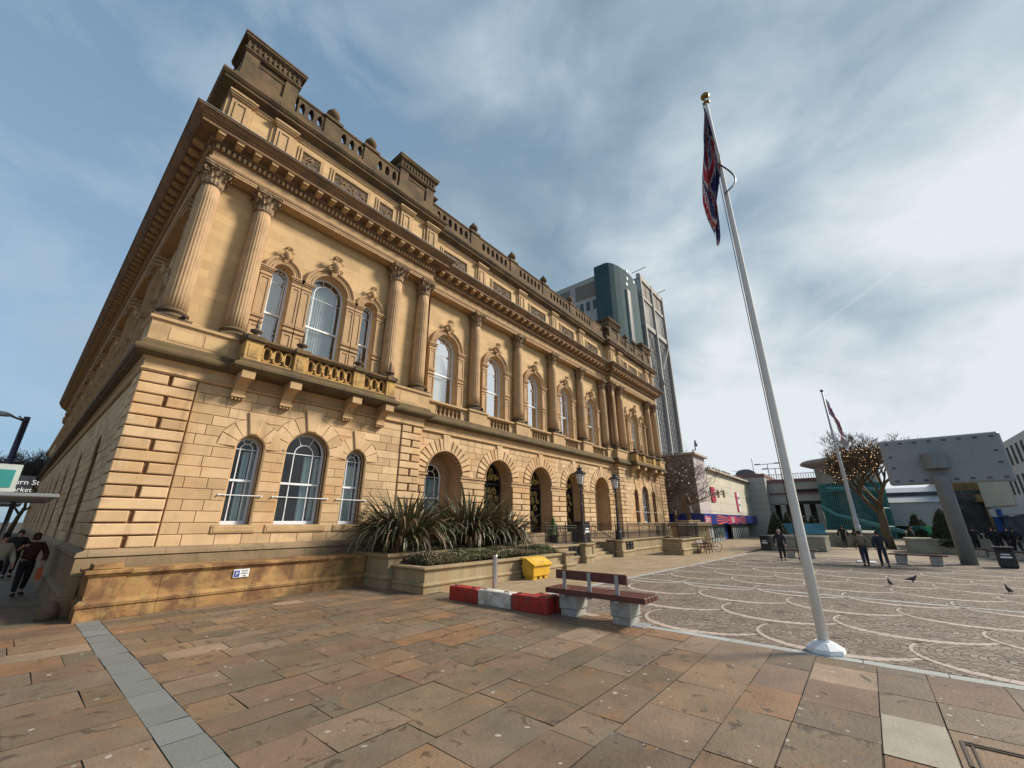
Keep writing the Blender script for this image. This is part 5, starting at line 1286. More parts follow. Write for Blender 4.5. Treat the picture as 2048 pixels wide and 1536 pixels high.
BACK = (q0[1], q1[1], q1[2], q2[2])
zb0, zb1 = 0.80, 1.00
m = MB(); m.box(8.93, 9.02, q1[1], q0[1], min(q2[2], q1[2] - 0.15), q1[2], 0.012); link('backrest', m, M_slat, BN, root=BN)
for py in (1128, 1177, 1232):
    yy = onx(py, 1160, 8.90)[1]; m = MB(); m.box(8.905, 8.93, yy - 0.045, yy + 0.045, 0.47, q1[2] - 0.02); m.box(8.815, 8.94, yy - 0.045, yy + 0.045, 0.44, 0.475); link('strap', m, M_strap, BN, root=BN)
# drain
m = MB(); m.box(9.0, 9.45, 3.98, 4.24, 0.004, 0.014); 
for k in range(3): m.box(9.02, 9.43, 4.0 + 0.08 * k, 4.05 + 0.08 * k, 0.014, 0.02)
tag(link('drain_cover', m, M_strap), 'small metal drain cover beside the bench foot', 'drain cover')
m = MB(); hc = onz(1960, 1500); m.box(4.98, 5.5, -0.75, -0.25, 0.004, 0.012)
# flagpole
M_pole = mat('pole_white_paint', (0.66, 0.655, 0.62), 0.75, 0.06, 3, stain=[((0.36, 0.33, 0.25), 2.0, 0.56, 0.8, 0.4), ((0.05, 0.04, 0.03), 7.0, 0.70, 0.74, 0.9)])
FX, FY = 9.46, 0.98
ztop = hgt(1409, 200, (FX, FY))
FP = empty('flagpole', (FX, FY, 0), 'tall white flagpole in a white octagonal foot at the kerb, nearest the camera', 'flagpole')
m = MB(); m.lathe([(0.082, 0.1), (0.078, 2), (0.074, 4.0), (0.068, 6), (0.060, 8), (0.048, 11), (0.038, ztop)], n=20, cap=True); link('pole', m, M_pole, FP, True)
m = MB(); m.lathe([(0.27, 0.0), (0.285, 0.03), (0.275, 0.08), (0.145, 0.165), (0.10, 0.165)], n=8, rot=0.3); m.lathe([(0.098, 0.16), (0.098, 0.19)], n=16); link('foot', m, mat('white_concrete', (0.70, 0.72, 0.76), 0.7, 0.06, 3, 0.5, 20, stain=[((0.30, 0.22, 0.15), 6, 0.60, 0.72, 0.6)]), FP)
m = MB(); m.lathe([(0.04, 0), (0.08, 0.04), (0.115, 0.10), (0.105, 0.15), (0.06, 0.19), (0.0, 0.20)], (0, 0, ztop), 14); m.lathe([(0.07, -0.16), (0.09, -0.13), (0.07, -0.10)], (0, 0, ztop), 12); link('finial', m, mat('bronze_finial', (0.25, 0.15, 0.05), 0.35, 0.1, 4, metal=0.7), FP, True)
# halyard
lv = Vector((-0.641, 0.767, 0)); tv = Vector((-0.767, -0.641, 0)) # to the left in view / towards the camera
m = MB(); m.tube([tuple(lv * 0.105 + Vector((0, 0, ztop - 0.15))), tuple(lv * 0.115 + Vector((0, 0, 1.4)))], 0.008, 4)
zr = hgt(1452, 380, (FX, FY)); pts = [tuple(lv * (0.10 - 0.34 * math.sin(PI * k / 8)) + tv * 0.1 + Vector((0, 0, zr + 0.75 - 0.95 * k / 8))) for k in range(9)]; m.tube(pts, 0.02, 5); link('halyard', m, M_iron, FP)
def union(u, v):
    """0 blue 1 white 2 red; u along fly 0..2, v 0..1"""
    x, y = u - 1.0, v - 0.5
    if abs(x) < 0.1 or abs(y) < 0.1: return 2
    if abs(x) < 0.167 or abs(y) < 0.167: return 1
    d = (x * 0.5 - y) / math.hypot(0.5, 1) if x * y > 0 else (x * 0.5 + y) / math.hypot(0.5, 1)
    if abs(d) < 0.035: return 2
    if abs(d) < 0.1: return 1
    return 0
def limp_flag(hoist, fly, nu, nv, colfn, ztop_, drop, seed, lvec, tvec, sx=0.30, fold=0.11):
    m = MB(); r_ = random.Random(seed); G_ = []
    for i in range(nu + 1):
        row = []; u = i / nu
        for j in range(nv + 1):
            v = j / nv
            # hoist edge hangs along the pole, the cloth gathers into folds below it
            z = -v * hoist - u * drop * (0.35 + 0.65 * v ** 0.5) * (1.0) - 0.25 * u * (1 - v)
            out = sx * math.sin(min(1, u * 1.15) * PI * 0.62) * (0.35 + 0.65 * v) * (1 - 0.25 * u)
            w = fold * (u ** 0.6) * math.sin(u * 15 + v * 4.0 + seed) + 0.05 * u * math.sin(u * 31 + v * 9)
            w2 = 0.07 * u * math.sin(u * 9 - v * 6)
            p = lvec * (0.10 + out + w2) + tvec * w + Vector((0, 0, ztop_ + z)); row.append(tuple(p))
        G_.append(row)
    for i in range(nu):
        for j in range(nv):
            m.cm = colfn((i + 0.5) / nu, (j + 0.5) / nv); m.quad(G_[i][j], G_[i + 1][j], G_[i + 1][j + 1], G_[i][j + 1])
    return m
zf0 = hgt(1411, 215, (FX, FY)); zf1 = hgt(1447, 480, (FX, FY))
M_fb = mat('flag_blue', (0.012, 0.022, 0.11), 0.8, 0.1, 4); M_fw = mat('flag_white', (0.42, 0.39, 0.39), 0.8, 0.1, 4); M_fr = mat('flag_red', (0.36, 0.015, 0.02), 0.8, 0.1, 4)
def drape(nu, nv, colfn):
    m = MB(); G_ = []
    ks = [(0, .02, .0), (.12, .10, .0), (.25, .21, .0), (.45, .37, -.06), (.6, .46, .04), (.78, .50, .20), (.9, .46, .27), (1.0, .40, .33)]
    def ip(t_, c):
        for a, b in zip(ks[:-1], ks[1:]):
            if t_ <= b[0]: f = (t_ - a[0]) / (b[0] - a[0]); return a[c] + (b[c] - a[c]) * f
        return ks[-1][c]
    for i in range(nu + 1):
        t_ = i / nu; L_, R_ = ip(t_, 1), ip(t_, 2); row = []
        for j in range(nv + 1):
            s_ = j / nv; amp = 0.09 * min(1, t_ * 3)
            w = amp * math.sin(s_ * 13 + t_ * 5) + 0.04 * math.sin(s_ * 29 - t_ * 7) * min(1, t_ * 3)
            o = R_ + (L_ - R_) * (s_ + 0.05 * math.sin(s_ * 13 + t_ * 5 + 1.3))
            z = zf0 + (zf1 - zf0) * t_ * (1 - 0.10 * abs(s_ - 0.35) ** 0.7 - 0.06 * math.sin(s_ * 12)) 
            row.append(tuple(lv * (0.06 + o) + tv * w + Vector((FX, FY, z))))
        G_.append(row)
    for i in range(nu):
        for j in range(nv):
            t_, s_ = (i + 0.5) / nu, (j + 0.5) / nv; m.cm = colfn(0.02 + 1.9 * t_ + 0.35 * math.sin(s_ * 6.5), 0.02 + 0.96 * abs(math.sin(s_ * 4.4 + 1.9 * t_))); m.quad(G_[i][j], G_[i + 1][j], G_[i + 1][j + 1], G_[i][j + 1])
    return m
fm = drape(130, 50, union)
tag(link('union_flag', fm, [M_fb, M_fw, M_fr], smooth=True), 'limp red white and blue crossed flag hanging from the near flagpole', 'flag')
# second flagpole
bx2, by2 = 30.28, 0.45; zt2 = hgt(1645.5, 784, (bx2, by2))
FP2 = empty('flagpole', (bx2, by2, 0), 'thin white flagpole further across the square', 'flagpole')
m = MB(); m.lathe([(0.13, 0), (0.12, 2.2), (0.10, 2.3), (0.09, 5), (0.045, zt2)], n=12); m.lathe([(0.14, 1.5), (0.14, 1.9)], n=12); link('pole', m, mat('grey_pole', (0.42, 0.42, 0.44), 0.5, 0.05, 3), FP2, True)
m = MB(); m.lathe([(0.04, 0), (0.10, 0.06), (0.06, 0.15), (0, 0.17)], (0, 0, zt2), 8); link('finial', m, M_iron, FP2, True)
m = MB(); m.box(-0.4, 0.4, -0.4, 0.4, 0, 0.06, 0.02); link('foot', m, mat('white_concrete', (0.7, 0.72, 0.76)), FP2)
fm = limp_flag(1.0, 1.9, 40, 24, lambda u, v: 1 if (abs(u - 0.5) > 0.12 and abs(v - 0.5) > 0.14) else 2, zt2 - 0.4, 2.3, 5.0, -lv, tv, 0.75, 0.05)
for v in range(len(fm.v)): fm.v[v] = tuple(Vector(fm.v[v]) + Vector((bx2, by2, 0)))
tag(link('cross_flag', fm, [M_fb, mat('flag_grey', (0.36, 0.36, 0.39), 0.8, 0.1, 4), mat('flag_dull_red', (0.42, 0.10, 0.14), 0.8, 0.1, 4)], smooth=True), 'limp white flag with red cross on the thin far flagpole', 'flag')
# big screen seen from behind
M_scr = mat('screen_grey_metal', (0.25, 0.275, 0.29), 0.5, 0.06, 2, stain=[((0.13, 0.145, 0.15), 1.2, 0.55, 0.75, 0.4)]); M_scr2 = mat('grey_post_paint', (0.16, 0.19, 0.205), 0.5, 0.08, 3)
SC = empty('outdoor_screen', (32.0, -3.6, 0), 'back of a large grey video screen on a thick grey post', 'screen')
XS = 32.4
TL, TRr, BRr, BL = onx(1760, 883, XS), onx(2000, 862, XS), onx(2034, 958, XS), onx(1778, 975, XS)
ya, yb = (TL[1] + BL[1]) / 2, (TRr[1] + BRr[1]) / 2; za, zb_ = (BL[2] + BRr[2]) / 2, (TL[2] + TRr[2]) / 2
m = MB(); m.box(XS, XS + 0.3, yb, ya, za, zb_, 0.09)
for k in (1, 2, 3): m.box(XS - 0.006, XS + 0.01, yb + (ya - yb) * k / 4 - 0.015, yb + (ya - yb) * k / 4 + 0.015, za + 0.1, zb_ - 0.1)
link('screen_case', m, M_scr, SC, root=SC)
m = MB()
for k in range(8):
    yy = ya + (yb - ya) * (0.07 + 0.86 * k / 7)
    for zz in (za + 0.22, zb_ - 0.22): m.box(XS - 0.012, XS, yy - 0.09, yy + 0.09, zz - 0.06, zz + 0.06)
for zz in (za + (zb_ - za) * 0.38, za + (zb_ - za) * 0.62):
    for yy in (ya - 0.35, yb + 0.35): m.box(XS - 0.012, XS, yy - 0.09, yy + 0.09, zz - 0.06, zz + 0.06)
link('vent', m, M_strap2 if 'M_strap2' in globals() else mat('dark_vent', (0.10, 0.11, 0.12)), SC, root=SC)
pc = onz(1941, 1130); px_, py_ = pc[0] + 0.1, pc[1] - 0.0
m = MB(); m.lathe([(0.33, 0), (0.33, za + 0.15), (0.38, za + 0.4)], (px_, py_, 0), 20); link('post', m, M_scr2, SC, True, root=SC)
c0 = onx(1868, 906, 32.0)[2]; c1 = onx(1872, 937, 32.0)[2]
m = MB(); m.lathe([(0.52, c1), (0.52, c0)], (px_ + 0.05, py_, 0), 20); link('post_collar', m, M_scr2, SC, False, root=SC)
# benches of the square
def far_bench(p, q, label, back=False, z=0.5):
    A_, B_ = Vector((p[0], p[1], 0)), Vector((q[0], q[1], 0)); L = (B_ - A_).length; an = math.atan2(B_.y - A_.y, B_.x - A_.x)
    b = empty('bench', tuple((A_ + B_) / 2), label, 'bench', rz=an); m = MB()
    for k in range(3): m.box(-L / 2, L / 2, -0.26 + 0.18 * k, -0.10 + 0.18 * k, z - 0.06, z, 0.01)
    link('seat', m, M_slat, b)
    for x in (-L * 0.29, L * 0.29): m = MB(); m.box(x - 0.22, x + 0.22, -0.22, 0.22, 0, z - 0.062, 0.03); link('leg', m, M_conc, b)
    if back: m = MB(); m.box(-L / 2, L / 2, 0.26, 0.32, z + 0.2, z + 0.42, 0.01); [m.box(x - 0.03, x + 0.03, 0.24, 0.27, z - 0.05, z + 0.42) for x in (-L * .35, 0, L * .35)]; link('backrest', m, M_slat, b)
s0 = onz(1796, 1128); s1 = onz(1884, 1133); far_bench((30.6, -0.55), (30.2, -2.75), 'flat red bench on concrete blocks left of the screen post', z=0.5)
far_bench((31.3, 4.3), (31.3, 2.6), 'red bench on the square behind the walking man', z=0.5)
far_bench((39.7, -4.9), (39.2, -6.0), 'small far bench right of the screen post', z=0.5); far_bench((37.6, -5.1), (37.0, -6.6), 'far bench just left of the black litter bin', z=0.5)
lb = onz(2022, 1137); litter_bin(lb[0] + 0.2, lb[1], 0, R(-97), 'black square litter bin with white badge at the right edge', hgt(2012, 1094, lb), 0.62)
lb = onz(1533, 1101); litter_bin(lb[0] + 0.2, lb[1], 0, R(-90), 'black litter bin beside the far concrete planter', 1.05, 0.6)
# bench and bicycle by the statue enclosure
ab_ = empty('bench', (31.9, 9.1, 0), 'small ornate iron bench against the statue enclosure', 'bench'); m = MB()
for x in (-0.75, 0.0, 0.75):
    m.tube([(x, -0.3, 0), (x, -0.28, 0.42), (x, 0.2, 0.42), (x, 0.28, 0.0)], 0.035, 5); m.tube([(x, 0.18, 0.42), (x, 0.32, 0.85)], 0.035, 5); m.tube([(x, -0.3, 0.42), (x, -0.28, 0.62), (x, 0.22, 0.62)], 0.03, 5)
link('leg', m, M_slat, ab_); m = MB()
for k in range(4): m.box(-0.85, 0.85, -0.28 + 0.125 * k, -0.18 + 0.125 * k, 0.43, 0.46)
link('seat', m, M_slat, ab_); m = MB()
for k in range(3): m.box(-0.85, 0.85, 0.24 + 0.03 * k, 0.27 + 0.03 * k, 0.55 + 0.11 * k, 0.63 + 0.11 * k)
link('backrest', m, M_conc, ab_)
bk_ = empty('bicycle', (34.3, 9.3, 0), 'dark bicycle parked at the end of the statue enclosure', 'bicycle', rz=R(75))
for x in (-0.5, 0.5):
    m = MB(); m.tube([(x + 0.33 * math.cos(2 * PI * k / 20), 0, 0.34 + 0.33 * math.sin(2 * PI * k / 20)) for k in range(21)], 0.018, 5)
    for k in range(8): m.tube([(x, 0, 0.34), (x + 0.33 * math.cos(PI * k / 4), 0, 0.34 + 0.33 * math.sin(PI * k / 4))], 0.003, 3)
    link('wheel', m, M_iron, bk_)
m = MB(); P_ = {'r': (-0.5, 0, 0.34), 'b': (-0.08, 0, 0.32), 's': (-0.22, 0, 0.82), 'h': (0.33, 0, 0.80), 'f': (0.5, 0, 0.34)}
for a, b in ('rb', 'bs', 'sh', 'bh', 'rs', 'hf'): m.tube([P_[a], P_[b]], 0.018, 5)
link('frame', m, M_iron, bk_); m = MB(); m.tube([P_['h'], (0.30, 0, 0.98)], 0.014, 5); m.tube([(0.28, -0.28, 1.02), (0.33, 0, 0.98), (0.28, 0.28, 1.02)], 0.014, 5); link('handlebar', m, M_iron, bk_); m = MB(); m.box(-0.36, -0.12, -0.07, 0.07, 0.86, 0.92, 0.02); m.tube([P_['s'], (-0.24, 0, 0.88)], 0.014, 5); link('saddle', m, M_iron, bk_)
# ================= BACKGROUND =================
def face_y(mb, Y, x0, x1, z0, z1): mb.quad((x0, Y, z0), (x1, Y, z0), (x1, Y, z1), (x0, Y, z1))
# ---- tower block ----
TY = 30.0
cnr = ony(1240, 560, TY); k_ = TY / 60.0
TX0 = ony(1209, 560, TY + 2)[0]; GX = ony(1283, 600, TY)[0]; TZD = ony(1240, 532, TY - 0.5)[2]; TX1 = ony(1330, 640, TY)[0]; TZ = ony(1290, 560, TY)[2]
TW = empty('tower_block', (TX0, TY, 0), 'tall grey concrete and glass office tower with a dark teal corner drum behind the hall', 'building')
M_tc = mat('tower_concrete', (0.36, 0.35, 0.33), 0.85, 0.1, 0.3); M_tp = mat('tower_brown_panel', (0.17, 0.15, 0.12), 0.8, 0.1, 0.5); M_teal = mat('teal_cladding', (0.045, 0.085, 0.095), 0.85, 0.12, 0.4, spec=0.2); M_tgl = mat('tower_glass', (0.15, 0.155, 0.165), 0.35, 0.15, 0.25, spec=0.6)
M_tgrid = mat('tower_grid', (0.05, 0.055, 0.065), 0.5)
TZL = onx(1140, 572, TX0 + 0.8)[2]; m = MB(); ZL = 48.0   # top of glazed shaft
m.box(TX0 + 0.8, TX1 - 0.6, TY + 2.5, TY + 18, 0, TZL); m.box(GX, TX1 - 0.6, TY + 0.6, TY + 6, 0, TZ - 1.2); link('tower_core', m, M_tc, TW, root=TW)
m = MB(); zA = ony(1300, 660, TY)[2]
face_y(m, TY + 0.3, GX, TX1 - 1.2, 6, zA); link('glazing', m, M_tgl, TW, root=TW)
m = MB()
x = GX
while x < TX1 - 1.0: m.box(x - 0.05, x + 0.05, TY + 0.2, TY + 0.32, 6, zA); x += 1.0
z = 6.0
while z < zA: m.box(GX, TX1 - 1.2, TY + 0.22, TY + 0.32, z - 0.08, z + 0.08); z += 1.25
link('glazing_bars', m, M_tgrid, TW, root=TW)
m = MB(); xm = (GX + TX1 - 1.2) / 2
for x in (GX + 0.3, xm, TX1 - 1.0): m.box(x - 0.3, x + 0.3, TY - 0.35, TY + 0.6, 0, TZ - 0.4)
m.box(GX - 0.2, TX1 - 0.8, TY - 0.1, TY + 0.6, zA, zA + 1.2)
m.tube([(GX + 0.8, TY - 0.5, zA - 1), (xm - 0.5, TY - 0.5, zA - 13)], 0.18, 4); m.tube([(TX1 - 1.8, TY - 0.5, zA - 1), (xm + 0.5, TY - 0.5, zA - 9)], 0.18, 4)
m.box(GX - 0.2, TX1 - 0.8, TY - 0.2, TY + 0.6, TZ - 1.6, TZ - 0.2); m.box(GX - 0.2, TX1 - 0.8, TY - 0.1, TY + 0.6, TZ - 6.6, TZ - 5.9)
m.tube([(GX - 0.2, TY - 2.0, TZ + 0.6), (GX - 0.2, TY + 1.5, TZ + 0.4)], 0.12, 4); m.tube([(TX1 - 3, TY - 2.0, TZ + 0.4), (TX1 - 3, TY + 1.5, TZ + 0.2)], 0.12, 4); link('concrete_frame', m, M_tc, TW, root=TW)
m = MB()
xs = [GX + 0.8, xm - 0.7, xm + 0.7, TX1 - 1.7]
for a, b in ((xs[0], xs[1]), (xs[2], xs[3])):
    h_ = (b - a) / 2
    for i in range(2): face_y(m, TY + 0.1, a + i * h_ + 0.25, a + (i + 1) * h_ - 0.1, TZ - 5.7, TZ - 2.0)
link('brown_panel', m, M_tp, TW, root=TW)
m = MB()
for a, b in ((xs[0], xs[1]), (xs[2], xs[3])):
    for i in range(6):
        w = (b - a) / 6; face_y(m, TY + 0.15, a + i * w + w * 0.3, a + (i + 1) * w - w * 0.1, zA + 1.8, TZ - 6.9)
for k in range(7): m.quad((TX0 + 0.75, TY + 4.6 + k * 1.6, TZL - 8), (TX0 + 0.75, TY + 5.5 + k * 1.6, TZL - 8), (TX0 + 0.75, TY + 5.5 + k * 1.6, TZL - 5.8), (TX0 + 0.75, TY + 4.6 + k * 1.6, TZL - 5.8))
link('tower_window', m, M_tgrid, TW, root=TW)
m = MB()
for a, b in ((4.4, 9.6), (11.0, 14.2)): m.quad((TX0 + 0.74, TY + a, TZL - 4.8), (TX0 + 0.74, TY + b, TZL - 4.8), (TX0 + 0.74, TY + b, TZL - 1.2), (TX0 + 0.74, TY + a, TZL - 1.2))
link('brown_panel', m, M_tp, TW, root=TW)
m = MB(); # curved corner drum
n = 10; xa_ = TX0 - 0.2; hw_ = (GX - xa_) / 2; cx_ = xa_ + hw_
pts0 = [(xa_, TY + 4.2)] + [(cx_ - hw_ * math.cos(a), TY + 1.6 - 2.3 * math.sin(a)) for a in [PI * k / n for k in range(n + 1)]] + [(GX, TY + 4.2)]
m.loft([[(x, y, z) for x, y in pts0] for z in (0, TZD)], True, True); link('teal_drum', m, M_teal, TW, False, root=TW)
m = MB()
for px, py in ((575, 182), (632, 155), (635, 210), (632, 250), (575, 232), (682, 237)):
    q = ony(1080 + px / 3.656, 500 + py / 3.656, TY - 0.9); dx_ = (q[0] - cx_) / hw_; yy = TY + 1.6 - 2.3 * math.sqrt(max(0, 1 - dx_ * dx_)); q = ony(1080 + px / 3.656, 500 + py / 3.656, yy); m.box(q[0] - 0.3, q[0] + 0.3, yy - 0.12, yy + 0.2, q[2] - 0.32, q[2] + 0.32)
link('drum_window', m, M_signw, TW, root=TW)
q0_ = ony(1256, 580, TY - 0.75); m = MB(); m.box(q0_[0] - 0.55, q0_[0] + 0.75, TY - 0.85, TY - 0.3, 8, q0_[2]); link('drum_slot', m, M_tgrid, TW, root=TW)
m = MB(); m.box(q0_[0] - 0.75, q0_[0] - 0.56, TY - 0.9, TY - 0.3, 8, q0_[2]); m.box(q0_[0] + 0.76, q0_[0] + 0.92, TY - 0.9, TY - 0.3, 8, q0_[2]); link('drum_trim', m, M_tc, TW, root=TW)
m = MB(); m.lathe([(1.0, 0), (1.0, TZ - 4)], (TX1 - 0.5, TY + 1.4, 0), 14, True); link('corner_shaft', m, M_teal, TW, root=TW)
# ---- shopping centre ----
MYF = 13.0
M_mc = mat('cream_cladding', (0.56, 0.52, 0.42), 0.8, 0.06, 0.8, extra=brick_extra(3.2, 1.05, 0.03, 0.04, dark=0.6), stain=[((0.30, 0.26, 0.16), -0.8, 0.55, 0.75, 0.5)])
M_mp = mat('pink_brown_cladding', (0.31, 0.25, 0.225), 0.8, 0.08, 0.8, extra=brick_extra(30, 1.05, 0.03, 0.04, dark=0.55)); M_mpl = mat('pale_pink_cladding', (0.46, 0.40, 0.40), 0.8, 0.06, 0.8, extra=brick_extra(30, 1.05, 0.03, 0.03, dark=0.6))
M_grey = mat('grey_cladding', (0.37, 0.365, 0.335), 0.8, 0.06, 0.5, extra=brick_extra(60, 0.95, 0.04, 0.03, dark=0.72)); M_cop = mat('maroon_coping', (0.20, 0.10, 0.10), 0.7, 0.1, 2)
c0 = ony(1398, 1000, MYF); cxm = c0[0]
zcor = ony(1390.5, 911, MYF)[2]; x2 = ony(1418, 985, MYF)[0]; x3 = ony(1519, 1000, MYF)[0]; x4 = ony(1545, 1030, MYF)[0]
zr1 = ony(1410, 938, MYF)[2]; zfa = ony(1440, 1031, MYF)[2]; zfb = ony(1440, 1048, MYF)[2]
SHOP = empty('shop_building', (cxm, MYF, 0), 'cream clad shop with blue fascia and orange sunburst sign across the square', 'building')
m = MB(); m.box(cxm - 0.0, x2, MYF, MYF + 12, zfa + 0.1, zcor); link('corner_tower', m, M_mpl, SHOP, root=SHOP)
m = MB(); m.box(cxm - 0.02, cxm + 0.02, MYF + 0.05, MYF + 5.2, zfa + 0.1, zcor); m.box(cxm + 0.3, cxm + 0.5, MYF + 5.2, 40, zfa, zcor - 0.6); link('west_wall', m, M_mp, SHOP, root=SHOP)
m = MB(); m.box(cxm - 0.35, x2 + 0.35, MYF - 0.35, MYF + 12, zcor, zcor + 0.22); m.box(x2, x4 + 0.6, MYF - 0.3, MYF + 8, zr1, zr1 + 0.2); link('coping', m, mat('pinkish_coping', (0.42, 0.35, 0.30)), SHOP, root=SHOP)
m = MB(); m.box(x2, x3, MYF + 0.15, MYF + 10, zfa, zr1); link('upper_wall', m, M_mc, SHOP, root=SHOP)
M_fbl = mat('fascia_blue', (0.012, 0.035, 0.20), 0.4, 0.1, 1); M_for = mat('fascia_orange', (0.75, 0.13, 0.04), 0.4, 0.1, 2); M_fpk = mat('fascia_pink', (0.45, 0.045, 0.10), 0.4, 0.1, 2)
fh = zfa - zfb; ft = MB(); ft.box(cxm - 0.35, x3, MYF - 0.35, MYF + 0.1, zfa - fh * 1.0, zfa + 0.12); ft.box(cxm - 0.35, cxm + 0.1, MYF + 0.1, MYF + 20, zfb, zfa + 0.12); link('fascia', ft, M_fbl, SHOP, root=SHOP)
xc = ony(1466, 1040, MYF - 0.35)[0]; zc_ = (zfa + zfb) / 2
m = MB(); W_ = (ony(1494, 1040, MYF - 0.35)[0] - ony(1436, 1040, MYF - 0.35)[0]) / 2
for k in range(12):
    a = 2 * PI * (k + 0.5) / 12
    for s_ in (1,):
        a0, a1 = a - 0.10, a + 0.10
        def hit(a_): 
            c_, s2 = math.cos(a_), math.sin(a_); tt = min(1 / max(1e-6, abs(c_)), 1 / max(1e-6, abs(s2))); return (xc + tt * c_ * W_, MYF - 0.362, zc_ + tt * s2 * (fh / 2 + 0.02))
        m.cm = 0 if abs(math.cos(a)) > 0.7 else 1
        m.poly([(xc, MYF - 0.362, zc_), hit(a0), hit(a1)])
link('sunburst', m, [M_for, M_fpk], SHOP, root=SHOP)
m = MB(); m.poly([(xc + 2.3 * math.cos(k * PI / 8), MYF - 0.366, zc_ + fh * 0.42 * math.sin(k * PI / 8)) for k in range(16)]); xs_ = ony(1415.5, 1036, MYF - .35)[0]; m.box(xs_ - 1.1, xs_ + 1.2, MYF - 0.37, MYF - 0.355, zfb + fh * 0.2, zfa - fh * 0.12); link('pink_sign', m, M_fpk, SHOP, root=SHOP)
xs2 = ony(1520, 1044, MYF - .35)[0]; m = MB(); m.box(x3 - 1.9, x3 - 0.1, MYF - 0.38, MYF - 0.355, zfb + 0.05, zfa - 0.05)
xp = ony(1475.5, 1005, MYF + .15); m.box(xp[0], xp[0] + 1.2, MYF + 0.1, MYF + 0.16, xp[2] - 1.25, xp[2] + 1.25); link('white_sign', m, M_signw, SHOP, root=SHOP)
m = MB(); m.box(xp[0] - 1.0, xp[0] - 0.02, MYF + 0.09, MYF + 0.16, xp[2] - 1.25, xp[2] + 1.35); xq = ony(1424.5, 989, MYF + .15); m.box(xq[0] - 0.75, xq[0] + 0.85, MYF - 0.0, MYF + 0.16, xq[2] - 0.8, xq[2] + 0.85); link('pink_sign', m, M_fpk, SHOP, root=SHOP)
text('Barn', 0.85, (xs_, MYF - 0.385, zc_ + 0.05), (R(90), 0, 0), M_signw, SHOP, SHOP); text('fun', 1.2, (xc, MYF - 0.385, zc_ + 0.05), (R(90), R(-8), 0), M_signw, SHOP, SHOP)
text('fun', 0.7, (xq[0] + 0.05, MYF - 0.02, xq[2]), (R(90), 0, 0), M_signw, SHOP, SHOP); text('OPEN', 0.55, (x3 - 1.0, MYF - 0.39, zc_ + 0.25), (R(90), 0, 0), M_fbl, SHOP, SHOP)
text('NEW', 0.5, (xp[0] + 0.6, MYF + 0.08, xp[2] + 0.6), (R(90), 0, 0), M_ink, SHOP, SHOP); text('OPEN', 0.42, (xp[0] + 0.6, MYF + 0.08, xp[2] - 0.35), (R(90), 0, 0), M_ink, SHOP, SHOP)
m = MB()
for px, w in ((1436, .8), (1447, .9), (1493, .85), (1500, .85)): q = ony(px, 988 if px < 1470 else 1000, MYF + .15); m.box(q[0] - w / 2, q[0] + w / 2, MYF + 0.12, MYF + 0.17, q[2] - 0.42, q[2] + 0.42)
for k in range(6): pass
link('small_window', m, mat('brown_glass', (0.10, 0.07, 0.05), 0.3, 0.2, 2), SHOP, root=SHOP)
m = MB(); xe = ony(1466, 1070, MYF)[0]; xd0 = ony(1453, 1070, MYF)[0]; xd1 = ony(1468, 1070, MYF)[0]; xr = ony(1502, 1070, MYF)[0]
m.box(cxm + 1.0, xd0, MYF + 0.1, MYF + 0.2, 0, zfb); m.box(xd1, xr, MYF + 0.1, MYF + 0.2, 0, zfb); m.box(cxm - 0.02, cxm + 0.1, MYF + 0.1, MYF + 20, 0, zfb)
M_shut = mat('grey_shutter', (0.26, 0.28, 0.28), 0.6, 0.08, 1); link('shutter', m, M_shut, SHOP, root=SHOP)
m = MB(); x = cxm + 1.0
while x < xr:
    if not (xd0 < x < xd1): m.box(x - 0.05, x + 0.05, MYF + 0.05, MYF + 0.1, 0, zfb)
    x += 1.05
link('shopfront_mullion', m, M_tgrid, SHOP, root=SHOP)
m = MB(); m.box(xd0, xd1, MYF + 0.6, MYF + 0.7, 0, zfb); link('blue_door', m, M_fbl, SHOP, root=SHOP)
m = MB(); xg = ony(1432, 1070, MYF)[0]; m.box(xg, xd0 - 0.2, MYF + 0.03, MYF + 0.06, 0.4, zfb - 0.3); link('shop_window', m, mat('shop_glass', (0.045, 0.07, 0.075), 0.08, 0.6, 1.2, spec=0.8, stain=[((0.45, 0.22, 0.12), 1.3, 0.62, 0.66, 0.8), ((0.3, 0.35, 0.36), 2.1, 0.58, 0.62, 0.7)]), SHOP, root=SHOP)
m = MB(); m.box(xr, x3, MYF + 3, MYF + 3.1, 0, zfb); m.box(xr, x3, MYF + 0.1, MYF + 3, zfb - 0.05, zfb); link('arcade_recess', m, M_room, SHOP, root=SHOP)
m = MB(); m.box(x3, x4, MYF - 0.1, MYF + 6, zfb - 0.4, zr1 + 0.05); m.box(x3, x3 + 0.9, MYF - 0.1, MYF + 0.8, 0, zfb - 0.3); m.box(x4 - 0.5, x4, MYF - 0.1, MYF + 0.8, 0, zfb); link('end_pier', m, M_mpl, SHOP, root=SHOP)
m = MB(); m.box(x3 + 0.9, x4 - 0.6, MYF - 0.14, MYF - 0.09, zfb + 1.0, zr1 - 0.9); link('poster', m, M_signw, SHOP, root=SHOP); m = MB(); m.box(x3 + 1.7, x4 - 1.7, MYF - 0.16, MYF - 0.135, zfb + 2.4, zr1 - 1.6, 0.0); link('poster_mark', m, M_ink, SHOP, root=SHOP)
text('U', 2.2, ((x3 + x4) / 2 + 0.1, MYF - 0.18, (zfb + zr1) / 2 + 0.9), (R(90), 0, 0), M_fr, SHOP, SHOP)
m = MB()   # camera bracket on the roof
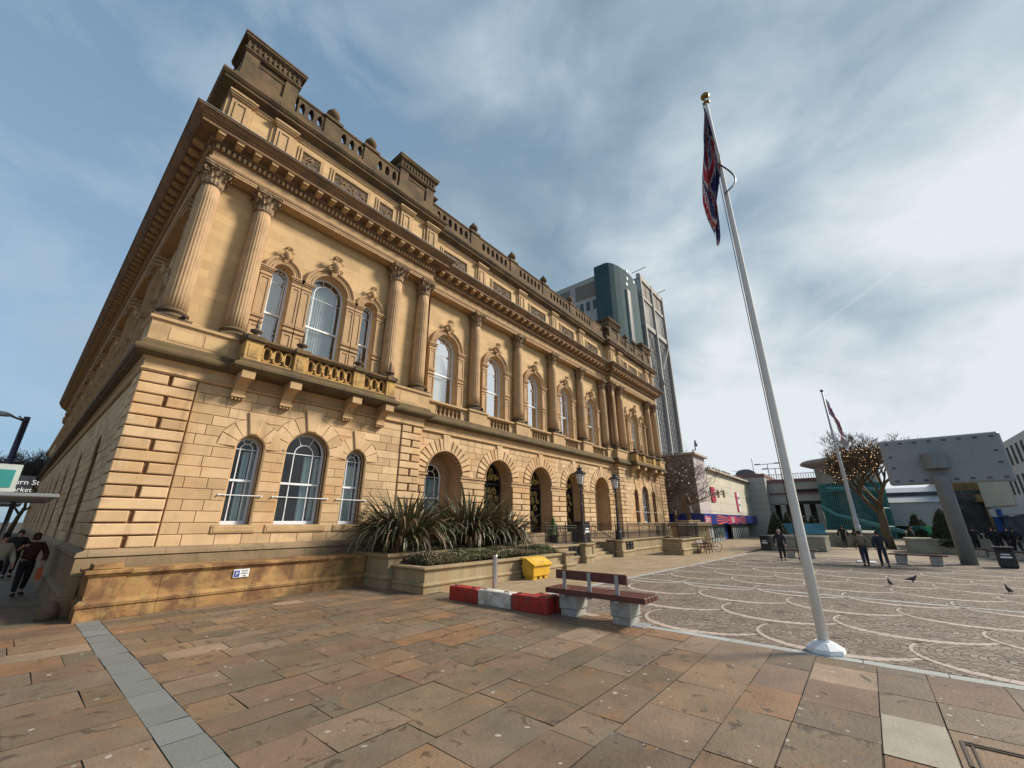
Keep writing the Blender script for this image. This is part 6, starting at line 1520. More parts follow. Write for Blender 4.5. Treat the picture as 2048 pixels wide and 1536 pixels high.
q = (cxm + 0.3, MYF, zcor + 0.2); m.tube([q, (q[0], q[1], q[2] + 0.3), (q[0] + 1.1, q[1], q[2] + 0.45), (q[0] + 1.15, q[1], q[2] + 1.2), (q[0] + 1.4, q[1], q[2] + 1.6), (q[0] + 1.65, q[1], q[2] + 1.3)], 0.06, 5); m.lathe([(0.0, -0.2), (0.16, -0.1), (0.12, 0.15)], (q[0] + 1.65, q[1], q[2] + 1.1), 8); link('security_camera', m, M_iron, SHOP, root=SHOP)
# pigeons' roof clutter
m = MB(); r_ = random.Random(8)
for k in range(70): x = r_.uniform(x2, x4); m.box(x, x + 0.25, MYF - 0.25, MYF - 0.1, zr1 + 0.2, zr1 + 0.2 + r_.uniform(0.08, 0.25))
link('roof_edge', m, M_tp, SHOP, root=SHOP)
# ---- car park ----
CX = 75.0
CP = empty('car_park', (CX, 10, 0), 'pale grey multi storey car park with dark slot openings at the end of the square', 'building')
def px_box(mb, X, pa, pb, th=0.5):
    """box on the plane x=X between two photo corners (left/top, right/bottom)"""
    a, b = onx(pa[0], pa[1], X), onx(pb[0], pb[1], X); mb.box(X, X + th, min(a[1], b[1]), max(a[1], b[1]), min(a[2], b[2]), max(a[2], b[2]))
zt_ = onx(1600, 963, CX)[2]; yl, yr_ = onx(1478, 1000, CX)[1], onx(1660, 1000, CX)[1]
m = MB(); m.box(CX, CX + 25, yr_, yl, 4.5, zt_); zt2_ = onx(1530, 953, CX - 2)[2]; yl2 = onx(1490, 1000, CX)[1]; yr2 = onx(1541, 1000, CX)[1]; m.box(CX - 2, CX + 20, yr2, yl, 0, zt2_); link('wall', m, M_grey, CP, root=CP)
m = MB(); m.box(CX - 0.15, CX + 25, yr_, yr2, zt_, zt_ + 0.45); m.box(CX - 2.15, CX + 20, yr2 - 0.1, yl, zt2_, zt2_ + 0.45); m.box(CX - 0.1, CX, yr_, yr2, 5.9, 6.2); link('coping', m, M_cop, CP, root=CP)
m = MB()
for py0, py1 in ((978.5, 985), (1002, 1008.5)):
    a, b = onx(1600, py0, CX), onx(1600, py1, CX); m.box(CX - 0.03, CX + 0.05, yr_, yr2 - 3.5, b[2], a[2])
link('slot_opening', m, M_room, CP, root=CP)
m = MB(); m.box(CX + 4, CX + 5, yr_ - 20, yl, 0, 5.9); link('dark_undercroft', m, mat('dark_shopfront', (0.05, 0.055, 0.055), 0.4, 0.7, 0.8, stain=[((0.2, 0.2, 0.19), 1.3, 0.60, 0.64, 0.6)]), CP, root=CP)
m = MB()
for k in range(9): y = yr_ + (yl - yr_) * k / 8; m.box(CX, CX + 0.7, y - 0.35, y + 0.35, 0, 4.6)
link('pillar', m, M_grey, CP, root=CP)
m = MB()
for k in range(24): y = yr_ + (yr2 - yr_) * k / 23; m.tube([(CX + 1, y, zt_), (CX + 1, y, zt_ + 1.4)], 0.04, 4)
m.tube([(CX + 1, yr_, zt_ + 1.3), (CX + 1, yr2, zt_ + 1.3)], 0.03, 4); m.tube([(CX - 1, yr2 + 3, zt2_ + 1.2), (CX - 1, yl, zt2_ + 1.2)], 0.03, 4); link('roof_rail', m, M_strap, CP, root=CP)
m = MB(); m.prism([(CX - 1, yr2 + 2.6 + 1.5 * math.cos(PI * k / 10), zt2_ + 0.3 + 1.1 * math.sin(PI * k / 10) ** 0.8) for k in range(11)], (5, 0, 0)); link('roof_hood', m, mat('roof_hood_metal', (0.12, 0.125, 0.13), 0.5), CP, root=CP)
def roof_lamp(px, pytop, pybase, X=88.0):
    t_ = onx(px, pytop, X); b_ = onx(px + 4, pybase, X); o = MB()
    o.tube([(X, b_[1], b_[2] - 3), (X, b_[1] , t_[2])], 0.07, 5)
    o.tube([(X, b_[1] - 1.6, t_[2]), (X, b_[1] + 1.6, t_[2])], 0.06, 4)
    for s_ in (-1, 1): o.box(X - 0.2, X + 0.2, b_[1] + s_ * 1.6 - 0.45, b_[1] + s_ * 1.6 + 0.45, t_[2] - 0.05, t_[2] + 0.15)
    return o
for i, (px, a, b) in enumerate(((1536, 928, 957), (1551, 937, 962))):
    tag(link('roof_lamp', roof_lamp(px, a, b), M_strap), ('taller' if i == 0 else 'lower') + ' twin headed lamp on the car park roof', 'lamp', 'lamps on the car park roof')
m = MB(); a = onx(1504, 917, 85); b = onx(1509, 950, 85); m.tube([(85, b[1], b[2] - 3), (85, b[1], a[2])], 0.05, 4); tag(link('roof_mast', m, M_strap), 'thin mast rising above the car park roof', 'mast')
# ---- glass drum ----
DX = 70.0; dl, dr_ = onx(1641, 1000, DX)[1], onx(1775, 1000, DX)[1]; dc = (dl + dr_) / 2; drd = (dl - dr_) / 2
dz = onx(1700, 914, DX - drd * 0.6)[2]
GD = empty('glass_drum', (DX, dc, 0), 'round teal glass stair drum with a flat overhanging grey roof behind the bare tree', 'building')
M_tg = mat('teal_glass', (0.065, 0.105, 0.105), 0.25, 0.4, 0.7, spec=0.8, stain=[((0.25, 0.45, 0.48), 0.9, 0.58, 0.68, 0.7)]); M_tf = mat('teal_frame', (0.05, 0.19, 0.19), 0.5)
m = MB(); m.lathe([(drd, 0), (drd, dz - 3.0)], (DX + drd, dc, 0), 32, True); link('glass_wall', m, M_tg, GD, root=GD)
m = MB(); m.lathe([(drd + 0.1, dz - 3.0), (drd + 0.15, dz - 0.6)], (DX + drd, dc, 0), 32, True); link('drum_band', m, mat('drum_band', (0.26, 0.25, 0.22), 0.8), GD, root=GD)
m = MB(); m.lathe([(drd + 0.2, dz - 0.7), (drd + 1.6, dz - 0.2), (drd + 1.7, dz), (drd + 1.4, dz + 0.25), (0.1, dz + 0.5)], (DX + drd, dc, 0), 40, True); link('drum_roof', m, mat('drum_roof', (0.30, 0.27, 0.27), 0.7), GD, True, root=GD)
m = MB()
for k in range(40):
    a = PI / 2 + PI * k / 40 ; x, y = DX + drd + (drd + 0.1) * math.cos(a), dc + (drd + 0.1) * math.sin(a); m.tube([(x, y, 0), (x, y, dz - 3.0)], 0.07, 4)
for z in np.arange(1.5, dz - 3, 2.2): m.tube([(DX + drd + (drd + 0.12) * math.cos(PI / 2 + PI * k / 20), dc + (drd + 0.12) * math.sin(PI / 2 + PI * k / 20), z) for k in range(21)], 0.07, 4)
m.tube([(DX - 0.5, dl - 1, 6.2), (DX - 1.5, dc - 2, 5.9), (DX - 1.2, dr_, 5.6)], 0.28, 5); m.tube([(DX - 0.5, dl, 4.0), (DX - 2.5, dc + 2, 2.9), (DX - 2.5, dr_ - 1, 0.8)], 0.25, 5); link('glazing_frame', m, M_tf, GD, root=GD)
# ---- low white building right of the drum ----
LW = empty('market_hall', (76, -8, 0), 'long low white clad building with grey roof between drum and screen', 'building')
y0, y1 = onx(1725, 1000, 76)[1], onx(1893, 1000, 76)[1]; zA_ = onx(1850, 1004, 76)[2]; zB_ = onx(1850, 974, 76 + 8)[2]
m = MB(); m.box(76, 100, y1, y0, 1.5, zA_); link('wall', m, mat('white_cladding', (0.48, 0.49, 0.49), 0.7, 0.05, 0.5, extra=brick_extra(90, 1.5, 0.04, 0.02, dark=0.8)), LW, root=LW)
m = MB(); m.prism([(75.8, y0, zA_), (84, y0, zB_), (100, y0, zB_), (100, y0, zA_)], (0, y1 - y0, 0)); link('roof', m, mat('grey_roof', (0.30, 0.34, 0.37), 0.5, 0.1, 0.4), LW, root=LW)
m = MB(); m.box(76.3, 79, y1, y0, 0, 1.5); link('shopfront', m, M_room, LW, root=LW)
# ---- right hand terrace of shops ----
RY = -12.0
def rb(px0, px1, py, ztop=None): return ony(px0, py, RY)[0], ony(px1, py, RY)[0]
def far_block(name, x0, x1, zt, m_, label, depth=14, win=None, mw=None):
    b = empty(name, (x0, RY, 0), label, 'building'); m = MB(); m.box(min(x0, x1), max(x0, x1), RY - depth, RY, 0, zt); link('wall', m, m_, b, root=b)
    if win:
        m = MB(); xa, xb = min(x0, x1), max(x0, x1); nx, rowsz, wd, hd = win
        for i in range(nx):
            for z in rowsz:
                c = xa + (i + 0.5) * (xb - xa) / nx; m.box(c - wd / 2, c + wd / 2, RY - 0.05, RY + 0.03, z, z + hd)
        link('window', m, mw or M_room, b, root=b)
    return b
for px in (1950, 1985, 2020, 2047): pass
xW0, xW1 = 44.0, 65.0
zW = ony(2040, 864, RY)[2]; 
b = far_block('white_office', xW0, xW1, 9.5, mat('white_render', (0.50, 0.51, 0.49), 0.8, 0.05, 0.6), 'white three storey building with tall narrow windows at the right edge', win=(13, (4.6, 7.2), 0.6, 1.7))
m = MB(); m.box(xW0, xW1, RY, RY + 1.2, 2.7, 3.4); link('canopy', m, mat('pale_blue_canopy', (0.42, 0.47, 0.52), 0.5), b, root=b)
m = MB(); m.box(xW0, xW1, RY + 0.02, RY + 0.1, 0, 2.7); link('shopfront', m, M_shopb if 'M_shopb' in globals() else mat('far_shopfront', (0.10, 0.12, 0.17), 0.3, 0.7, 0.9, stain=[((0.35, 0.36, 0.36), 1.5, 0.58, 0.62, 0.7)]), b, root=b)
m = MB(); m.box(xW0 + 0.3, xW1 - 0.3, RY - 12, RY - 2, 9.45, 10.0); link('roof', m, M_grey, b, root=b)
b = far_block('cream_ribbed_shop', 65.2, 76.4, 9.2, mat('cream_render', (0.50, 0.50, 0.42), 0.8, 0.05, 0.6), 'cream building with vertical ribs and a blue bank sign below')
m = MB()
for k in range(7): x = 65.4 + k * 1.55; m.prism([(x, RY, 3.7), (x + 0.7, RY + 0.6, 3.7), (x + 1.3, RY, 3.7)], (0, 0, 5.3))
link('rib', m, mat('cream_render', (0.5, 0.5, 0.42)), b, root=b); m = MB(); m.box(65.4, 76.2, RY, RY + 0.4, 2.6, 3.5); link('fascia', m, M_signw, b, root=b); m = MB(); m.box(67.5, 72, RY + 0.4, RY + 0.5, 2.65, 3.4); m.box(73, 74.5, RY + 0.1, RY + 0.5, 0, 2.6); link('blue_sign', m, mat('bank_blue', (0.02, 0.09, 0.35), 0.4), b, root=b)
m = MB(); m.box(65.4, 76.2, RY, RY + 0.05, 0, 2.6); link('shopfront', m, mat('far_shopfront', ()) if 'far_shopfront' in MATS else M_room, b, root=b)
M_bs = mat('brown_sandstone', (0.34, 0.215, 0.095), 0.85, 0.2, 0.8, stain=[(SOOT, -0.5, 0.56, 0.75, 0.6)])
b = far_block('brown_stone_pub', 76.6, 100, 10.5, M_bs, 'ornate brown sandstone building with columns beyond the screen post', win=(5, (1.2, 6.0), 2.0, 2.6), mw=mat('pale_window', (0.28, 0.31, 0.33), 0.3))
m = MB(); 
for k in range(12): x = 77.2 + k * 2.03; m.box(x - 0.22, x + 0.22, RY, RY + 0.35, 1.0, 4.4); m.box(x - 0.18, x + 0.18, RY, RY + 0.3, 5.4, 9.4)
m.box(76.5, 100.1, RY, RY + 0.7, 4.4, 5.3); m.box(76.5, 100.1, RY, RY + 0.8, 9.5, 10.6); link('column', m, M_bs, b, root=b)
b = far_block('white_terrace', 100.3, 140, 9.5, mat('pale_stone', (0.46, 0.45, 0.43), 0.8, 0.05, 0.6), 'distant pale terrace with rows of small windows between tree and post', win=(18, (3.8, 6.6), 0.8, 1.5))
# modest far skyline at the end of the street
HB = empty('distant_block', (150, -6, 0), 'distant pale building closing the far street', 'building'); m = MB(); m.box(150, 160, -15, 40, 0, 9); link('wall', m, mat('pale_stone', ()) if False else M_grey, HB, root=HB)
# ---- trees ----
M_bark = mat('bark', (0.115, 0.085, 0.05), 0.9, 0.25, 4, 0.5, 20); M_twig = mat('twig', (0.10, 0.07, 0.045), 0.9, 0.3, 4)
M_twigd = mat('dark_twig', (0.06, 0.05, 0.045), 0.9, 0.3, 4)
def tree(base, H, seed, label, spread=0.55, levels=6, trunk=0.32, lights=0, lean=0.0, dens=3, th0=0.22, col=None, name='bare_tree', grp=None, minr=0.012):
    r_ = random.Random(seed); mt, mc = MB(), MB(); tips = []
    T_ = empty(name, tuple(base), label, 'tree', grp)
    def grow(p, d, L, rad, lv):
        n = 3; pts = [p]; q = p.copy(); dd = d.copy()
        for i in range(n):
            dd = (dd + Vector((r_.uniform(-1, 1), r_.uniform(-1, 1), r_.uniform(-0.5, 0.9))) * 0.16).normalized(); q = q + dd * L / n; pts.append(q.copy())
        (mt if lv <= 1 else mc).tube(pts, [max(minr, rad * (1 - 0.35 * i / n)) for i in range(n + 1)], 7 if lv <= 1 else (4 if lv < 4 else 3), cap=lv < 3)
        if lv >= levels: tips.extend(pts[1:]); return
        nb = dens + (1 if lv in (1, 2, 3) else 0)
        for k in range(nb):
            f = 0.45 + 0.55 * (k + 1) / nb if lv else 0.62 + 0.38 * (k + 1) / nb
            i0 = min(n - 1, int(f * n)); st_ = pts[i0].lerp(pts[i0 + 1], min(1, f * n - i0)) if i0 < n else pts[-1]
            a = r_.uniform(0, 6.28); side = Vector((math.cos(a), math.sin(a), 0)); 
            nd_ = (dd * r_.uniform(0.45, 0.9) + side * spread * r_.uniform(0.7, 1.5) + Vector((0, 0, r_.uniform(-0.05, 0.35)))).normalized()
            grow(st_, nd_, L * r_.uniform(0.62, 0.82), rad * r_.uniform(0.42, 0.6), lv + 1)
    grow(Vector((0, 0, 0)), Vector((lean, 0, 1)).normalized(), H * th0, trunk, 0)
    link('trunk', mt, M_bark, T_, True); link('crown', mc, col or M_twig, T_)
    return T_, tips
tb = onz(1782, 1092); tb = (46.0 * math.sin(math.atan2(tb[0], tb[1])), 46.0 * math.cos(math.atan2(tb[0], tb[1])), 0.0)
T1, tips = tree(tb, 11.0, 21, 'large bare tree hung with small warm fairy lights in the square', spread=0.46, levels=7, trunk=0.36, th0=0.31, minr=0.011, lean=0.0)
LGT = emis('fairy_light', (1.0, 0.62, 0.28), 2.0); r_ = random.Random(4); lm_ = MB()
low = [p for p in tips if p.z < 8.0]
for k in range(380):
    p = r_.choice(low); s_ = 0.026; lm_.lathe([(0.0, -s_), (s_, 0), (0.0, s_)], tuple(p), 4)
lt = link('fairy_lights', lm_, LGT, T1)
T2, tips2 = tree((43.3, 14.6, 0.0), 10.5, 33, 'bare tree with pale lights beside the far corner of the hall', spread=0.7, levels=6, trunk=0.2, th0=0.3)
lm_ = MB()
for k in range(90): p = r_.choice(tips2); lm_.lathe([(0.0, -0.03), (0.03, 0), (0.0, 0.03)], tuple(p), 4)
link('fairy_lights', lm_, emis('pale_light', (0.9, 0.95, 1.0), 1.5), T2)
for i, (x, y, H_) in enumerate(((-1.5, 76, 17), (-6, 80, 17), (0.6, 88, 18), (-11, 78, 16), (-3.5, 96, 20))):
    tree((x, y, 0), H_, 50 + i, ['bare winter tree farthest down the dark street, centre of the row', 'bare winter tree behind the bus stop signs', 'bare winter tree against the rear corner of the hall', 'bare winter tree at the left edge of the picture', 'tallest bare winter tree at the back of the street'][i], levels=6, trunk=0.3, minr=0.02, grp='bare trees at the end of the side street', col=M_twigd)
# ---- cone topiary ----
M_yew = mat('yew_leaf', (0.028, 0.040, 0.018), 0.8, 0.3, 6, island=0.4)
def cone_tree(px, pyb, D, pyt, label, w=0.34):
    q = atd(px, pyb, D); b = (q[0], q[1], 0.5); top = atd(px, pyt, D)[2]; H = top - 0.5; r_ = random.Random(int(px)); m = MB()
    for k in range(2200):
        h = 1 - math.sqrt(r_.random()); a = r_.uniform(0, 6.28); pr_ = (1 - h) ** 0.75; rr_ = H * w * pr_ * r_.uniform(0.9, 1.04) * (1 if h > 0.08 else 0.9); s_ = 0.11
        x, y, z = rr_ * math.cos(a), rr_ * math.sin(a), h * H; m.poly([(x + r_.uniform(-s_, s_), y + r_.uniform(-s_, s_), z + r_.uniform(-s_, s_)) for _ in range(3)])
    m.lathe([(H * w * 0.85 * (1 - h) ** 0.75 + 0.001, h * H) for h in (0, 0.2, 0.4, 0.6, 0.8, 0.99)], n=12)
    T_ = empty('topiary_cone', b, label, 'tree', 'clipped cone trees in the raised planters'); link('crown', m, M_yew, T_); m = MB(); m.lathe([(0.12, -0.5), (0.1, 0.3)], n=8); link('trunk', m, M_bark, T_)
cone_tree(1558, 1078, 44, 1022, 'clipped dark cone tree behind the walking man', 0.36)
cone_tree(1583, 1078, 50, 1023, 'narrow clipped cone tree half hidden by the near flagpole', 0.28)
cone_tree(1614, 1078, 52, 1030, 'clipped cone tree just right of the near flagpole', 0.36)
cone_tree(1633, 1078, 58, 1031, 'smaller clipped cone tree further from the near flagpole', 0.36)
cone_tree(1842, 1075, 47, 1027, 'clipped cone tree between the bare tree and the woman in black', 0.42)
cone_tree(1899, 1088, 42, 1016, 'broad clipped cone tree just left of the screen post', 0.36)
# raised concrete planters
M_cp = mat('planter_concrete', (0.27, 0.26, 0.21), 0.9, 0.15, 1.2, 0.2, 30, stain=[((0.12, 0.11, 0.07), 1.5, 0.5, 0.7, 0.6)])
def cplanter(x0, x1, y0, y1, h, label, strip=None):
    b = empty('concrete_planter', ((x0 + x1) / 2, (y0 + y1) / 2, 0), label, 'planter'); m = MB(); m.box(x0, x1, y0, y1, 0, h, 0.04); m.box(x0 - 0.04, x1 + 0.04, y0 - 0.04, y1 + 0.04, h - 0.12, h + 0.02, 0.02); link('planter_wall', m, M_cp, b, root=b)
    if strip:
        m = MB(); m.box(x0 - 0.09, x0 - 0.05, strip[0], strip[1], strip[2], strip[3]); link('printed_panel', m, strip[4], b, root=b)
M_pan = mat('blue_panel', (0.05, 0.25, 0.36), 0.4, 0.5, 1.0)
mg = bpy.data.materials.new('rainbow_panel'); mg.use_nodes = True; t = mg.node_tree; g2 = nd(t, 'ShaderNodeNewGeometry'); sp_ = nd(t, 'ShaderNodeSeparateXYZ'); t.links.new(g2.outputs['Position'], sp_.inputs[0])
t.links.new(ramp(t, mth(t, 'DIVIDE', mth(t, 'ADD', sp_.outputs[1], 5.2), 4.0, clamp=True), [(0.0, (0.3, 0.5, 0.05)), (0.35, (0.05, 0.35, 0.10)), (0.7, (0.02, 0.12, 0.35)), (1, (0.02, 0.05, 0.25))]), t.nodes['Principled BSDF'].inputs['Base Color'])
cplanter(38.4, 43, 2.6, 6.4, 1.0, 'grey concrete planter behind the walking man', None)
cplanter(47.5, 60, -0.5, 7.0, 1.15, 'long concrete planter holding the left cone trees', (3.0, 6.9, 1.0, 1.9, M_pan))
cplanter(41.2, 44, -4.9, -1.9, 0.95, 'concrete planter in front of the woman in black')
cplanter(46.5, 55, -6.6, -2.6, 1.2, 'raised concrete planter with a rainbow panel holding the right cone trees', (-5.0, -1.6 - 1.0, 1.05, 1.75, mg))
# ---- people ----
def skin(name, pts, edges, rad, m_, parent, sub=1, root=None):
    me = bpy.data.meshes.new(name); me.from_pydata(pts, edges, []); me.materials.append(m_); o = bpy.data.objects.new(name, me); COL.objects.link(o)
    sk = o.modifiers.new('skin', 'SKIN'); sk.use_smooth_shade = True
    for i, v in enumerate(me.skin_vertices[0].data if me.skin_vertices else []): pass
    if not me.skin_vertices:
        bm = __import__('bmesh').new(); bm.from_mesh(me); ly = bm.verts.layers.skin.verify(); bm.verts.ensure_lookup_table()
        for i, v in enumerate(bm.verts): v[ly].radius = (rad[i], rad[i]) if not isinstance(rad[i], tuple) else rad[i]; v[ly].use_root = (i == 0)
        bm.to_mesh(me); bm.free()
    else:
        for i, v in enumerate(me.skin_vertices[0].data): v.radius = (rad[i], rad[i]) if not isinstance(rad[i], tuple) else rad[i]; v.use_root = (i == 0)
    sd = o.modifiers.new('sub', 'SUBSURF'); sd.levels = sub; sd.render_levels = sub
    if parent is not None: o.parent = parent
    return o
M_skin = mat('skin', (0.50, 0.27, 0.19), 0.6, 0.05, 10); M_hair = mat('hair', (0.03, 0.02, 0.015), 0.8, 0.2, 20); M_navy = mat('dark_cloth', (0.018, 0.02, 0.032), 0.85, 0.2, 6); M_blk = mat('black_cloth', (0.012, 0.012, 0.015), 0.85, 0.2, 6)
def person(loc, face, label, H=1.72, stride=0.25, coat=None, legs=None, hair=None, arm_l=0.1, arm_r=0.1, hood=False, long_coat=False, bend=0.0, hat=None, bag=None, elbow=0.06):
    """walking figure; face = heading in degrees (0 = +Y), clockwise"""
    P_ = empty('person', loc, label, 'person', rz=R(-face)); s = H / 1.72
    def q(x, y, z): return (x * s, (y + bend * max(0, z - 0.9) * 0.45) * s, z * s)
    st = stride
    V = {'pel': q(0, 0, 0.95), 'wst': q(0, 0.0, 1.10), 'chs': q(0, 0.01, 1.30), 'nck': q(0, 0.0, 1.46), 'nk2': q(0, 0.02, 1.52), 'hd1': q(0, 0.035, 1.60), 'hd2': q(0, 0.03, 1.68)}
    R0 = {'pel': (.15, .11), 'wst': (.135, .10), 'chs': (.16, .11), 'nck': (.075, .07), 'nk2': .055, 'hd1': (.075, .085), 'hd2': (.07, .085)}
    E = [('pel', 'wst'), ('wst', 'chs'), ('chs', 'nck'), ('nck', 'nk2'), ('nk2', 'hd1'), ('hd1', 'hd2')]
    for sd_, sg_ in (('l', -1), ('r', 1)):
        fw = st * sg_
        V['hip' + sd_] = q(0.09 * sg_, 0.01, 0.90); V['kne' + sd_] = q(0.10 * sg_, fw * 0.55 + 0.05, 0.49); V['ank' + sd_] = q(0.10 * sg_, fw - (0.04 if fw < 0 else 0), 0.09 + (0.05 if fw < 0 else 0)); V['toe' + sd_] = q(0.12 * sg_, fw + 0.15, 0.035)
        R0.update({'hip' + sd_: .095, 'kne' + sd_: .06, 'ank' + sd_: .042, 'toe' + sd_: .035}); E += [('pel', 'hip' + sd_), ('hip' + sd_, 'kne' + sd_), ('kne' + sd_, 'ank' + sd_), ('ank' + sd_, 'toe' + sd_)]
        aw = (arm_l if sg_ < 0 else arm_r); asw = -st * sg_ * 0.8
        V['sho' + sd_] = q(0.19 * sg_, 0, 1.42); V['elb' + sd_] = q((0.24 + aw) * sg_, asw * 0.4 - 0.03, 1.15); V['wri' + sd_] = q((0.25 + aw - elbow) * sg_, asw + 0.12, 0.93); V['plm' + sd_] = q((0.25 + aw - elbow * 1.2) * sg_, asw + 0.16, 0.86)
        R0.update({'sho' + sd_: .065, 'elb' + sd_: .045, 'wri' + sd_: .03, 'plm' + sd_: .035}); E += [('chs', 'sho' + sd_), ('sho' + sd_, 'elb' + sd_), ('elb' + sd_, 'wri' + sd_), ('wri' + sd_, 'plm' + sd_)]
        bx_, by_, bz = V['plm' + sd_]
        for f_ in range(5):
            n_ = 'fg%s%d' % (sd_, f_)
            if f_ < 4: V[n_] = (bx_, by_ + (0.03 - 0.02 * f_) * s, bz - 0.05 * s); V[n_ + 't'] = (bx_ - 0.01 * sg_, by_ + (0.035 - 0.02 * f_) * s, bz - (0.085 + 0.008 * (f_ in (1, 2))) * s)
            else: V[n_] = (bx_ - 0.02 * sg_, by_ + 0.045 * s, bz - 0.01 * s); V[n_ + 't'] = (bx_ - 0.03 * sg_, by_ + 0.06 * s, bz - 0.045 * s)
            R0[n_] = .009; R0[n_ + 't'] = .007; E += [('plm' + sd_, n_), (n_, n_ + 't')]
    def sub(keys, grow, name, m_, over=None):
        ks = [k for k in V if k in keys]; ix = {k: i for i, k in enumerate(ks)}; ed = [(ix[a], ix[b]) for a, b in E if a in ix and b in ix]
        rr_ = []
        for k in ks:
            r0 = R0[k]; r0 = r0 if isinstance(r0, tuple) else (r0, r0); g_ = (over or {}).get(k, grow); rr_.append((r0[0] * s + g_, r0[1] * s + g_))
        return skin(name, [V[k] for k in ks], ed, rr_, m_, P_)
    sub(list(V), 0.0, 'body', M_skin)
    lk = ['wst', 'pel'] + [a + b for a in ('hip', 'kne', 'ank') for b in 'lr']; sub(lk, 0.022, 'trousers', legs or M_blk, {'wst': 0.012, 'pel': 0.03})
    over = {'pel': 0.045, 'wst': 0.04} if not long_coat else {'pel': 0.07}
    ck = ['pel', 'wst', 'chs', 'nck'] + [a + b for a in ('sho', 'elb', 'wri') for b in 'lr']; sub(ck, 0.03, 'jacket', coat or M_blk, over)
    if long_coat:
        m = MB(); m.lathe([(0.20 * s, 1.05 * s), (0.23 * s, 0.85 * s), (0.27 * s, 0.55 * s)], n=14, cap=False); link('coat_skirt', m, coat or M_blk, P_, True)
    m = MB()
    for sd_ in 'lr': a, t_ = V['ank' + sd_], V['toe' + sd_]; m.tube([(a[0], a[1] - 0.05, max(0.04, t_[2] + 0.005)), (a[0], a[1] + 0.05, 0.055), (t_[0], t_[1] + 0.03, 0.04)], [0.045 * s, 0.05 * s, 0.035 * s], 8)
    link('shoes', m, M_blk, P_, True)
    h = V['hd2']; m = MB(); m.lathe([(0.0, 0.095), (0.055, 0.085), (0.09, 0.04), (0.095, -0.02), (0.085, -0.07 if not hood else -0.12), (0.06, -0.10)], (h[0], h[1] - 0.022 * s, h[2] + 0.0), 12); link('hair' if not hood else 'hood', m, hat or hair or M_hair, P_, True)
    m = MB(); hx, hy, hz = V['hd1']; m.lathe([(0.0, -0.02), (0.013, -0.01), (0.008, 0.025), (0, 0.03)], (hx, hy + 0.098 * s, hz + 0.03 * s), 6); link('nose', m, M_skin, P_)
    m = MB(); 
    for e in (-1, 1): m.lathe([(0, -0.008), (0.011, 0), (0, 0.008)], (hx + e * 0.032, hy + 0.088 * s, hz + 0.055 * s), 6)
    m.box(hx - 0.022, hx + 0.022, hy + 0.086 * s, hy + 0.094 * s, hz - 0.018 * s, hz - 0.010 * s); link('face_features', m, M_hair, P_)
    m = MB()
    for e in (-1, 1): m.lathe([(0, -0.03), (0.014, 0), (0, 0.03)], (hx + e * 0.088 * s, hy + 0.01, hz + 0.03 * s), 6)
    link('ears', m, M_skin, P_)
    if bag:
        col, sd_, hh = bag; a = V['plm' + sd_]; b = empty('carrier_bag', P_.location, None, None); bpy.data.objects.remove(b)
        wm = Matrix.Rotation(R(-face), 3, 'Z'); w_ = wm @ Vector(a) + Vector(loc); m = MB(); m.loft([[(w_.x - 0.06, w_.y - 0.16, w_.z - hh), (w_.x + 0.06, w_.y - 0.16, w_.z - hh), (w_.x + 0.06, w_.y + 0.16, w_.z - hh), (w_.x - 0.06, w_.y + 0.16, w_.z - hh)], [(w_.x - 0.05, w_.y - 0.13, w_.z - 0.1), (w_.x + 0.05, w_.y - 0.13, w_.z - 0.1), (w_.x + 0.05, w_.y + 0.13, w_.z - 0.1), (w_.x - 0.05, w_.y + 0.13, w_.z - 0.1)]], True, True)
        m.tube([(w_.x, w_.y - 0.08, w_.z - 0.1), (w_.x, w_.y, w_.z + 0.01), (w_.x, w_.y + 0.08, w_.z - 0.1)], 0.008, 4)
        tag(link('carrier_bag', m, mat('bag_' + col[0], col[1], 0.5, 0.05, 5)), col[2], 'bag')
    return P_
M_cream = mat('cream_coat', (0.42, 0.40, 0.33), 0.8, 0.1, 6); M_maroon = mat('maroon_coat', (0.05, 0.013, 0.013), 0.85, 0.2, 6); M_tan = mat('tan_jacket', (0.15, 0.125, 0.085), 0.85, 0.15, 6); M_grh = mat('grey_hair', (0.30, 0.25, 0.20), 0.8, 0.2, 20)
M_jean = mat('dark_jeans', (0.02, 0.025, 0.045), 0.85, 0.2, 6)
person((28.7, 4.02, 0), 262, 'man in dark jacket and trousers walking towards the camera on the setts', 1.62, 0.18, M_navy, M_blk, M_grh, 0.06, 0.1)
person((27.9, 0.42, 0), 84, 'person in tan jacket walking away beside the thin flagpole', 1.60, 0.22, M_tan, M_jean, M_hair, 0.08, 0.05, bend=0.35)
person((28.3, -0.28, 0), 84, 'person in dark coat walking away next to the person in tan', 1.60, -0.22, M_navy, M_jean, M_hair, 0.05, 0.1, bend=0.35)
q = onz(1702, 1096); person((q[0], q[1] + 0.3, 0), 80, 'person in black with white scarf beyond the thin flagpole', 1.72, 0.2, M_blk, M_blk); q = onz(1711, 1095); person((q[0] + 0.6, q[1] - 0.35, 0), 80, 'second dark figure walking beyond the thin flagpole', 1.70, -0.2, M_blk, M_blk)
q = onz(1833, 1101); person((q[0] - 0.5, q[1], 0), 10, 'woman in long black coat carrying a pink bag by the planter', 1.66, 0.12, M_blk, M_blk, mat('auburn_hair', (0.12, 0.05, 0.02)), long_coat=True, bag=(('pink', (0.75, 0.25, 0.42), 'pink carrier bag held by the woman in the long black coat'), 'l', 0.42))
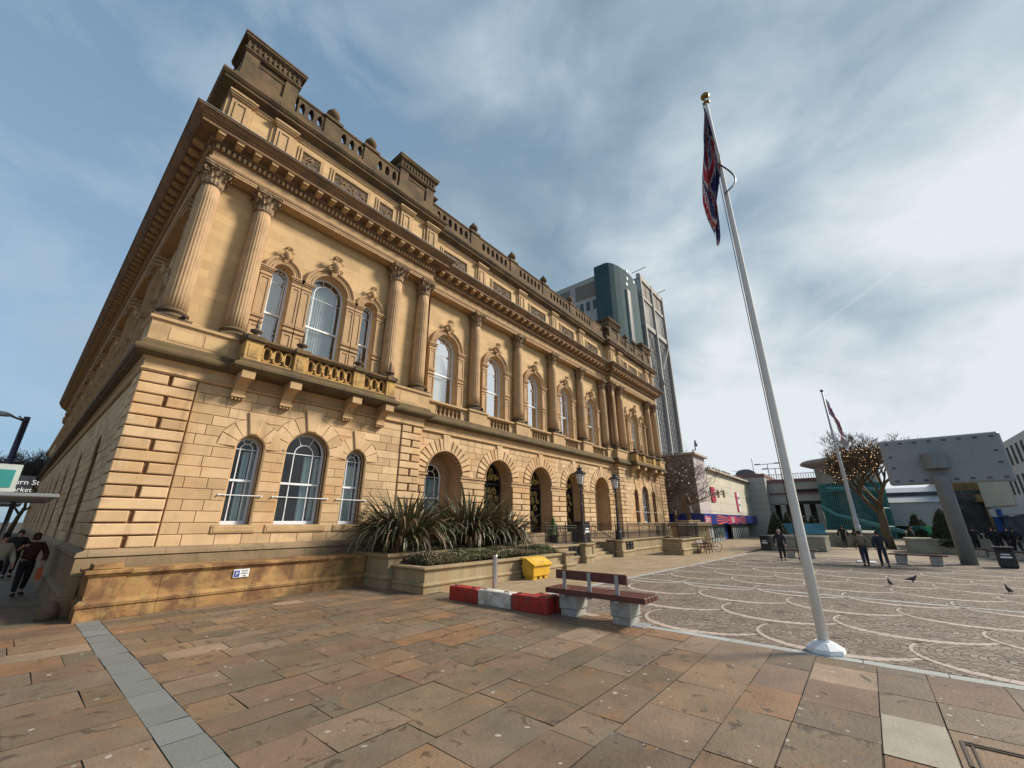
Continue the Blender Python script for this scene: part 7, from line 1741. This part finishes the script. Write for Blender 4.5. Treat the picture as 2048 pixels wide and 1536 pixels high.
for i, (px, py, f_) in enumerate(((1992, 1090, 250), (2001, 1091, 100), (2024, 1093, 270), (2037, 1095, 80), (1950, 1078, 90))):
    q = onz(px, py); D = 44; s_ = D / math.hypot(q[0], q[1]); person((q[0] * s_, q[1] * s_, 0), f_, ['dark figure leftmost of the group behind the litter bin', 'dark figure second from left in the group behind the bin', 'tall dark figure right of centre behind the bin', 'dark figure rightmost of the group behind the litter bin', 'distant dark figure just right of the screen post'][i], 1.70, 0.2 * (-1) ** i, M_blk, M_blk)
# side street people
person((0.75, 20.0, 0), 172, 'hunched person in dark maroon coat in the shaded side street', 1.72, 0.15, M_maroon, M_blk, hood=True, hat=M_maroon, arm_l=0.1, arm_r=0.12, bend=0.3, bag=(('orange', (0.55, 0.10, 0.02), 'orange carrier bag held by the person in maroon'), 'l', 0.42))
person((0.12, 19.6, 0), 150, 'person in cream padded jacket and dark hat at the left edge', 1.72, 0.1, M_cream, M_blk, hat=M_blk, arm_l=0.08)
person((0.55, 26.5, 0), 175, 'dark figure behind the people in the side street', 1.72, 0.2, M_blk, M_blk)
# ---- pigeons ----
M_pig = mat('pigeon_grey', (0.045, 0.045, 0.06), 0.7, 0.35, 14)
def pigeon(px, py, face, label):
    q = onz(px, py); P_ = empty('pigeon', (q[0], q[1], 0), label, 'bird', 'pigeons on the setts', rz=R(face)); k = 1.05
    pts = [(0, 0, .13), (.07, 0, .155), (.105, 0, .205), (.125, 0, .235), (.165, 0, .225), (-.09, 0, .12), (-.20, 0, .09), (.01, .03, .05), (.01, .03, .008), (.01, -.03, .05), (.01, -.03, .008), (.05, .03, .006), (.05, -.03, .006)]
    ed = [(0, 1), (1, 2), (2, 3), (3, 4), (0, 5), (5, 6), (0, 7), (7, 8), (0, 9), (9, 10), (8, 11), (10, 12)]
    rad = [(.062, .06), (.055, .055), (.03, .03), (.027, .027), (.006, .006), (.045, .035), (.03, .010), .010, .006, .010, .006, .004, .004]
    skin('body', [tuple(c * k for c in p) for p in pts], ed, [tuple(c * k for c in r) if isinstance(r, tuple) else r * k for r in rad], M_pig, P_, 2)
pigeon(1783, 1173, 15, 'dark pigeon with long tail, left of the three on the setts'); pigeon(1826, 1166, -80, 'round pigeon facing away, middle of the three on the setts'); pigeon(2022, 1188, 12, 'dark pigeon nearest the right edge of the setts')
# ---- statue ----
M_brz = mat('bronze', (0.10, 0.065, 0.04), 0.5, 0.2, 6, metal=0.3)
STX, STY = 35.2, 10.9
SQ = empty('statue', (STX, STY, 0), 'bronze statue of a standing man in a frock coat on a stone pedestal', 'statue')
zp = hgt(1393, 1043, (STX, STY)); zh = hgt(1389, 986, (STX, STY)); Hs = zh - zp
m = MB(); m.box(-1.0, 1.0, -1.0, 1.0, 0, zp - 0.35, 0.03); m.box(-1.15, 1.15, -1.15, 1.15, zp - 0.35, zp - 0.05, 0.05); m.box(-0.6, 0.6, -0.6, 0.6, zp - 0.05, zp + 0.1, 0.03); link('pedestal', m, M_plant, SQ)
k = Hs / 1.8; A = lambda x, y, z: (x * k, y * k, zp + 0.05 + z * k)
pts = [A(0, 0, .92), A(0, 0, 1.12), A(0, -.02, 1.32), A(0, 0, 1.50), A(0, .02, 1.60), A(0, .02, 1.72), A(-.1, 0, .88), A(-.11, .06, .45), A(-.11, .04, .08), A(-.12, .18, .03), A(.1, 0, .88), A(.12, -.04, .45), A(.12, -.04, .08), A(.13, .1, .03), A(-.2, 0, 1.42), A(-.27, -.04, 1.12), A(-.24, .06, .86), A(.2, 0, 1.42), A(.27, -.02, 1.14), A(.20, .16, 1.02)]
ed = [(0, 1), (1, 2), (2, 3), (3, 4), (4, 5), (0, 6), (6, 7), (7, 8), (8, 9), (0, 10), (10, 11), (11, 12), (12, 13), (2, 14), (14, 15), (15, 16), (2, 17), (17, 18), (18, 19)]
rad = [.19, .17, .2, .08, .08, .095, .11, .085, .06, .05, .11, .085, .06, .05, .085, .07, .045, .085, .07, .045]
fg = skin('figure', pts, ed, [r * k for r in rad], M_brz, SQ, 2)
m = MB(); m.lathe([(0.22 * k, zp + 1.15 * k), (0.25 * k, zp + 0.9 * k), (0.31 * k, zp + 0.55 * k)], n=14, cap=False); link('frock_coat', m, M_brz, SQ, True); SQ.rotation_euler = (0, 0, R(-120))
# ---- side street: shelter, signs, lamp ----
M_alu = mat('shelter_metal', (0.24, 0.25, 0.26), 0.4, 0.05, 4, metal=0.4)
BS = empty('bus_shelter', (-0.6, 15, 0), 'bus shelter with thin flat metal roof at the left edge', 'bus shelter')
rt = onz(118, 996, 2.55); m = MB(); m.box(-3.2, rt[0], rt[1], rt[1] + 4.2, 2.55, 2.63, 0.02); m.box(-3.2, rt[0] - 0.4, rt[1] + 6, rt[1] + 9, 2.55, 2.62, 0.02); link('roof', m, M_alu, BS, root=BS)
pb = onz(0, 1105)
m = MB(); xp_ = onz(33, 1000, 2.5)[0]
for y in (rt[1] + 0.5, rt[1] + 3.7): m.box(rt[0] - 1.0, rt[0] - 0.92, y - 0.04, y + 0.04, 0, 2.55)
link('post', m, M_alu, BS, root=BS); m = MB(); m.box(rt[0] - 0.97, rt[0] - 0.95, rt[1] + 0.5, rt[1] + 3.7, 0.3, 2.4); link('glass_panel', m, M_glass, BS, root=BS)
def sign_board(px0, py0, px1, py1, D, m_, label, lines):
    a = atd(px0, py0, D); b = atd(px1, py1, D); sg2 = empty('sign_board', (a[0], a[1], 0), label, 'sign'); w = abs(b[0] - a[0]) ; m = MB(); m.box(min(a[0], b[0]), max(a[0], b[0]), a[1] - 0.03, a[1] + 0.03, min(a[2], b[2]), max(a[2], b[2])); link('board', m, m_, sg2, root=sg2)
    m = MB(); m.tube([((a[0] + b[0]) / 2, a[1] + 0.08, 0), ((a[0] + b[0]) / 2, a[1] + 0.08, max(a[2], b[2]))], 0.05, 6); link('post', m, M_iron, sg2, root=sg2)
    for tx, sz, dz_, mm in lines: text(tx, sz, ((a[0] + b[0]) / 2, a[1] - 0.04, max(a[2], b[2]) - dz_), (R(90), 0, 0), mm, sg2, sg2)
    return a, b
M_dsg = mat('dark_sign', (0.02, 0.022, 0.03), 0.5); M_csg = mat('pale_sign', (0.40, 0.44, 0.40), 0.5); M_tsg = mat('teal_sign', (0.02, 0.20, 0.19), 0.5)
a, b = sign_board(22, 950, 60, 988, 16, M_dsg, 'black street sign with white lettering beyond the bus shelter', [('Bourn St', 0.17, 0.16, M_signw), ('Market', 0.15, 0.34, M_signw)])
a, b = sign_board(-16, 926, 27, 984, 14.5, M_csg, 'pale sign with teal emblem above the bus shelter', [('Blackburn', 0.16, 0.66, M_ink)])
m = MB(); m.box(a[0] + 0.08, b[0] - 0.08, a[1] - 0.045, a[1] - 0.03, a[2] - 0.5, a[2] - 0.12); tg = link('emblem', m, M_tsg); tg.parent = bpy.data.objects['sign_board.001']; tg.matrix_parent_inverse = Matrix.Translation(-Vector(tg.parent.location))
DL = 20.0; tp = atd(55, 834, DL); SLm = empty('street_light', (tp[0], tp[1], 0), 'dark blue street light with curved arm above the side street', 'street light')
m = MB(); m.tube([(tp[0], tp[1], 0), (tp[0], tp[1], tp[2])], 0.075, 8); link('pole', m, mat('navy_paint', (0.02, 0.025, 0.07), 0.5), SLm, root=SLm)
h0 = atd(18, 830, DL - 1.5); m = MB(); m.tube([(tp[0], tp[1], tp[2] - 0.15), h0], 0.03, 5); m.tube([(tp[0], tp[1], tp[2] - 0.8), ((tp[0] + h0[0]) / 2 + 0.15, (tp[1] + h0[1]) / 2, tp[2] - 0.25), ((tp[0] + h0[0]) / 2, (tp[1] + h0[1]) / 2, tp[2] - 0.12)], 0.02, 5); link('arm', m, M_iron, SLm, root=SLm)
m = MB(); m.lathe([(0.0, -0.07), (0.12, -0.05), (0.16, 0.0), (0.10, 0.07), (0, 0.1)], n=12); m.v = [(h0[0] + x * 2.2 - 0.25, h0[1] + y, h0[2] + z) for x, y, z in m.v]; link('lamp_head', m, M_strap, SLm, True, root=SLm)
m = MB(); m.box(-40, -16, 20, 120, 0, 7); 
FB = empty('street_block', (-14, 60, 0), 'plain dark building across the side street', 'building'); link('wall', m, M_bs, FB, root=FB)
